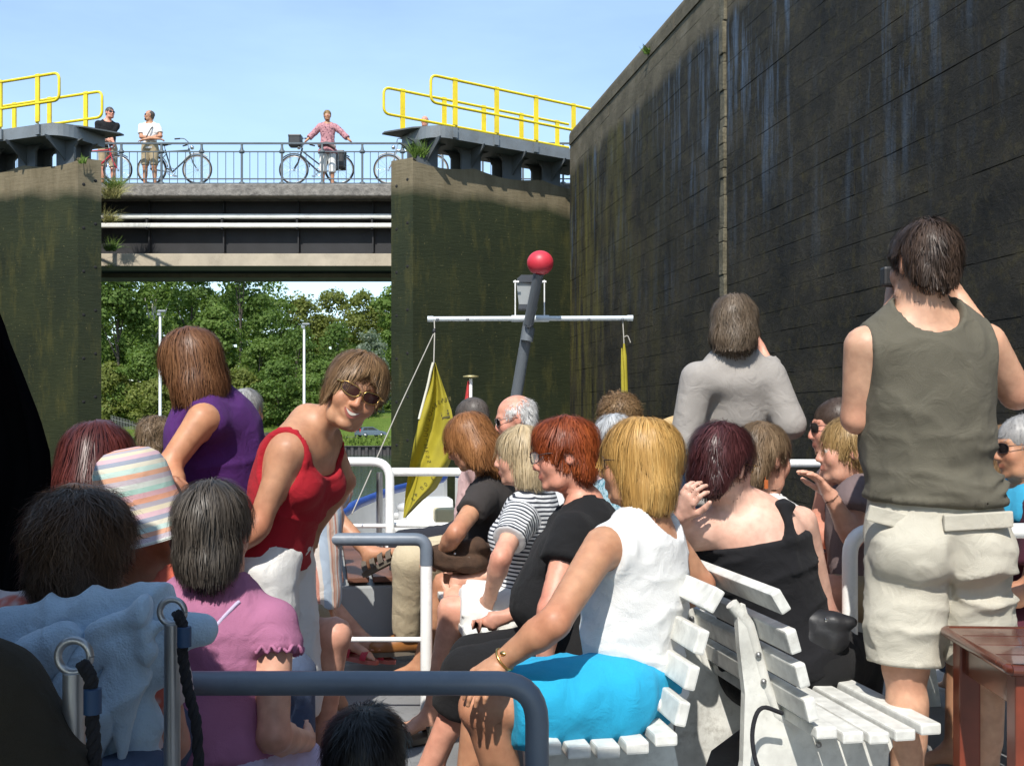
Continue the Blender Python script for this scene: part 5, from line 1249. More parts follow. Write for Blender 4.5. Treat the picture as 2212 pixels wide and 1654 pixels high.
# built-in locker with brown slatted seat along the port side
lk = empty('locker_bench', P(640, 1400, 5.6), 'grey locker bench with brown slatted seat on the port side', 'bench'); lb = A(*lk.location); lb[2] = 0; lk.location.z = 0
c0 = P(735, 1250, 5.6); 
def LB(rt, fw, z): return A(c0[0], c0[1], 0) + BR * rt + BA * fw + UP * z
b = MB(); b.box(LB(0.02, 0.38, 0.235), (0.78, 1.6, 0.44), RB, 0.015); b.box(LB(0.02, 0.38, 0.04), (0.84, 1.64, 0.05), RB, 0.01); b.build('locker', greyp, lk, lb)
wood = plain('brown_slat_wood', (0.15, 0.065, 0.04), 0.5, 0.25, 5, bmp=0.2)
for i in range(6):
    b = MB(); b.box(LB(-0.30 + i * 0.128, 0.38, 0.485), (0.108, 1.62, 0.03), RB, 0.006); b.build('seat_slat', wood, lk, lb)
for i in range(4):
    b = MB(); b.box(LB(-0.42, 0.38, 0.60 + i * 0.10), (0.025, 1.62, 0.082), RB, 0.006); b.build('back_slat', wood, lk, lb)

# ---- deck benches of white slats on cast frames
slatm = plain('bench_white_plastic', (0.64, 0.64, 0.60), 0.45, 0.18, 22, bmp=0.15, bscale=60, grime=0.45); framem = plain('bench_cast_white', (0.60, 0.60, 0.56), 0.5, 0.22, 9, bmp=0.3, grime=0.6)
def bench(label, o, fdir, adir, L, frames=(0.14, 0.5, 0.86), group='white slatted deck benches'):
    """o = near end at floor under the backrest; fdir = the way a sitter faces; adir = along the bench"""
    root = empty('deck_bench', o, label, 'bench', group); o = np.asarray(o, float); fdir = nrm(fdir); adir = nrm(adir)
    q = lambda u_, l, z: fdir * u_ + adir * l + UP * z
    Rb = np.stack([fdir, adir, UP], 1)
    for (u_, z) in ((0.128, 0.492), (0.203, 0.476), (0.278, 0.470), (0.353, 0.474), (0.428, 0.486)):
        b = MB(); b.box(q(u_, L / 2, z), (0.060, L, 0.031), Rb, 0.006); b.build('seat_slat', slatm, root)
    for (u_, z, tl) in ((0.085, 0.555, 0.24), (0.060, 0.645, 0.26), (0.035, 0.735, 0.28), (0.000, 0.840, 0.55)):
        Rt = Rb @ np.array([[math.cos(tl), 0, -math.sin(tl)], [0, 1, 0], [math.sin(tl), 0, math.cos(tl)]]); b = MB(); b.box(q(u_, L / 2, z), (0.031, L, 0.064), Rt, 0.006); b.build('back_slat', slatm, root)
    ol = [(-0.040, 0.790), (-0.016, 0.80), (0.006, 0.72), (0.048, 0.57), (0.085, 0.47), (0.13, 0.460), (0.28, 0.440), (0.42, 0.455), (0.46, 0.465), (0.465, 0.43), (0.42, 0.36), (0.41, 0.20), (0.44, 0.0), (0.35, 0.0), (0.33, 0.16), (0.27, 0.27), (0.19, 0.285), (0.09, 0.22), (0.045, 0.10), (0.03, 0.0), (-0.085, 0.0), (-0.060, 0.16), (-0.022, 0.36), (-0.016, 0.55), (-0.032, 0.68)]
    for fr in frames:
        b = MB(); w = fdir; b.prism(ol if np.cross(w, UP) @ adir > 0 else ol, q(0, L * fr, 0), w, UP, 0.028)
        b.tube([q(x + 0.0, L * fr - 0.0, z) for x, z in [(-0.05, 0.8), (0.0, 0.74), (0.045, 0.58), (0.08, 0.49), (0.13, 0.456), (0.28, 0.436), (0.41, 0.452)]], 0.019, 8)
        fo = b.build('frame', framem, root)
        for x, z in ((0.02, 0.66), (0.035, 0.585), (0.2, 0.40), (0.36, 0.405)):
            b = MB(); b.ball(q(x, L * fr - 0.022, z), 0.009, 8, 5); b.build('bolt', plain('bolt_steel', (0.3, 0.3, 0.3), 0.4, 0.1, metal=0.8), fo)
    return root
LFT = -BR; RGT = BR
nearA = A(0.515, 2.60, 0); bench('white slatted bench under the seated row, facing left', nearA, LFT, BA, 2.75)
nearB = A(0.700, 2.66, -0.015); bench('white slatted bench back to back with the seated row, facing right', nearB, RGT, BA, 1.75, (0.12, 0.42, 0.85))
stl = empty('deck_stool', (-0.78, 2.42, 0), 'low backless white seat under the person in mauve', 'seat'); 
for i in range(5):
    b = MB(); b.box((0, -0.18 + i * 0.09, 0.35), (1.1, 0.07, 0.036), None, 0.01); b.build('seat_slat', slatm, stl)
for x in (-0.4, 0.4):
    b = MB(); b.box((x, 0, 0.315), (0.05, 0.42, 0.03)); b.box((x, -0.17, 0.15), (0.05, 0.05, 0.30)); b.box((x, 0.17, 0.15), (0.05, 0.05, 0.30)); b.build('frame', framem, stl)
bench('white slatted bench under the hidden row at the starboard rail', A(2.15, 3.05, 0), LFT, BA, 1.9, (0.15, 0.85))
bench('white slatted bench at the bow behind the first row, facing left', A(-0.02, 4.95, 0.14), LFT, BA, 1.3, (0.2, 0.8))
b = MB(); b.box(BP(-0.62, 6.3, 0.07), (1.9, 1.5, 0.139), RB, 0.01); b.build('raised_step', deckm, boat, ob)

# ---- railings
def rail(label, pieces, mats, name='deck_railing', cat='railing'):
    p0 = np.asarray(pieces[0][0][0], float); root = empty(name, (p0[0], p0[1], 0), label, cat); rb = A(p0[0], p0[1], 0)
    for (pts, r, m, nm, br_) in pieces:
        b = MB(); b.tube(bend(pts, br_, 7) if br_ else pts, r, 14); b.build(nm, m, root, rb)
    return root
# near railing (slate hand rail)
zr = 0.728
pL, pC = P(-120, 1484, 2.22), P(1160, 1484, 2.22); pL[2] = pC[2] = zr
rail('slate-grey painted railing right in front of the camera', [([pL, pC, A(pC[0], pC[1], 0.0)], 0.0262, slate, 'hand_rail', 0.085),
     ([A(pL[0], pL[1], 0.36), A(pC[0], pC[1], 0.36)], 0.010, slate, 'lower_bar', 0), ([A(pL[0] + 0.25, pL[1], 0), A(pL[0] + 0.25, pL[1], zr - 0.01)], 0.022, slate, 'post', 0)], None)
# second railing
q0, q1 = P(430, 1164, 4.35), P(921, 1164, 4.35); q0[2] = q1[2] = 0.79
pc = q1.copy(); 
rail('second railing with slate hand rail and white post before the seated row', [([q0, q1 - A(0.095, 0, 0)], 0.0275, slate, 'hand_rail', 0), (bend([q1 - A(0.10, 0, 0), q1, q1 - UP * 0.11], 0.095, 8), 0.0272, slate, 'bent_corner', 0), ([q1 - UP * 0.10, A(q1[0], q1[1], 0)], 0.0255, gloss, 'post', 0),
     ([A(q0[0], q0[1], 0.365), A(q1[0] - 0.02, q1[1], 0.365)], 0.0105, gloss, 'lower_bar', 0), ([A(q0[0], q0[1], 0), q0], 0.0255, gloss, 'post', 0)], None)
# front railing, port
a0, a1 = P(430, 996, 6.15), P(842, 996, 6.15); a0[2] = a1[2] = 1.045
b0, b1 = P(842, 1019, 6.2), P(1500, 1019, 6.2)
rail('white front railing at the port bow beside the yellow flag', [([a0, a1, A(a1[0], a1[1], 0)], 0.027, gloss, 'hand_rail', 0.11), ([A(a0[0], a0[1], 0.66), A(a1[0], a1[1], 0.66)], 0.013, gloss, 'middle_bar', 0),
     ([b0, b1], 0.026, gloss, 'hand_rail', 0), ([b0 - UP * 0.32, b1 - UP * 0.32], 0.015, gloss, 'middle_bar', 0), ([A(b1[0], b1[1], 0), b1], 0.026, gloss, 'post', 0), ([P(820, 1020, 6.3), A(*P(820, 1400, 6.3)[:2], 0.0)], 0.02, plain('rail_steel', (0.5, 0.5, 0.5), 0.3, 0.1, metal=0.9), 'stay', 0)], None)
c0_, c1_ = P(1560, 1000, 6.2), P(2330, 1000, 6.2)
rail('white front railing at the starboard bow behind the crowd', [([c0_, c1_], 0.024, gloss, 'hand_rail', 0), ([A(c0_[0], c0_[1], 0), c0_], 0.024, gloss, 'post', 0), ([c0_ - UP * 0.4, c1_ - UP * 0.4], 0.012, gloss, 'middle_bar', 0), ([A(c1_[0], c1_[1], 0), c1_], 0.024, gloss, 'post', 0)], None)
d0, d1 = P(1836, 1146, 3.40), P(2330, 1146, 3.40)
rail('white railing behind the person in the olive vest', [([A(d0[0], d0[1], 0), d0, d1], 0.0255, gloss, 'hand_rail', 0.085), ([d0 - UP * 0.42, d1 - UP * 0.42], 0.011, gloss, 'middle_bar', 0)], None)
rail('white starboard side railing beyond the right picture edge', [([BP(2.4, -3, 0), BP(2.4, -3, 1.0), BP(2.4, 4.5, 1.0), BP(2.4, 4.5, 0)], 0.024, gloss, 'hand_rail', 0.1)], None)

# ---- rope posts at the stair opening
pipem = plain('pipe_alloy', (0.38, 0.39, 0.41), 0.38, 0.12, 8, metal=0.7); ropem = plain('black_rope', (0.012, 0.012, 0.016), 0.9, 0.2, 60, bmp=0.6, bscale=200)
def rope(pts, r, parent, base, m=None, nm='rope'):
    pts = [np.asarray(p, float) for p in pts]; cv = []
    for i in range(len(pts) - 1):
        for k in range(8): cv.append(pts[i] * (1 - k / 8) + pts[i + 1] * k / 8)
    cv.append(pts[-1]); b = MB()
    for ph in (0, 2.1, 4.2):
        st = []
        for i, p in enumerate(cv):
            d = nrm(cv[min(i + 1, len(cv) - 1)] - cv[max(i - 1, 0)]); x = nrm(np.cross(d, A(0.3, 1, 0.1))); y = np.cross(d, x); a = ph + i * 0.85; st.append(p + (x * math.cos(a) + y * math.sin(a)) * r * 0.55)
        b.tube(st, r * 0.62, 7)
    return b.build(nm, m or ropem, parent, base)
for lab, px, ytop, d, rp, rr, ropepts in (('alloy rope post with ring before the mauve shirt', 372, 1348, 1.72, 0.0135, 0.021, [(382, 1322), (396, 1352), (394, 1410), (404, 1480), (424, 1560), (432, 1700)]),
        ('thicker alloy rope post with ring in the lower left corner', 160, 1452, 1.36, 0.0145, 0.0215, [(178, 1432), (196, 1462), (198, 1540), (204, 1620), (206, 1720)])):
    top = P(px, ytop, d); root = empty('rope_post', (top[0], top[1], 0), lab, 'post', 'rope posts at the stair opening'); rb = A(top[0], top[1], 0)
    b = MB(); b.tube([A(top[0], top[1], 0), top], rp, 14); b.build('pipe', pipem, root, rb)
    b = MB(); b.ring(top + UP * rr, np.array([[1, 0, 0], [0, 0, -1], [0, 1, 0]], float), rr, 0.0055, 24, 8); b.build('ring', pipem, root, rb)
    rope([P(x, y, d - 0.025) for x, y in ropepts], 0.0085, root, rb)
    b = MB(); q = P(*[(398, 1380), (200, 1520)][0 if px > 300 else 1], d - 0.03); b.tube([q + UP * 0.02, q - UP * 0.012], 0.012, 8); b.build('tape', plain('blue_tape', (0.02, 0.06, 0.14), 0.6, 0.1), root, rb)

# ---- mast with ball, floodlight, yard, flags
mr = empty('mast', (*P(1112, 1200, 7.4)[:2], 0.0), 'grey folding mast with red ball and crossbar on the foredeck', 'mast'); mbp = A(*mr.location)
mg = plain('mast_grey', (0.13, 0.145, 0.16), 0.4, 0.08, 4); yardm = plain('yard_pale_grey', (0.55, 0.60, 0.62), 0.4, 0.06, 5); redb = plain('ball_red', (0.55, 0.035, 0.055), 0.45, 0.08, 5, bmp=0.1)
m0, m1, m2 = P(1098, 960, 7.3), P(1142, 695, 7.0), P(1164, 590, 6.7)
b = MB(); b.tube([A(m0[0] - 0.1, m0[1] + 0.1, 0), m0, m1], [0.045, 0.043, 0.038], 14); b.build('lower_pole', mg, mr, mbp)
b = MB(); b.tube([P(1142, 697, 6.93), m2], 0.034, 14); b.ball(P(1142, 697, 6.93), 0.034, 12, 8); b.build('upper_pole', mg, mr, mbp)
b = MB(); b.tube([m1 + UP * -0.13 - A(0.014, 0, 0), m1 + UP * -0.04], 0.044, 14); b.build('collar', mg, mr, mbp)
b = MB(); b.ball(P(1167, 568, 6.7), 0.083, 28, 18, (1.05, 1.05, 0.97)); b.build('red_ball', redb, mr, mbp)
y0_, y1_ = P(925, 689, 7.0), P(1366, 687, 7.0)
b = MB(); b.tube([y0_, y1_], 0.0165, 12); b.tube([y1_ - A(0.035, 0, 0), y1_ + A(0.004, 0, 0)], 0.020, 12); b.tube([y0_ - A(0.004, 0, 0), y0_ + A(0.035, 0, 0)], 0.020, 12); b.tube([P(1105, 688, 7.0), P(1186, 688, 7.0)], 0.0225, 12); yo = b.build('yard', yardm, mr, mbp)
b = MB()
for px in (945, 1010, 1272, 1345): b.ball(P(px, 690, 6.975), 0.011, 8, 6)
b.build('yard_bolt', mg, yo, mbp)
fl_ = MB(); fc = P(1140, 636, 7.12); fl_.prism([(-0.075, 0.10), (-0.045, 0.125), (0.045, 0.125), (0.075, 0.10), (0.078, 0.075), (-0.078, 0.075)], fc, A(1, 0, 0), UP, 0.16); fl_.build('lamp_hood', plain('lamp_dark', (0.045, 0.05, 0.06), 0.4, 0.1), mr, mbp)
fl_ = MB(); fl_.prism([(-0.078, 0.073), (0.078, 0.073), (0.062, -0.075), (-0.062, -0.075)], fc, A(1, 0, 0), UP, 0.12); fl_.build('lamp_glass', plain('lamp_pane', (0.26, 0.27, 0.27), 0.2, 0.1, spec=0.6), mr, mbp)
fl_ = MB(); fl_.box(fc - UP * 0.092, (0.13, 0.13, 0.03)); fl_.build('lamp_foot', plain('lamp_dark', (0.045, 0.05, 0.06), 0.4, 0.1), mr, mbp)
for px in (1113, 1176):
    b = MB(); b.tube([P(px, 605, 7.0), P(px, 688, 7.0)], 0.005, 6); b.tube([P(px + (-4 if px < 1140 else 4), 609, 7.0), P(px + (8 if px < 1140 else -8), 609, 7.0)], 0.0075, 6); b.build('lamp_bracket', gloss, mr, mbp)
# flags
fy, t_, b_ = new_mat('flag_yellow'); v = coords(t_); t_.links.new(ramp(t_, noise(t_, v, 7, 4), [(0.3, (0.27, 0.225, 0.012)), (0.7, (0.37, 0.31, 0.018))]), b_.inputs['Base Color']); b_.inputs['Roughness'].default_value = 0.75
b_.inputs['Subsurface Weight'].default_value = 0.0; bump(t_, b_, noise(t_, v, 900, 2), 0.2, 0.002)
inkm = plain('flag_print', (0.09, 0.075, 0.02), 0.8, 0.1)
fw_ = plain('flag_hem', (0.62, 0.60, 0.5), 0.8, 0.1)
LE = [(783, 936), (800, 931), (830, 925), (905, 905), (960, 893), (1010, 884), (1060, 876), (1118, 871)]; RE = [(783, 941), (800, 946), (835, 958), (885, 975), (940, 985), (1000, 972), (1055, 943), (1085, 908), (1118, 876)]
def interp(tab, y):
    for (y0, x0), (y1, x1) in zip(tab[:-1], tab[1:]):
        if y0 <= y <= y1: return x0 + (x1 - x0) * (y - y0) / (y1 - y0)
    return tab[-1][1]
FD = 6.75
def fpt(s, y):
    x0, x1 = interp(LE, y), interp(RE, y); px = x0 + (x1 - x0) * s; wv = 0.045 * math.sin(s * 7.5 + y * 0.012) * min(1, (y - 775) / 120) + 0.02 * math.sin(s * 14 + y * 0.03)
    return P(px, y, FD + wv)
fg = empty('yellow_flag', P(937, 790, FD), 'limp yellow flag with reversed lettering on its halyard', 'flag'); fgb = A(*fg.location)
ny, ns = 56, 18; v = [fpt(j / ns, 783 + 335 * i / ny) for i in range(ny + 1) for j in range(ns + 1)]; f = [(i * (ns + 1) + j, i * (ns + 1) + j + 1, (i + 1) * (ns + 1) + j + 1, (i + 1) * (ns + 1) + j) for i in range(ny) for j in range(ns)]
k = len(v); v2 = v + [p + A(0, 0.004, 0) for p in v]; o = mesh_obj('cloth', v2, f + [tuple(a + k for a in q[::-1]) for q in f], fy, fg, True, fgb)
b = MB(); b.tube([fpt(0, y) + A(0, -0.003, 0) for y in np.linspace(783, 905, 12)], 0.009, 8); b.build('hem', fw_, fg, fgb)
cordm = plain('halyard', (0.35, 0.33, 0.29), 0.8, 0.1)
b = MB(); b.tube([P(938, 690, 7.0), P(939, 716, 6.9), P(937, 785, FD)], 0.0042, 6); b.tube([P(937, 720, 6.9), P(860, 885, 6.4), P(760, 1110, 6.0)], 0.0038, 6); b.build('halyard', cordm, fg, fgb)
b = MB(); b.ball(P(938, 716, 6.9), 0.016, 8, 6, (0.8, 0.8, 1.4)); b.build('block', plain('bike_black', (0.02, 0.02, 0.022), 0.5, 0.1), fg, fgb)
def glyph(ch, px, py, ang, size, dep, m, parent, base, mirror=True):
    cu = bpy.data.curves.new('letter', 'FONT'); cu.body = ch; cu.align_x = 'CENTER'; cu.align_y = 'CENTER'; cu.size = size; to = bpy.data.objects.new('letter', cu); me = bpy.data.meshes.new_from_object(to)
    bpy.data.objects.remove(to); n = len(me.vertices)
    if n == 0: return
    co = np.zeros(n * 3); me.vertices.foreach_get('co', co); co = co.reshape(-1, 3); ca, sn = math.cos(ang), math.sin(ang)
    x = co[:, 0] * (-1 if mirror else 1); z = co[:, 1]; c = P(px, py, dep(px, py)); w = np.stack([c[0] + x * ca - z * sn, np.zeros(n), c[2] + x * sn + z * ca], 1)
    for i in range(n):      # lay every corner of the letter on the cloth
        yy = dep(CX + w[i, 0] / c[1] * F, HZ - (w[i, 2] - CAMZ) / c[1] * F) - 0.004; w[i, 1] = yy
    w -= base; me.vertices.foreach_set('co', w.astype(np.float32).ravel()); me.update(); me.materials.clear(); me.materials.append(m); put(bpy.data.objects.new('letter', me), parent)
def fdep(px, py):
    x0, x1 = interp(LE, py), interp(RE, py); return fpt(min(1, max(0, (px - x0) / max(2, x1 - x0))), min(1117, max(784, py)))[1]
for ch, px, py, an in (('R', 971, 862, 0.1), ('E', 963, 864, -0.15), ('S', 955, 865, -0.2), ('S', 948, 869, 0.5), ('E', 941, 875, 0.7), ('N', 935, 884, 0.8), ('O', 929, 894, 1.0), ('L', 925, 906, 1.2), ('I', 923, 917, 1.3), ('D', 921, 928, 1.4), ('U', 920, 939, 1.5), ('C', 920, 951, 1.6), ('H', 921, 963, 1.65), ('E', 922, 975, 1.7), ('S', 924, 986, 1.8), ('S', 927, 996, 1.9),
        ('0', 944, 1026, 0.75), ('3', 935, 1034, 0.75), ('0', 920, 1046, 0.8), ('0', 912, 1054, 0.85), ('4', 899, 1068, 1.0), ('3', 893, 1078, 1.1)):
    glyph(ch, px, py, -an if False else an, 0.038, fdep, inkm, fg, fgb)
b = MB()
for i, (x0, y0, x1, y1) in enumerate(((952, 893, 968, 886), (953, 898, 970, 892), (955, 903, 972, 899))):
    a, c = P(x0, y0, fdep(x0, y0) - 0.006), P(x1, y1, fdep(x1, y1) - 0.006); d = (c - a); n_ = A(0, 0, 0.007); b.add([a - n_, c - n_, c + n_, a + n_], [(0, 1, 2, 3)])
b.build('emblem', inkm, fg, fgb)
# furled flag at the right yard arm
fr_ = empty('furled_flag', P(1348, 760, 6.95), 'furled narrow yellow flag hanging from the right yard end', 'flag'); frb = A(*fr_.location)
b = MB(); b.tube([P(1348, 742, 6.95), P(1349, 770, 6.95), P(1350, 830, 6.95), P(1352, 910, 6.95), P(1354, 990, 6.95)], [0.006, 0.016, 0.02, 0.021, 0.018], 9); b.tube([P(1343, 752, 6.94), P(1345, 800, 6.93), P(1347, 900, 6.93), P(1347, 985, 6.94)], [0.004, 0.013, 0.014, 0.01], 7); b.build('cloth', fy, fr_, frb)
b = MB(); b.tube([P(1345, 690, 7.0), P(1347, 722, 6.96), P(1348, 745, 6.95)], 0.004, 6); b.tube(bend([P(1348, 728, 6.95), P(1356, 724, 6.95), P(1362, 740, 6.95)], 0.02), 0.004, 6); b.build('halyard', cordm, fr_, frb)
for ch, px, py, an in (('F', 1352, 868, 1.4), ('E', 1352, 854, 1.5), ('R', 1353, 882, 1.5)): glyph(ch, px, py, an, 0.032, lambda x, y: 6.925, inkm, fr_, frb)
# bow staff with red and white flag
bf = empty('bow_flag', P(1018, 1040, 9.2), 'small red and white flag on a short white bow staff', 'flag'); bfb = A(*bf.location)
b = MB(); b.tube([P(1016, 1060, 9.2), P(1017, 818, 9.2)], 0.016, 10); b.build('staff', gloss, bf, bfb)
b = MB(); b.lathe(P(1017, 815, 9.2), [(0.001, 0), (0.07, 0.0), (0.07, 0.012), (0.02, 0.02), (0.001, 0.02)], 16); b.build('truck', plain('brass', (0.5, 0.42, 0.2), 0.4, 0.1, metal=0.5), bf, bfb)
b = MB(); v = []
for i in range(13):
    y = 822 + i * 11; w0 = 4 + i * 1.6
    for j in range(5): v.append(P(1014 - w0 * j / 4, y, 9.19 + 0.03 * math.sin(j * 1.7 + i * 0.4)))
b.add(v, [(i * 5 + j, i * 5 + j + 1, (i + 1) * 5 + j + 1, (i + 1) * 5 + j) for i in range(12) for j in range(4)], True); b.build('cloth', plain('flag_red', (0.55, 0.04, 0.04), 0.7, 0.1), bf, bfb)

# ---- wooden table, lower right
tm_, t_, b_ = new_mat('table_mahogany'); v = coords(t_, (1, 9, 9)); t_.links.new(ramp(t_, noise(t_, v, 6, 6, 0.6), [(0.3, (0.055, 0.016, 0.010)), (0.6, (0.115, 0.030, 0.016)), (0.8, (0.16, 0.048, 0.026))]), b_.inputs['Base Color']); b_.inputs['Roughness'].default_value = 0.22; b_.inputs['Coat Weight'].default_value = 0.3
tleg = plain('table_leg_red', (0.17, 0.036, 0.018), 0.3, 0.25, 9)
tb = empty('side_table', (1.53, 2.60, 0), 'small varnished mahogany table in the lower right corner', 'table'); tbb = A(*tb.location)
ta = math.radians(-4); Rt = np.array([[math.cos(ta), -math.sin(ta), 0], [math.sin(ta), math.cos(ta), 0], [0, 0, 1]])
TBP = lambda x, y, z: tbb + Rt @ A(x, y, z)
for i in range(4):
    b = MB(); b.box(TBP(0, -0.165 + i * 0.11, 0.712), (0.68, 0.107, 0.022), Rt, 0.004); b.build('top_plank', tm_, tb, tbb)
b = MB(); b.tube(bend([TBP(-0.345, -0.225, 0.712), TBP(0.345, -0.225, 0.712), TBP(0.345, 0.225, 0.712), TBP(-0.345, 0.225, 0.712), TBP(-0.345, -0.225, 0.712), TBP(-0.30, -0.225, 0.712)], 0.02), 0.0145, 10); b.build('top_edge', tm_, tb, tbb)
for (sx, sy) in ((-1, -1), (1, -1), (-1, 1), (1, 1)):
    b = MB(); b.box(TBP(sx * 0.30, sy * 0.18, 0.35), (0.056, 0.056, 0.70), Rt, 0.006); b.build('leg', tleg, tb, tbb)
for (c_, s_) in (((0, -0.185, 0.655), (0.55, 0.02, 0.09)), ((0, 0.185, 0.655), (0.55, 0.02, 0.09)), ((-0.305, 0, 0.655), (0.02, 0.32, 0.09)), ((0.305, 0, 0.655), (0.02, 0.32, 0.09))):
    b = MB(); b.box(TBP(*c_), s_, Rt, 0.003); b.build('apron', tm_, tb, tbb)
# ------------------------------------------------------------------ the passengers and cyclists
def hm(n, c, h, r=0.42): return hair_mat('hair_' + n, c, h, r)
H_gold = hm('gold', (0.40, 0.225, 0.065), (0.70, 0.46, 0.17)); H_red = hm('red', (0.22, 0.045, 0.012), (0.42, 0.11, 0.03)); H_ash = hm('ash_blond', (0.48, 0.37, 0.22), (0.72, 0.60, 0.41))
H_aub = hm('auburn', (0.24, 0.10, 0.035), (0.48, 0.23, 0.09)); H_bob = hm('brown', (0.12, 0.05, 0.022), (0.32, 0.16, 0.075)); H_fuz = hm('dark_fuzz', (0.075, 0.043, 0.026), (0.19, 0.115, 0.07)); H_mah = hm('mahogany', (0.075, 0.017, 0.014), (0.19, 0.05, 0.04), 0.35)
H_gdk = hm('grey_dark', (0.05, 0.042, 0.035), (0.17, 0.145, 0.12)); H_bur = hm('burgundy', (0.05, 0.015, 0.016), (0.15, 0.05, 0.05), 0.35); H_dbl = hm('dark_blond', (0.16, 0.105, 0.06), (0.34, 0.245, 0.155)); H_wht = hm('white', (0.55, 0.54, 0.52), (0.8, 0.79, 0.77)); H_sil = hm('silver', (0.45, 0.46, 0.47), (0.7, 0.71, 0.72))
H_grey = hm('grey_brown', (0.13, 0.095, 0.065), (0.30, 0.24, 0.18)); H_dkb = hm('dark_brown', (0.055, 0.035, 0.025), (0.15, 0.10, 0.075)); H_blk = hm('black', (0.012, 0.011, 0.011), (0.03, 0.026, 0.024)); H_cur = hm('curly_brown', (0.19, 0.11, 0.05), (0.36, 0.235, 0.12)); H_stub = hm('stubble', (0.09, 0.075, 0.065), (0.16, 0.14, 0.13)); H_lbr = hm('light_brown', (0.2, 0.115, 0.055), (0.42, 0.27, 0.14)); H_gm = hm('grey_man', (0.30, 0.29, 0.28), (0.5, 0.49, 0.47)); H_hon = hm('honey', (0.3, 0.19, 0.075), (0.52, 0.36, 0.17))
gold = plain('gold_metal', (0.6, 0.4, 0.14), 0.3, 0.05, metal=1.0); dframe = plain('dark_frame', (0.03, 0.02, 0.02), 0.4, 0.1); lensd = plain('lens_dark', (0.012, 0.010, 0.010), 0.08, 0.05); 
m_, t_, b_ = new_mat('lens_clear'); b_.inputs['Base Color'].default_value = (0.9, 0.92, 0.9, 1); b_.inputs['Roughness'].default_value = 0.02; b_.inputs['Alpha'].default_value = 0.22; lensc = m_
m_, t_, b_ = new_mat('lens_brown'); b_.inputs['Base Color'].default_value = (0.035, 0.010, 0.008, 1); b_.inputs['Roughness'].default_value = 0.1; b_.inputs['Specular IOR Level'].default_value = 0.25; lensb = m_
white = cloth('white_blouse', (0.74, 0.74, 0.73), 0.03, 0.8); turq = cloth('turquoise_cotton', (0.02, 0.36, 0.60), 0.05); blackc = cloth('black_jersey', (0.009, 0.009, 0.011), 0.15); blackl = cloth('black_linen', (0.010, 0.010, 0.011), 0.15)
grey_tee = cloth('charcoal_tee', (0.042, 0.036, 0.034), 0.1); redc = cloth('red_jersey', (0.36, 0.012, 0.022), 0.08); purple = cloth('purple_knit', (0.075, 0.018, 0.13), 0.08); mauve = cloth('mauve_voile', (0.40, 0.155, 0.27), 0.06); olive = cloth('olive_cotton', (0.115, 0.105, 0.078), 0.08); sand = cloth('sand_cotton', (0.50, 0.47, 0.39), 0.05)
greyk = cloth('grey_sweater', (0.34, 0.315, 0.29), 0.06); whitep_ = cloth('white_twill', (0.76, 0.75, 0.72), 0.03); khaki = cloth('khaki_cotton', (0.36, 0.29, 0.185), 0.07); coral = cloth('coral_cotton', (0.62, 0.14, 0.085), 0.06); pinks = cloth('pale_pink_cotton', (0.68, 0.46, 0.44), 0.05); maroon = cloth('maroon_cotton', (0.07, 0.015, 0.028), 0.1); taupe = cloth('taupe_jersey', (0.17, 0.125, 0.125), 0.07); darkt = cloth('dark_navy_trouser', (0.022, 0.024, 0.032), 0.1); lilac = cloth('lilac_cotton', (0.55, 0.48, 0.66), 0.05); dkol = cloth('dark_olive_jacket', (0.034, 0.027, 0.017), 0.15); teal = cloth('turquoise_shirt', (0.04, 0.33, 0.52), 0.05); orange = cloth('orange_cotton', (0.55, 0.16, 0.03), 0.05); denim = cloth('blue_denim', (0.07, 0.10, 0.17), 0.1)
strm = cloth('navy_stripe_jersey', (0.7, 0.7, 0.7), 0.03, stripes=(0.0165, [(0.0, (0.70, 0.71, 0.72)), (0.55, (0.03, 0.035, 0.05))]))
bluepat = cloth('pale_blue_print', (0.40, 0.56, 0.62), 0.05, blot=((0.12, 0.30, 0.36), 60, 0.52)); plaid = cloth('grey_plaid', (0.68, 0.68, 0.67), 0.04, blot=((0.13, 0.13, 0.15), 16, 0.55)); pinkpat = cloth('rose_print', (0.45, 0.22, 0.24), 0.08, blot=((0.16, 0.07, 0.09), 26, 0.54)); whtpk = cloth('white_pink_print', (0.66, 0.56, 0.56), 0.05, blot=((0.62, 0.16, 0.12), 7, 0.56))
shortst = cloth('candy_stripe_cotton', (0.6, 0.5, 0.45), 0.04, stripes=(0.085, [(0.0, (0.62, 0.42, 0.33)), (0.12, (0.66, 0.60, 0.55)), (0.22, (0.56, 0.26, 0.20)), (0.32, (0.66, 0.60, 0.55)), (0.46, (0.42, 0.50, 0.60)), (0.80, (0.66, 0.60, 0.55)), (0.9, (0.56, 0.30, 0.22))]))
leather_b = plain('tan_leather', (0.27, 0.11, 0.03), 0.35, 0.15, 12, bmp=0.2); leather_d = plain('black_leather', (0.015, 0.014, 0.013), 0.4, 0.1); leather_r = plain('red_leather', (0.42, 0.02, 0.04), 0.35, 0.1); leather_g = plain('grey_sandal', (0.10, 0.08, 0.06), 0.7, 0.15); solem = plain('sole_rubber', (0.13, 0.11, 0.085), 0.8, 0.15); soler = plain('sole_red', (0.4, 0.12, 0.10), 0.7, 0.1)
TANK = dict(t='top', sleeve=0)

def strap_over(ctx, pts, r, m, name):
    b = MB(); b.tube([np.asarray(p, float) for p in pts], r, 8); return b.build(name, m, ctx['root'], ctx['base'])

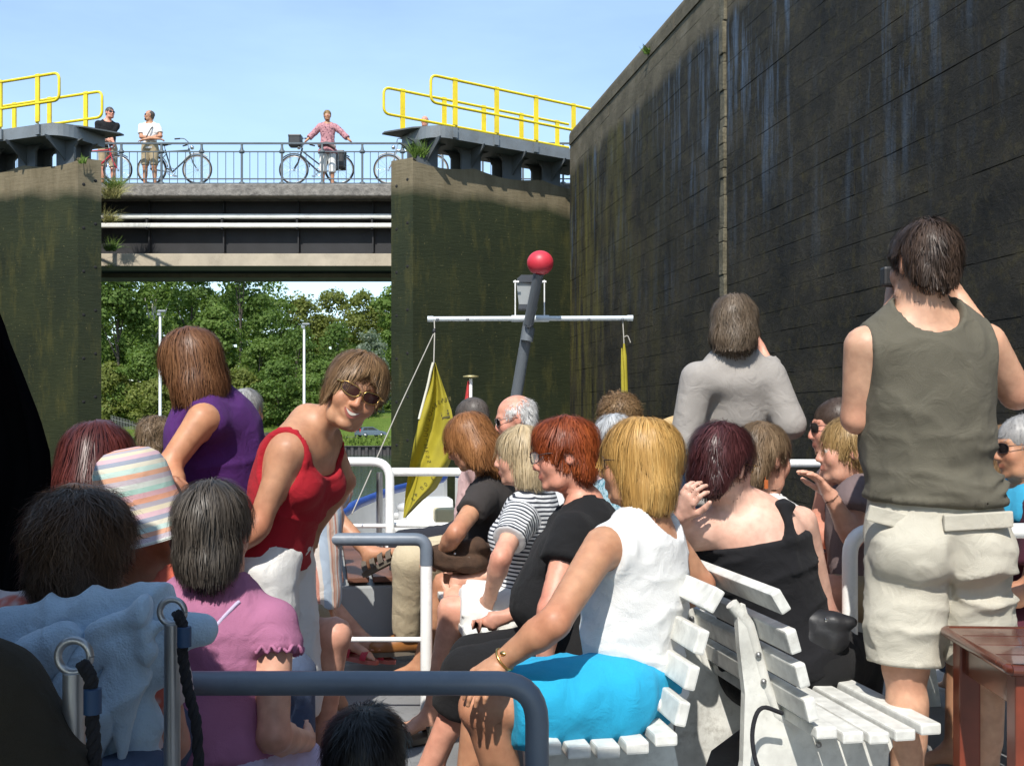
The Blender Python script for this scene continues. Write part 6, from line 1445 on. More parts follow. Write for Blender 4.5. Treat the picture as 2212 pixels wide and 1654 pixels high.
# -- woman in white blouse and turquoise shorts (nearest on the bench)
SL = P(1302, 1178, 2.70); SR = P(1440, 1165, 3.00); EL = reach(SL, 1197, 1345, 0.285, True); WL = P(1078, 1432, 2.56)
KL = P(1040, 1530, 2.62); HLj = P(1330, 1508, 2.72)
ctx = person('person in white sleeveless blouse and turquoise shorts seated at the near bench end', P(1375, 1000, 2.86), P(1392, 1128, 2.86), P(1362, 1498, 2.86), -62, -70, -4, 0, skin='tan', w=1.10, seed=3, res=0.0125, hres=0.0055, bust=1.0, kw_sh=1.0,
    J=dict(SL=SL, SR=SR, EL=EL, WL=WL, ER=P(1515, 1262, 3.05), WR=P(1420, 1330, 3.22), HL=HLj, HR=P(1345, 1505, 2.98), KL=KL, KR=P(1040, 1500, 2.92), AL=P(1128, 1838, 2.72), AR=P(1000, 1790, 2.92)),
    fine=('L',), hands={'L': dict(dir=nrm(P(1000, 1515, 2.44) - WL), palm=A(0.25, 0.75, -0.6), curl=(0.35, 0.45, 0.35), spread=0.08)},
    wear=[dict(t='bottom', m=turq, n='shorts', hem=(0.80, 0.80), loose=0.022, waist=0.28, g=1.16, infl=0.016, fold=[(0.013, (6, 6, 6), 1), (0.007, (14, 14, 10), 2)]),
          dict(t='top', m=white, n='blouse', hem=0.02, infl=0.016, nk=[(0, -0.03, 0.03, 0.085, 0.125, 0.082)], ahs=(0.042, 0.0, -0.03, 0.058, 0.095, 0.112), fold=[(0.028, (2.6, 2.6, 11), 1, (0.18, 0.25)), (0.012, (6, 6, 5), 2), (0.006, (14, 14, 12), 3)], res=0.008)],
    hair=(style('bob', n=2600, len=0.13, vol=[((0, -0.02, 0.038), (0.093, 0.112, 0.098)), ((0, -0.028, -0.055), (0.094, 0.086, 0.090))]), H_gold))
b = MB(); b.ring(WL * 0.9 + EL * 0.1, np.stack([nrm(np.cross(WL - EL, UP)), nrm(np.cross(np.cross(WL - EL, UP), WL - EL)), nrm(WL - EL)], 1), 0.030, 0.0035, 18, 8); b.ball(WL * 0.9 + EL * 0.1 + A(0, -0.022, 0.02), 0.012, 10, 6, (1, 1, 0.6)); b.build('wristwatch', gold, ctx['root'], ctx['base'])
nk_ = ctx['neck']; b = MB(); b.ring(nk_ + A(0.0, 0, 0.028), ypr(-62, 14, 0), 0.062, 0.0016, 26, 6); b.build('necklace', gold, ctx['root'], ctx['base'])
specs(ctx, dframe, lensc)

# -- red-haired woman in black
SL = P(1235, 1150, 3.32); EL = reach(SL, 1188, 1318, 0.27, True)
ctx = person('person in black short-sleeved top and black capri trousers seated beside the white blouse', P(1217, 985, 3.5), P(1262, 1092, 3.52), P(1262, 1392, 3.5), -92, -96, -8, 4, skin='pink', w=1.12, belly=1.62, bust=1.25, seed=5, hres=0.006,
    J=dict(SL=SL, EL=EL, WL=P(1178, 1428, 3.25), KL=P(1014, 1456, 3.3), KR=P(1024, 1428, 3.56), AL=P(912, 1690, 3.34), AR=P(935, 1660, 3.6), HL=P(1245, 1418, 3.38)),
    wear=[dict(t='bottom', m=blackl, n='capri_trousers', hem=1.35, loose=0.014, waist=0.3, g=1.1, fold=[(0.006, (9, 9, 9), 1)]), dict(t='top', m=blackl, n='black_top', hem=-0.02, sleeve=0.42, loose=0.022, infl=0.016, fold=[(0.010, (6, 6, 6), 1), (0.004, (18, 18, 14), 2)], nk=[(0, 0.03, 0.04, 0.08, 0.12, 0.07)]), dict(t='sandal', m=leather_d, ms=solem)],
    hair=(style('short', n=2400, len=0.075, lift=0.012, mess=0.32, w=0.004, vol=[((0, -0.018, 0.038), (0.095, 0.115, 0.102)), ((0, -0.058, -0.035), (0.080, 0.056, 0.078)), ((0, 0.02, 0.09), (0.06, 0.07, 0.04))]), H_red))
specs(ctx, dframe, lensc, y=0.112)
# -- blond woman in striped shirt and white shorts
SL = P(1128, 1105, 4.05); EL = reach(SL, 1082, 1205, 0.27, True)
ctx = person('person in navy striped shirt and white shorts seated on the long bench', P(1124, 985, 4.15), P(1152, 1068, 4.2), P(1130, 1310, 4.2), -80, -88, -6, 0, skin='fair', w=1.05, bust=1.0, seed=7,
    J=dict(SL=SL, EL=EL, WL=P(1058, 1290, 3.95), KL=P(975, 1318, 4.05), KR=P(985, 1302, 4.35), AL=P(932, 1545, 4.12), AR=P(960, 1520, 4.4), HL=P(1110, 1318, 4.08)), feet={'L': A(-0.9, -0.35, -0.1), 'R': A(-0.9, -0.35, -0.1)},
    wear=[dict(t='bottom', m=whitep_, n='shorts', hem=0.86, loose=0.03, waist=0.2, fold=[(0.008, (10, 10, 10), 1), (0.003, (26, 26, 20), 2)]), dict(t='top', m=strm, n='striped_shirt', hem=0.0, sleeve=0.62, loose=0.008, infl=0.014, res=0.0075), dict(t='sandal', m=leather_g, ms=solem)],
    hair=(style('bob', n=1500), H_ash))
# -- auburn woman in charcoal tee with a bag in her lap
SL = P(1040, 1075, 4.5); EL = reach(SL, 985, 1150, 0.27, True)
ctx = person('person in charcoal tee-shirt bending over a brown bag in the lap', P(1010, 955, 4.62), P(1060, 1032, 4.7), P(1072, 1262, 4.72), -78, -82, -28, 6, skin='tan', w=1.05, bust=1.0, seed=9,
    J=dict(SL=SL, EL=EL, WL=P(945, 1208, 4.45), KL=P(985, 1248, 4.45), KR=P(960, 1262, 4.8), AL=P(975, 1440, 4.55), AR=P(905, 1440, 4.85)),
    wear=[dict(t='bottom', m=plaid, n='plaid_skirt', hem=0.86, loose=0.03, waist=0.15, skirt=True), dict(t='top', m=grey_tee, n='tee_shirt', hem=0.0, sleeve=0.45, loose=0.016, fold=[(0.010, (6, 6, 8), 1), (0.004, (18, 18, 14), 2)])],
    hair=(style('long', n=2200, len=0.13, mess=0.22, vol=[((0, -0.02, 0.036), (0.098, 0.116, 0.10)), ((0, -0.035, -0.05), (0.105, 0.092, 0.10)), ((0.02, -0.06, -0.06), (0.03, -0.08, -0.13), 0.085, 0.07)]), H_aub))
bg = Field(); c_ = P(985, 1205, 4.42); bg.ell(c_, A(0.14, 0.09, 0.055), ypr(20, 0, 6), 0.02); bg.ell(c_ + A(0.08, 0, 0.035), A(0.07, 0.06, 0.04), None, 0.02); bg.cap(c_ + A(-0.12, -0.02, 0.02), c_ + A(0.1, -0.05, 0.06), 0.022, 0.03, 0.02)
v, q = bg.mesh(0.008); n = vnormals(v, q); v = v + n * (0.012 * (1 - np.abs(vnoise(v * A(16, 16, 26), 1, 3))) ** 2)[:, None]
hb_ = empty('handbag', c_ - A(0, 0, 0.06), 'brown suede handbag in the lap of the charcoal tee-shirt', 'handbag'); mesh_obj('bag_body', v, q, plain('brown_suede', (0.055, 0.028, 0.015), 0.9, 0.25, 30, bmp=0.5, bscale=90), hb_, True, A(*hb_.location))
b = MB(); 
for dx in (0.0, 0.03, 0.06): b.ball(c_ + A(dx, -0.085, 0.03 - dx * 0.3), 0.008, 8, 6)
b.build('clasp', plain('chrome', (0.6, 0.6, 0.6), 0.2, 0.05, metal=1.0), hb_, A(*hb_.location))

# -- bald man with white hair, man with cropped hair
ctx = person('person in beige trousers and tan shoes with glasses seated behind the charcoal tee-shirt', P(1112, 905, 5.05), P(1145, 985, 5.1), P(1090, 1178, 5.2), -80, -92, -16, 0, sex='m', skin='pink', w=1.1, belly=1.2, seed=11, floor=0.14, tone2=None,
    J=dict(KL=P(888, 1212, 4.95), KR=P(905, 1205, 5.25), AL=P(880, 1372, 5.1), AR=P(930, 1370, 5.3), EL=P(1085, 1085, 5.0), WL=P(1010, 1150, 5.2), ER=P(1100, 1080, 5.3), WR=P(1020, 1150, 5.35)), feet={'L': A(-1, -0.3, 0), 'R': A(-1, 0.1, 0)},
    wear=[dict(t='bottom', m=cloth('beige_trousers', (0.52, 0.44, 0.30), 0.05), n='khaki_trousers', hem=1.97, loose=0.022, waist=0.3), dict(t='top', m=pinks, n='pink_shirt', hem=-0.02, sleeve=0.8, loose=0.02, infl=0.016), dict(t='shoe', m=leather_b, ms=solem, top=0.005)],
    hair=(style('balding', n=1700), H_wht))
specs(ctx, plain('frame_steel', (0.35, 0.3, 0.28), 0.3, 0.1, metal=0.8), lensd)
ctx = person('person in pale pink shirt and dark trousers seated nearest the yellow flag', P(1018, 908, 5.55), P(1055, 968, 5.6), P(1030, 1150, 5.7), -75, -60, -18, 0, sex='m', skin='red', seed=13, floor=0.14,
    J=dict(KL=P(878, 1180, 5.45), KR=P(885, 1185, 5.75), AL=P(868, 1340, 5.5), AR=P(850, 1335, 5.8), EL=P(1060, 1060, 5.5), WL=P(1020, 1130, 5.6), ER=P(1050, 1060, 5.8), WR=P(1010, 1130, 5.8)), feet={'L': A(-1, -0.2, 0), 'R': A(-1, -0.2, 0)},
    wear=[dict(t='bottom', m=darkt, n='dark_trousers', hem=1.97, loose=0.024, waist=0.3), dict(t='top', m=pinks, n='pink_shirt', hem=-0.02, sleeve=0.8, loose=0.02, infl=0.016), dict(t='shoe', m=leather_d, ms=solem)],
    hair=(style('crop'), H_stub))
# -- curly, silver and straw-hat heads
ctx = person('person at the bow below the furled yellow flag, only the head showing', P(1335, 902, 5.4), P(1340, 985, 5.4), P(1350, 1190, 5.45), -20, -20, -4, seed=15, skin='fair', w=1.05, floor=0.14, wear=[dict(t='top', m=pinks, n='blouse', hem=0.0, sleeve=0.6), dict(t='bottom', m=darkt, n='trousers', hem=1.9)], hair=(style('curly', n=2600), H_cur), hs=0.98)
ctx = person('person whose head is half hidden by the head above the white blouse', P(1332, 955, 4.45), P(1345, 1040, 4.45), P(1370, 1270, 4.5), 60, 40, -6, seed=17, skin='fair', w=1.1, wear=[dict(t='top', m=bluepat, n='blouse', hem=0.0, sleeve=0.7), dict(t='bottom', m=whitep_, n='trousers', hem=1.9)], hair=(style('short', n=1500), H_sil), hs=1.0)
ctx = person('person in straw hat and pale blue printed shirt between the benches', P(1452, 978, 4.35), P(1447, 1050, 4.35), P(1450, 1275, 4.4), -30, -55, -22, -6, sex='m', seed=19, skin='red', w=1.1, wear=[dict(t='top', m=bluepat, n='printed_shirt', hem=0.0, sleeve=0.8, loose=0.02, infl=0.018), dict(t='bottom', m=denim, n='trousers', hem=1.9)], hair=(style('crop'), H_gm))
def hat(ctx, m, tilt, prof, name, c=(0, -0.015, 0.055), n=40, wav=0.0, attr=False, droop=None):
    R = ctx['R'] @ np.array(ypr(0, tilt[0], tilt[1])); Hc = ctx['head'] + ctx['R'] @ (A(*c) * ctx['hs']); v = []; f = []; st = []; acc = 0
    for i, (r, h) in enumerate(prof):
        if i: acc += math.hypot(r - prof[i - 1][0], h - prof[i - 1][1])
        for j in range(n):
            a = 2 * math.pi * j / n; k = 1 + wav * math.sin(3 * a + 1) * (r > 0.11); hh = h + (wav * 0.25 * math.sin(2 * a + 0.5) * max(0, r - 0.10)) * 6
            if droop: hh += droop * max(0, r - 0.10) * (0.5 + 0.5 * math.cos(a - 0.6)) * -8 * 0.1
            v.append(Hc + R @ A(r * 0.92 * math.cos(a) * k, r * 1.08 * math.sin(a) * k, hh)); st.append(acc)
    for i in range(len(prof) - 1):
        for j in range(n): a, b = i * n + j, i * n + (j + 1) % n; f.append((a, b, b + n, a + n))
    v = np.array(v); k = len(v); v2 = np.concatenate([v, v - (R @ A(0, 0, 1)) * 0.004]); f2 = f + [tuple(x + k for x in q[::-1]) for q in f]
    return mesh_obj(name, v2, f2, m, ctx['root'], True, ctx['base'], {'st': np.array(st + st)})
m_, t_, b_ = new_mat('straw'); at = N(t_, 'ShaderNodeAttribute', attribute_name='st'); mm = N(t_, 'ShaderNodeMath', operation='MULTIPLY'); mm.inputs[1].default_value = 700; t_.links.new(at.outputs['Fac'], mm.inputs[0]); sn = N(t_, 'ShaderNodeMath', operation='SINE'); t_.links.new(mm.outputs[0], sn.inputs[0])
t_.links.new(ramp(t_, noise(t_, coords(t_), 30, 4), [(0.3, (0.42, 0.28, 0.12)), (0.7, (0.6, 0.43, 0.22))]), b_.inputs['Base Color']); b_.inputs['Roughness'].default_value = 0.8; bump(t_, b_, sn.outputs[0], 0.4, 0.003); straw = m_
hat(ctx, straw, (0, 0), [(0.001, 0.085), (0.05, 0.088), (0.078, 0.075), (0.09, 0.03), (0.094, 0.0), (0.105, -0.008), (0.15, -0.012), (0.185, -0.018), (0.187, -0.022)], 'straw_hat', wav=0.05)

# -- standing man in grey sweater
SL = P(1506, 818, 4.05); SR = P(1662, 812, 4.1)
ctx = person('person in grey long-sleeved sweater standing before the lock wall', P(1588, 702, 4.08), P(1588, 772, 4.12), P(1566, 1050, 4.2), 12, 18, -4, 0, sex='m', pose='stand', sc=1.0, w=0.92, skin='pink', seed=21, res=0.012,
    J=dict(SL=SL, SR=SR, EL=P(1480, 948, 4.06), WL=P(1560, 900, 4.32), ER=P(1706, 915, 4.06), WR=P(1650, 770, 4.36)),
    wear=[dict(t='bottom', m=denim, n='jeans', hem=1.95), dict(t='top', m=greyk, n='sweater', hem=-0.10, sleeve=1.86, loose=0.006, infl=0.013, nk=[(0, 0.02, 0.055, 0.075, 0.085, 0.06)], fold=[(0.007, (3, 3, 8), 1, (0.25, 0.3)), (0.004, (7, 7, 3), 2)], res=0.010, ak=0.020)],
    hair=(style('bob', n=2400, mess=0.35, len=0.09, lift=0.01, curl=0.003, vol=[((0, -0.018, 0.036), (0.088, 0.108, 0.090)), ((0, -0.042, -0.045), (0.094, 0.076, 0.080))], cut=[FACE, ((0, -0.035, 0.128), (0.03, 0.03, 0.016))]), H_grey))

# -- woman in black strap top on the right bench, hand at her neck
SL = P(1503, 1140, 3.24); SR = P(1730, 1128, 3.36)
ctx = person('person in black strap top, back bare, one hand held to the neck', P(1562, 1003, 3.24), P(1600, 1090, 3.30), P(1695, 1430, 3.32), 22, 44, -10, 6, skin=(0.66, 0.42, 0.33), sc=1.05, hs=1.04, w=1.12, bust=1.0, seed=23, res=0.0125, hres=0.0055,
    J=dict(SL=SL, SR=SR, EL=P(1455, 1205, 3.40), WL=P(1474, 1112, 3.16), ER=P(1778, 1320, 3.45), WR=P(1850, 1400, 3.7), KL=P(1790, 1420, 3.62), KR=P(1850, 1425, 3.46)),
    fine=('L',), hands={'L': dict(dir=nrm(P(1500, 1035, 3.06) - P(1474, 1112, 3.16)), palm=A(0.75, 0.6, 0.1), curl=(0.5, 0.75, 0.5), spread=0.06)},
    wear=[dict(t='bottom', m=blackl, n='black_trousers', hem=1.9, waist=0.25), dict(t='top', m=blackc, n='strap_top', hem=-0.04, infl=0.012, nk=[], topcut=-0.112, topn=(0.10, 0, 1), ahs=(0.058, 0.0, -0.03, 0.055, 0.12, 0.12), straps=[dict(r=0.021, pts=[(s_ * 0.128, -0.10, -0.20), (s_ * 0.142, -0.095, -0.12), (s_ * 0.150, -0.06, -0.05), (s_ * 0.150, -0.02, -0.01)]) for s_ in (-1, 1)], fold=[(0.018, (3, 3, 11), 1), (0.006, (10, 10, 12), 2)], res=0.0075)],
    hair=(style('short', n=2600, len=0.06, lift=0.011, mess=0.30, w=0.0038, vol=[((0, -0.018, 0.036), (0.090, 0.112, 0.098)), ((0, -0.060, -0.035), (0.074, 0.052, 0.075))]), H_bur))
specs(ctx, gold, lensc)
# black belt bag and white bag beside her
bb_ = Field(); c_ = P(1752, 1372, 3.22); bb_.ell(c_, A(0.12, 0.05, 0.07), ypr(25), 0.02); bb_.ell(c_ + A(0.03, -0.01, 0.05), A(0.11, 0.045, 0.035), ypr(25), 0.01); bb_.cap(c_ + A(0.0, 0, -0.05), c_ + A(-0.02, 0.02, -0.17), 0.05, 0.045, 0.02)
v, q = bb_.mesh(0.008); n = vnormals(v, q); v = v + n * (0.006 * vnoise(v, 26, 4))[:, None]; bo = empty('belt_bag', c_ - A(0, 0, 0.2), 'black belt bag hanging at the back of the black strap top', 'bag'); mesh_obj('bag_body', v, q, plain('black_nylon', (0.012, 0.012, 0.014), 0.5, 0.2, 20, bmp=0.3), bo, True, A(*bo.location))
b = MB(); b.box(c_ + A(0.05, -0.055, 0.06), (0.05, 0.01, 0.012), ypr(0), 0.003); b.build('zip', plain('chrome', (0.6, 0.6, 0.6), 0.2, 0.05, metal=1.0), bo, A(*bo.location))
wb_ = Field(); c_ = P(1806, 1400, 3.36); wb_.ell(c_, A(0.04, 0.06, 0.075), ypr(20, 0, 12), 0.02); wb_.ell(c_ + A(-0.01, 0, 0.03), A(0.045, 0.06, 0.05), None, 0.02); v, q = wb_.mesh(0.008); tag(mesh_obj('white_pouch', v, q, whitep_, None, True), 'white cloth pouch beside the black belt bag', 'pouch')
# black cable loop under the bench
b = MB(); b.tube(bend([P(1690, 1540, 2.78), P(1640, 1520, 2.75), P(1622, 1580, 2.74), P(1632, 1650, 2.72), P(1660, 1700, 2.7)], 0.06), 0.006, 8); tag(b.build('cable_loop', ropem), 'black cable looped round the bench frame', 'cable')

# -- dark-blond woman with earrings
ctx = person('person with an orange earring seated just beyond the black strap top', P(1650, 990, 3.75), P(1640, 1075, 3.8), P(1610, 1350, 3.85), 40, 58, -6, 0, skin='fair', seed=25, kw_sh=0.9, hs=1.05, wear=[dict(t='top', m=white, n='blouse', hem=0.0, sleeve=0.6), dict(t='bottom', m=khaki, n='trousers', hem=1.9)], hair=(style('short', n=1900, len=0.07, vol=[((0, -0.018, 0.036), (0.089, 0.110, 0.096)), ((0, -0.060, -0.045), (0.076, 0.050, 0.075))]), H_dbl))
b = MB(); b.box(P(1655, 1046, 3.62), (0.014, 0.006, 0.032), None, 0.002); b.tube([P(1653, 1030, 3.62), P(1654, 1042, 3.62)], 0.0012, 5); b.build('earring', plain('amber', (0.42, 0.11, 0.03), 0.3, 0.1), ctx['root'], ctx['base'])

# -- big man in olive vest, seen from behind, holding a camera
SL = P(1868, 748, 2.92); SR = P(2128, 742, 2.95); EL = P(1852, 902, 2.98); ER = P(2196, 850, 3.00)
ctx = person('tall person in olive vest and sand cargo shorts standing, holding up a camera', P(1992, 572, 2.93), P(1992, 690, 2.95), P(2018, 1140, 2.97), 0, -14, -3, 2, sex='m', pose='stand', sc=1.06, w=1.07, hs=0.98, skin=(0.58, 0.35, 0.235), seed=27, res=0.0125, hres=0.0055, kw_sh=1.08,
    J=dict(SL=SL, SR=SR, EL=EL, WL=P(1926, 668, 3.15), ER=ER, WR=P(2062, 632, 3.18), HL=P(1962, 1168, 2.97), HR=P(2090, 1162, 2.97), KL=P(1956, 1440, 2.94), KR=P(2118, 1425, 2.98), AL=P(1962, 1815, 2.98), AR=P(2126, 1822, 3.0)),
    hands={'L': dict(dir=A(0.12, 0.1, 1), palm=A(0.9, 0.1, -0.2), curl=(0.3, 0.3, 0.2)), 'R': dict(dir=A(-0.4, 0.1, 1), palm=A(-0.9, 0.1, -0.2))},
    wear=[dict(t='bottom', m=sand, n='cargo_shorts', hem=(0.97, 0.98), loose=0.024, waist=0.20, g=1.04, infl=0.012, lk=0.005, winf=0.012, fold=[(0.022, (4, 4, 9), 1), (0.012, (9, 9, 14), 2)], res=0.0085),
          dict(t='top', m=olive, n='vest', hem=0.14, rslant=-0.10, infl=0.024, nk=[(0, -0.045, 0.035, 0.088, 0.10, 0.100)], ahs=(0.050, 0.0, -0.03, 0.062, 0.12, 0.150), fold=[(0.034, (2.2, 2.2, 13), 1, (0.20, 0.20)), (0.016, (5, 5, 3), 2, (0.65, 0.35)), (0.008, (12, 12, 9), 3)], res=0.008)],
    hair=(style('short', n=3000, len=0.05, lift=0.011, mess=0.30, vol=[((0, -0.018, 0.036), (0.090, 0.110, 0.096)), ((0, -0.058, -0.025), (0.076, 0.052, 0.072))]), H_dkb))
b = MB(); b.ring(ctx['neck'] + A(0, -0.004, 0.03), ypr(0, 16, 0), 0.070, 0.0022, 26, 6); b.build('neck_cord', leather_d, ctx['root'], ctx['base'])
for (px, py, wd, an) in ((1912, 1112, 0.13, 0.25), (2100, 1128, 0.19, -0.06)):
    b = MB(); R_ = ypr(0, 0, math.degrees(an)); b.box(on_body(ctx, P(px, py, 2.85)[None, :], 0.020)[0], (wd, 0.016, 0.045), R_, 0.004); b.build('pocket_flap', sand, ctx['root'], ctx['base'])
cmr = empty('camera', P(1926, 598, 3.12), 'small black camera held up by the person in the olive vest', 'camera'); b = MB(); b.box((0.02, 0, 0), (0.10, 0.04, 0.06), None, 0.008); b.build('camera_body', plain('bike_black', (0.02, 0.02, 0.022), 0.5, 0.1), cmr); b = MB(); b.tube([(0.02, 0.02, 0), (0.02, 0.06, 0)], 0.022, 14); b.build('lens', leather_d, cmr)

# -- girl and man beyond the olive vest
SL = P(1852, 1070, 3.55); EL = P(1842, 1160, 3.48)
ctx = person('person in taupe top raising a hand beside the olive vest', P(1828, 972, 3.68), P(1858, 1045, 3.72), P(1878, 1262, 3.75), -78, -86, -4, 0, skin='fair', seed=29, hres=0.0055,
    J=dict(SL=SL, EL=EL, WL=P(1795, 1072, 3.42), KL=P(1790, 1275, 3.6), KR=P(1800, 1262, 3.9)), fine=('L',), hands={'L': dict(dir=nrm(A(-0.55, 0.0, 0.75)), palm=A(-0.75, -0.1, -0.6), curl=(0.35, 0.35, 0.25), spread=0.06)},
    wear=[dict(t='bottom', m=khaki, n='shorts', hem=0.8, waist=0.2), dict(t='top', m=taupe, n='taupe_top', hem=-0.02, sleeve=0.45, loose=0.03, infl=0.018)],
    hair=(style('bob', n=2000, curl=0.004, mess=0.35, vol=[((0, -0.022, 0.034), (0.086, 0.106, 0.092)), ((0, -0.07, -0.05), (0.07, 0.055, 0.08))], cut=[FACE] + EARC), H_hon))
ctx = person('person in sunglasses and white shorts seated behind the taupe top', P(1806, 925, 4.0), P(1822, 1000, 4.0), P(1845, 1215, 4.05), -75, -82, -4, 0, sex='m', skin='pink', seed=31,
    J=dict(SL=P(1800, 1030, 3.85), EL=P(1768, 1150, 3.85), WL=P(1850, 1190, 3.8), KL=P(1752, 1225, 3.85), KR=P(1740, 1215, 4.1)),
    wear=[dict(t='bottom', m=whitep_, n='white_shorts', hem=0.9, waist=0.2, loose=0.03), dict(t='top', m=taupe, n='vest', hem=0.0, infl=0.012)], hair=(style('crop', n=1300), H_dkb))
specs(ctx, dframe, lensd)
ctx = person('person in maroon shirt with turquoise collar and sunglasses at the right picture edge', P(2208, 965, 3.8), P(2226, 1055, 3.82), P(2222, 1345, 3.85), -82, -88, -8, 0, sex='m', skin='tan', seed=33, w=1.15,
    J=dict(KL=P(2080, 1370, 3.75)), wear=[dict(t='bottom', m=maroon, n='shorts', hem=0.9, waist=0.2), dict(t='top', m=maroon, n='maroon_shirt', hem=-0.02, sleeve=0.7, loose=0.02, infl=0.018), dict(t='top', m=teal, n='turquoise_collar', hem=0.80, infl=0.026, ah=True, nk=[(0, 0.03, 0.05, 0.08, 0.10, 0.07)])], hair=(style('crop', n=1500, lump=0.004), H_gm))
specs(ctx, dframe, lensd)
ctx = person('person in orange top half hidden behind the maroon shirt', P(2165, 985, 4.2), P(2175, 1065, 4.25), P(2180, 1300, 4.3), 10, 0, 0, seed=35, skin='tan', wear=[dict(t='top', m=orange, n='orange_top', hem=0.0), dict(t='bottom', m=denim, n='trousers', hem=1.9)], hair=(style('long', n=1500), H_lbr))

# -- woman in red leaning forward, smiling
SR = P(622, 972, 3.03); SL = P(706, 945, 3.28); ER = P(558, 1135, 3.0)
ctx = person('person in red strap top and sunglasses leaning forward, smiling', P(764, 846, 3.1), P(668, 922, 3.16), P(574, 1205, 3.2), 108, 160, -10, -24, skin='tan', pose='stand', w=0.90, bust=0.78, seed=37, res=0.0125, hres=0.0034, smile=True, kw_sh=1.05,
    J=dict(SR=SR, SL=SL, ER=ER, WR=P(500, 1190, 2.98), EL=P(745, 1040, 3.45), WL=P(680, 1140, 3.5), HR=P(570, 1225, 3.12), HL=P(610, 1225, 3.28), KR=P(590, 1500, 3.15), KL=P(640, 1490, 3.3), AR=P(560, 1770, 3.2), AL=P(620, 1750, 3.35)),
    wear=[dict(t='bottom', m=whitep_, n='white_trousers', hem=1.2, waist=0.20, loose=0.016, infl=0.014, fold=[(0.009, (9, 9, 9), 1), (0.004, (20, 20, 16), 2)]),
          dict(t='top', m=redc, n='red_top', hem=0.03, infl=0.012, nk=[(0, 0.0, -0.02, 0.122, 0.30, 0.112)], ahs=(0.046, 0.0, -0.03, 0.066, 0.095, 0.110), fold=[(0.016, (3, 3, 12), 1, (0.2, 0.3)), (0.006, (9, 9, 9), 2)], res=0.0075)],
    hair=(style('short', n=3000, len=0.085, lift=0.008, mess=0.14, w=0.0034, res=0.006, sweep=(0.5, 0.15, 0), hang=0.008, crown=(0.03, -0.02, 0.14), vol=[((0, -0.014, 0.040), (0.090, 0.110, 0.094)), ((0, -0.056, -0.030), (0.074, 0.052, 0.070)), ((-0.066, 0.02, 0.012), (0.022, 0.045, 0.05)), ((0.066, 0.02, 0.012), (0.022, 0.045, 0.05))], cut=[((-0.012, 0.140, -0.008), (0.074, 0.094, 0.098)), ((-0.09, 0.045, -0.045), (0.03, 0.05, 0.05))]), H_lbr))
L_ = lambda x, y, z: ctx['head'] + ctx['R'] @ A(x, y, z)
def mouth_strip(rows, name, m, off):
    """band across the mouth, laid on the face; rows = (height at the middle, at the corners)"""
    n = 13; pts = []
    for (zm, zc, hw) in rows:
        for k in range(n): t = -1 + 2 * k / (n - 1); pts.append(L_(t * hw, 0.11, zm + (zc - zm) * t * t))
    p = np.array(pts)
    for _ in range(3):      # slide back along the view of the face until it meets the skin
        d = ctx['Fd'].ev(p); p = p - ctx['R'][:, 1][None, :] * (d - off)[:, None]
    f = [(r * n + k, r * n + k + 1, (r + 1) * n + k + 1, (r + 1) * n + k) for r in range(len(rows) - 1) for k in range(n - 1)]
    return mesh_obj(name, p, f, m, ctx['root'], True, ctx['base'])
lipr = plain('lip_rose', (0.40, 0.13, 0.10), 0.4, 0.08)
mouth_strip([(-0.0475, -0.0445, 0.0265), (-0.052, -0.0462, 0.026), (-0.0655, -0.0475, 0.026), (-0.0715, -0.0490, 0.0265)], 'lips', lipr, 0.0012)
mouth_strip([(-0.0520, -0.0462, 0.0215), (-0.0560, -0.0468, 0.0215), (-0.0610, -0.0480, 0.0205)], 'teeth', plain('teeth_white', (0.70, 0.65, 0.56), 0.3, 0.05), 0.0026)
specs(ctx, gold, lensb, wid=0.028, hgt=0.0165, y=0.101, name='sunglasses', tr=0.0014, wing=0.16)
b = MB(); b.ball(L_(-0.076, -0.004, -0.034), 0.005, 8, 6); b.build('earring', plain('pearl', (0.8, 0.78, 0.74), 0.2, 0.02), ctx['root'], ctx['base'])

# -- woman in purple, turned away
SLp = P(437, 905, 3.22); 
ctx = person('person in purple sleeveless top standing, turned away', P(410, 792, 3.36), P(452, 862, 3.38), P(498, 1180, 3.42), -38, -52, -12, -6, skin=(0.52, 0.27, 0.15), pose='stand', seed=39, bust=1.0, res=0.0125,
    J=dict(SL=SLp, SR=P(530, 905, 3.6), EL=P(362, 1010, 3.16), WL=P(395, 1100, 3.05), ER=P(560, 1010, 3.72), WR=P(540, 1110, 3.8)),
    wear=[dict(t='bottom', m=denim, n='jeans', hem=1.95), dict(t='top', m=purple, n='purple_top', hem=-0.05, infl=0.012, nk=[(0, 0.05, 0.06, 0.07, 0.10, 0.06)], ahs=(0.042, 0.0, -0.02, 0.052, 0.085, 0.11), fold=[(0.006, (5, 5, 9), 1)], res=0.008)],
    hair=(style('bob', n=2800, len=0.14, mess=0.2, curl=0.002, vol=[((0, -0.018, 0.036), (0.094, 0.112, 0.098)), ((0, -0.034, -0.060), (0.100, 0.088, 0.095))]), H_bob))
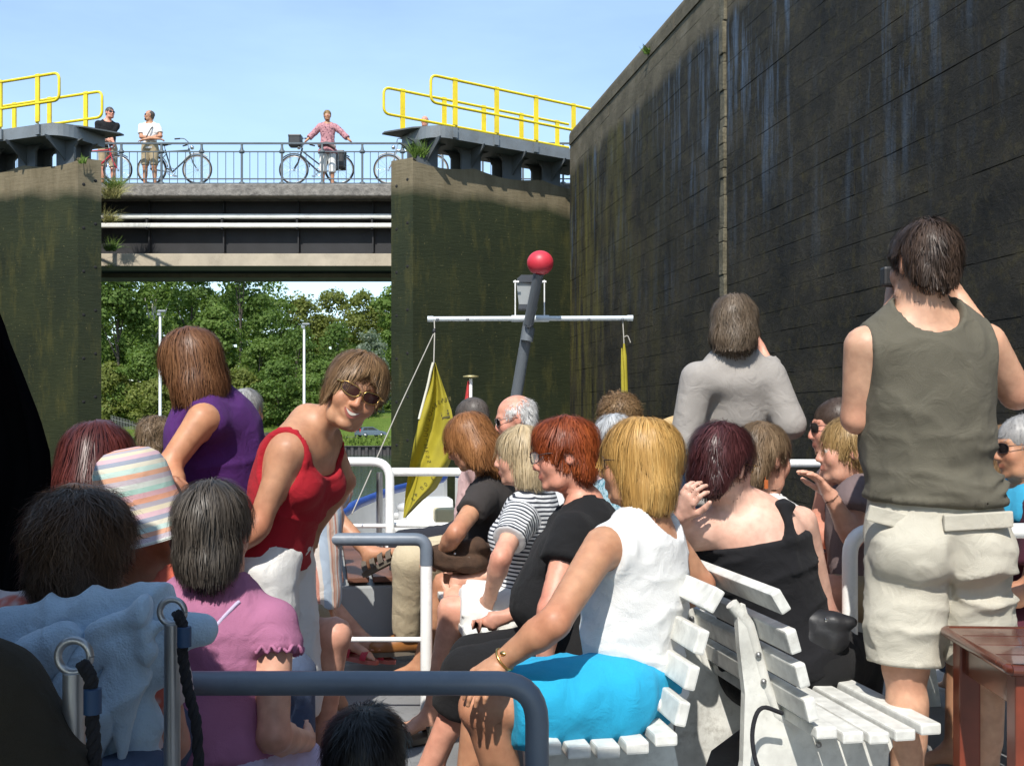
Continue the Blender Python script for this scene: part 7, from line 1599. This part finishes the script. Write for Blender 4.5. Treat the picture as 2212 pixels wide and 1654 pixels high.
# -- people on the locker bench at the far left
ctx = person('person in red sandals on the locker bench behind the purple top', P(342, 950, 4.9), P(350, 1018, 4.95), P(362, 1185, 5.0), 92, 20, -4, sc=0.9, hs=0.92, seed=41, skin='fair', J=dict(KR=P(590, 1180, 4.85), KL=P(600, 1170, 5.1), AR=P(750, 1385, 4.95), AL=P(790, 1385, 5.1)), feet={'R': A(0.95, -0.25, -0.12), 'L': A(0.95, -0.25, -0.12)},
    wear=[dict(t='top', m=pinks, n='tee_shirt', hem=0.0, sleeve=0.5), dict(t='bottom', m=denim, n='shorts', hem=0.8), dict(t='sandal', m=leather_r, ms=soler)], hair=(style('curly', n=1500, curl=0.006, mess=0.5, vol=[((0, -0.018, 0.036), (0.090, 0.110, 0.095)), ((0, -0.056, -0.035), (0.074, 0.052, 0.07))]), H_dbl))
ctx = person('person on the locker bench with one sandalled leg crossed', P(533, 890, 5.3), P(540, 960, 5.35), P(560, 1150, 5.4), 85, 10, 0, sex='m', seed=43, skin='tan', J=dict(KR=P(692, 1085, 5.2), KL=P(700, 1120, 5.5), AR=P(800, 1195, 5.05), AL=P(735, 1330, 5.6)), feet={'R': nrm(A(0.75, -0.35, 0.42)), 'L': A(1, -0.2, 0)},
    wear=[dict(t='top', m=whtpk, n='shirt', hem=0.0, sleeve=0.6), dict(t='bottom', m=khaki, n='shorts', hem=0.8), dict(t='sandal', m=leather_g, ms=solem, bands=((0.05, 0.044, 0.062), (0.15, 0.047, 0.044), (0.0, 0.046, 0.062), (0.10, 0.046, 0.055)))], hair=(style('short', n=1200), H_gm))
ctx = person('person in candy-striped shorts bending down behind the red strap top', P(575, 1000, 4.45), P(600, 1045, 4.45), P(668, 1085, 4.5), -80, -85, -30, pose='stand', seed=45, skin='tan', J=dict(KR=P(692, 1335, 4.38), KL=P(672, 1330, 4.62), AR=P(722, 1500, 4.42), AL=P(690, 1500, 4.66), HR=P(690, 1110, 4.4), HL=P(665, 1115, 4.6), ER=P(610, 1130, 4.3), WR=P(590, 1230, 4.2), EL=P(600, 1130, 4.6), WL=P(580, 1230, 4.5)),
    wear=[dict(t='bottom', m=shortst, n='striped_shorts', hem=0.90, loose=0.02, along=True, waist=0.4), dict(t='top', m=white, n='tee_shirt', hem=0.1, sleeve=0.5)], hair=(style('short', n=500), H_dkb))
ctx = person('person in khaki shorts seated behind the mauve top, bare knee showing', P(486, 1010, 3.75), P(500, 1085, 3.75), P(540, 1362, 3.7), 88, 80, -4, seed=47, skin='fair', w=1.15, J=dict(KR=P(722, 1372, 3.42), KL=P(690, 1360, 3.8), AR=P(690, 1640, 3.5), AL=P(650, 1620, 3.85), HR=P(560, 1375, 3.55), ER=P(520, 1240, 3.62), WR=P(590, 1330, 3.75), EL=P(480, 1240, 3.9), WL=P(560, 1330, 3.95)),
    wear=[dict(t='top', m=khaki, n='shirt', hem=0.0, sleeve=0.5), dict(t='bottom', m=khaki, n='khaki_shorts', hem=0.80, loose=0.02, waist=0.2), dict(t='sandal', m=leather_g, ms=solem)], hair=(style('short', n=500), H_dkb))

# -- near left: hat, mahogany hair, mauve shirt, fuzzy hair
ctx = person('person in striped pastel sun hat and coral top, hand at the brim', P(298, 1098, 2.8), P(322, 1212, 2.8), P(335, 1500, 2.85), 30, 20, -14, -16, skin='deep', seed=49, J=dict(ER=P(470, 1210, 2.95), WR=P(410, 1100, 2.93)), fine=('R',), hands={'R': dict(dir=nrm(A(-0.45, 0.1, 0.9)), palm=A(-0.8, 0.5, -0.3), curl=(0.4, 0.5, 0.4), spread=0.08)},
    wear=[dict(t='top', m=coral, n='coral_top', hem=-0.02, infl=0.012, nk=[(0, 0.0, 0.01, 0.10, 0.16, 0.085)]), dict(t='bottom', m=denim, n='trousers', hem=1.9)], hair=None)
cols = [(0.62, 0.66, 0.60), (0.40, 0.60, 0.52), (0.66, 0.40, 0.42), (0.70, 0.34, 0.22), (0.42, 0.38, 0.42), (0.66, 0.58, 0.42), (0.62, 0.42, 0.46), (0.30, 0.33, 0.40), (0.66, 0.62, 0.50), (0.50, 0.64, 0.58), (0.70, 0.38, 0.25), (0.55, 0.48, 0.52)]
ribbon = cloth('ribbon_hat', (0.6, 0.6, 0.6), 0.04, stripes=(0.165, [(i / 12, c) for i, c in enumerate(cols)]))
hat(ctx, ribbon, (20, 6), [(0.001, 0.112), (0.03, 0.112), (0.06, 0.106), (0.084, 0.088), (0.099, 0.060), (0.106, 0.025), (0.109, -0.010), (0.115, -0.040), (0.130, -0.072), (0.150, -0.105), (0.168, -0.132), (0.171, -0.137)], 'sun_hat', c=(0, -0.01, 0.055), wav=0.05)
ctx = person('person seated between the black curtain and the striped sun hat', P(212, 1005, 2.95), P(205, 1110, 2.95), P(200, 1420, 3.0), -20, -15, -2, skin='fair', seed=51, wear=[dict(t='top', m=maroon, n='top', hem=0.0, sleeve=0.5), dict(t='bottom', m=denim, n='trousers', hem=1.9)],
    hair=(style('long', n=2600, len=0.17, vol=[((0, -0.018, 0.036), (0.104, 0.116, 0.100)), ((0, -0.035, -0.05), (0.118, 0.094, 0.11)), ((0, -0.06, -0.06), (0, -0.075, -0.2), 0.11, 0.10)]), H_mah))
SR = P(592, 1345, 2.46); SL = P(335, 1335, 2.60)
ctx = person('person in mauve frilled top seated with the back turned', P(464, 1148, 2.46), P(458, 1268, 2.50), P(450, 1640, 2.46), 8, 4, -6, -3, skin='fair', w=0.96, seed=53, res=0.0125, J=dict(SR=SR, SL=SL, ER=P(592, 1590, 2.38), WR=P(660, 1600, 2.66), EL=P(330, 1590, 2.7), WL=P(400, 1640, 2.9), KR=P(640, 1660, 2.72), KL=P(500, 1660, 2.85), AR=P(690, 1905, 2.78)),
    wear=[dict(t='bottom', m=lilac, n='lilac_trousers', hem=1.8, waist=0.1), dict(t='top', m=mauve, n='mauve_top', hem=0.04, sleeve=0.26, loose=0.004, infl=0.012, nk=[(0, 0.02, 0.055, 0.085, 0.09, 0.065)], fold=[(0.018, (4, 4, 9), 1), (0.008, (10, 10, 7), 2)], res=0.008)],
    hair=(style('short', n=3000, len=0.085, lift=0.009, mess=0.13, vol=[((0, -0.016, 0.036), (0.089, 0.108, 0.095)), ((0, -0.052, -0.050), (0.080, 0.056, 0.082))]), H_gdk))
nk_, u_, r_, f_ = ctx['neck'], ctx['u'], ctx['r'], ctx['f']
strap_over(ctx, list(on_body(ctx, np.array([P(518 - 6.5 * i, 1286 + 8.5 * i, 2.38) for i in range(10)]), 0.017)), 0.005, lilac, 'bra_strap')
g = random.Random(3); fr_ = MB(); e_ = SR + (P(592, 1590, 2.38) - SR) * 0.26; d_ = nrm(P(592, 1590, 2.38) - SR); x_ = nrm(np.cross(d_, A(0, 1, 0.2))); y_ = np.cross(d_, x_)
pts = [e_ + (x_ * math.cos(a) + y_ * math.sin(a)) * (0.064 + 0.005 * math.sin(a * 11)) + d_ * 0.008 * math.sin(a * 17) for a in np.linspace(0, 2 * math.pi, 90)]; fr_.tube(pts, 0.0045, 6, cap=False); fr_.build('sleeve_frill', mauve, ctx['root'], ctx['base'])

ctx = person('person in printed white shirt behind the blue fleece, back turned', P(182, 1180, 2.0), P(165, 1315, 2.0), P(150, 1660, 2.05), -6, 4, -6, skin='fair', seed=55, J=dict(SL=P(-10, 1350, 2.02), SR=P(315, 1360, 2.04)), wear=[dict(t='top', m=whtpk, n='printed_shirt', hem=0.0, sleeve=0.6, infl=0.014), dict(t='bottom', m=denim, n='trousers', hem=1.9)], hair=(style('fuzz', n=4200, len=0.075, curl=0.007, mess=0.6), H_fuz), hs=0.92)
# blue fleece over the shoulders of the seat
Ff = Field(); fp = lambda x, y, d=1.86: P(x, y, d)
for (x0, y0, x1, y1, r0, r1) in ((20, 1390, 330, 1370, 0.055, 0.05), (40, 1450, 262, 1450, 0.07, 0.06), (80, 1560, 268, 1560, 0.07, 0.06), (90, 1700, 272, 1700, 0.075, 0.07), (80, 1830, 272, 1830, 0.08, 0.08), (300, 1380, 436, 1362, 0.042, 0.030), (180, 1348, 300, 1312, 0.035, 0.042), (60, 1360, 200, 1350, 0.04, 0.03), (310, 1395, 340, 1440, 0.036, 0.028), (10, 1390, 30, 1520, 0.05, 0.05)):
    Ff.cap(fp(x0, y0), fp(x1, y1), r0, r1, 0.035, flat=(A(0, 1, 0), 0.75))
for (x0, y0, x1, y1, r0, r1) in ((150, 1370, 60, 1480, 0.018, 0.010), (220, 1365, 140, 1520, 0.02, 0.012), (250, 1395, 360, 1345, 0.022, 0.012), (190, 1420, 330, 1400, 0.018, 0.014), (262, 1420, 210, 1640, 0.02, 0.014), (282, 1420, 262, 1640, 0.016, 0.012), (110, 1500, 120, 1654, 0.018, 0.014), (60, 1420, 160, 1380, 0.02, 0.012), (300, 1330, 200, 1360, 0.022, 0.014), (180, 1550, 200, 1680, 0.016, 0.014)):
    Ff.cap(fp(x0, y0, 1.80), fp(x1, y1, 1.80), r0, r1, 0.010)
v, q = Ff.mesh(0.007); n = vnormals(v, q)
wv = v + 0.04 * np.stack([vnoise(v, 7, i) for i in range(3)], 1)
v = v + n * (0.028 * ((1 - np.abs(vnoise(wv * A(9, 9, 7), 1, 5))) ** 4 - 0.2) + 0.008 * (1 - np.abs(vnoise(wv * A(14, 14, 9), 1, 6))) ** 2 + 0.0015 * vnoise(v, 220, 7))[:, None]
v = smooth_mesh(v, q, 2, 0.5); tag(mesh_obj('fleece_jacket', v, q, cloth('light_blue_fleece', (0.42, 0.55, 0.68), 0.08, 1.0, 260, 0.6), None, True), 'light blue fleece draped over the seat in the lower left', 'jacket')
# dark jacket in the lower left corner and child's dark head
ctx = person('person in dark olive jacket in the lower left corner, arm showing', P(-300, 1180, 1.45), P(-280, 1380, 1.45), P(-260, 1860, 1.5), 20, 10, 0, sex='m', skin='fair', seed=57, J=dict(SR=P(-30, 1520, 1.36), ER=P(95, 1800, 1.30), WR=P(250, 1900, 1.5)), wear=[dict(t='top', m=dkol, n='jacket', hem=-0.05, sleeve=1.9, loose=0.02, infl=0.024, fold=[(0.020, (6, 6, 9), 1), (0.008, (15, 15, 15), 2)]), dict(t='bottom', m=denim, n='trousers', hem=1.9)], hair=(style('short', n=400), H_dkb))
ctx = person('person sitting low behind the front railing, only a dark head showing', P(792, 1648, 1.86), P(795, 1762, 1.86), P(800, 2050, 1.88), 10, 0, -2, sc=0.75, hs=0.86, skin='brown', seed=59, floor=0.0, J=dict(), wear=[dict(t='top', m=dkol, n='shirt', hem=0.0, sleeve=0.6), dict(t='bottom', m=denim, n='trousers', hem=1.8)], hair=(style('short', n=2400, len=0.04, mess=0.3, vol=[((0, -0.018, 0.036), (0.090, 0.110, 0.094)), ((0, -0.058, -0.030), (0.074, 0.052, 0.07))]), H_blk))

# -- cyclists on the bridge
BZF = BZ(399)
def cyclist(label, px, ytop, d, yaw, hyaw, **kw):
    s = F / d; x = (px - CX) / s; Ht = (CAMZ + (HZ - ytop) / s) - BZF; k = Ht / 1.72; hip = A(x, d, BZF + 0.93 * k); nk = A(x, d - 0.02, BZF + 1.44 * k); hd = A(x + kw.pop('lean', 0) , d - 0.05, BZF + 1.605 * k)
    return person(label, hd, nk, hip, yaw, hyaw, pose='stand', sc=k, hs=k, floor=BZF, res=0.016, hres=0.010, **kw)
def off(px, py, d): return P(px, py, d)
ctx = cyclist('person in black shirt and sunglasses holding the red bicycle on the bridge', 233, 233, 24.5, 150, 130, sex='m', skin='pink', seed=61, J=dict(ER=off(213, 302, 24.4), WR=off(232, 303, 24.1), EL=off(238, 296, 24.4), WL=off(246, 311, 24.1)), wear=[dict(t='bottom', m=khaki, n='shorts', hem=0.95, waist=0.25), dict(t='top', m=blackc, n='black_shirt', hem=-0.05, sleeve=0.6)], hair=(style('crop', n=500), H_stub), lean=0.07)
specs(ctx, dframe, lensd)
ctx = cyclist('person in white shirt with folded arms on the bridge', 324, 240, 24.1, 180, 245, sex='m', skin='tan', seed=63, J=dict(ER=off(305, 296, 24.0), WR=off(343, 300, 23.85), EL=off(347, 294, 24.0), WL=off(310, 302, 23.86)), wear=[dict(t='bottom', m=khaki, n='shorts', hem=0.95, waist=0.25), dict(t='top', m=white, n='white_shirt', hem=-0.1, sleeve=0.7, loose=0.02)], hair=(style('crop', n=400, vol=[((0, -0.03, 0.03), (0.077, 0.09, 0.08)), ((0, -0.055, -0.03), (0.06, 0.045, 0.06))]), H_stub))
ctx['beard'] = 1; Hc, R = ctx['head'], ctx['R']; b = MB(); b.ball(Hc + R @ A(0, 0.075, -0.09), 0.035, 10, 7); b.build('beard', H_blk, ctx['root'], ctx['base'])
specs(ctx, dframe, lensd)
b = MB(); b.tube([Hc + A(0.13, 0.02, -0.2), Hc + A(0.08, -0.13, -0.35), Hc + A(-0.05, -0.16, -0.62)], 0.012, 6); b.build('bag_strap', leather_d, ctx['root'], ctx['base'])
ctx = cyclist('person in rose printed tunic and white trousers with both hands at the bridge railing', 708, 240, 24.0, 172, 165, skin='tan', seed=65, J=dict(ER=off(681, 285, 23.95), WR=off(662, 304, 23.85), EL=off(738, 286, 23.95), WL=off(756, 304, 23.85)), wear=[dict(t='bottom', m=whitep_, n='white_trousers', hem=1.35, waist=0.2, loose=0.02), dict(t='top', m=pinkpat, n='tunic', hem=-0.30, sleeve=1.7, loose=0.02, flare=1.15)], hair=(style('short', n=600), H_hon))
b = MB(); b.tube([ctx['hip'] + A(-0.2, -0.12, -0.02), ctx['hip'] + A(0, -0.17, 0.05), ctx['hip'] + A(0.2, -0.12, -0.06)], 0.04, 8); b.build('jacket_sleeves', taupe, ctx['root'], ctx['base'])
ctx = cyclist('person bending over the silver bicycle behind the right gate', 918, 252, 24.9, 200, 190, sex='m', skin='pink', seed=67, J=dict(ER=off(898, 296, 24.7), WR=off(880, 303, 24.4)), wear=[dict(t='bottom', m=khaki, n='shorts', hem=0.95, waist=0.25), dict(t='top', m=cloth('grey_blue_cotton', (0.25, 0.28, 0.34), 0.05), n='shirt', hem=-0.05, sleeve=0.6)], hair=(style('balding', n=500), H_gm))
# -- tiny figure by the car
ctx = person('distant person in red shirt beside the parked car', (A(*P(768, 0, 148.5)[:2], 0.32)), (A(*P(768, 0, 148.5)[:2], 0.16)), (A(*P(768, 0, 148.5)[:2], -0.36)), 90, 90, pose='stand', floor=-1.3, res=0.03, hres=0.02, seed=71, skin='fair', wear=[dict(t='top', m=redc, n='red_shirt', hem=0.0, sleeve=0.6, res=0.03), dict(t='bottom', m=denim, n='jeans', hem=1.9, res=0.03)], hair=(style('short', n=60), H_dkb))
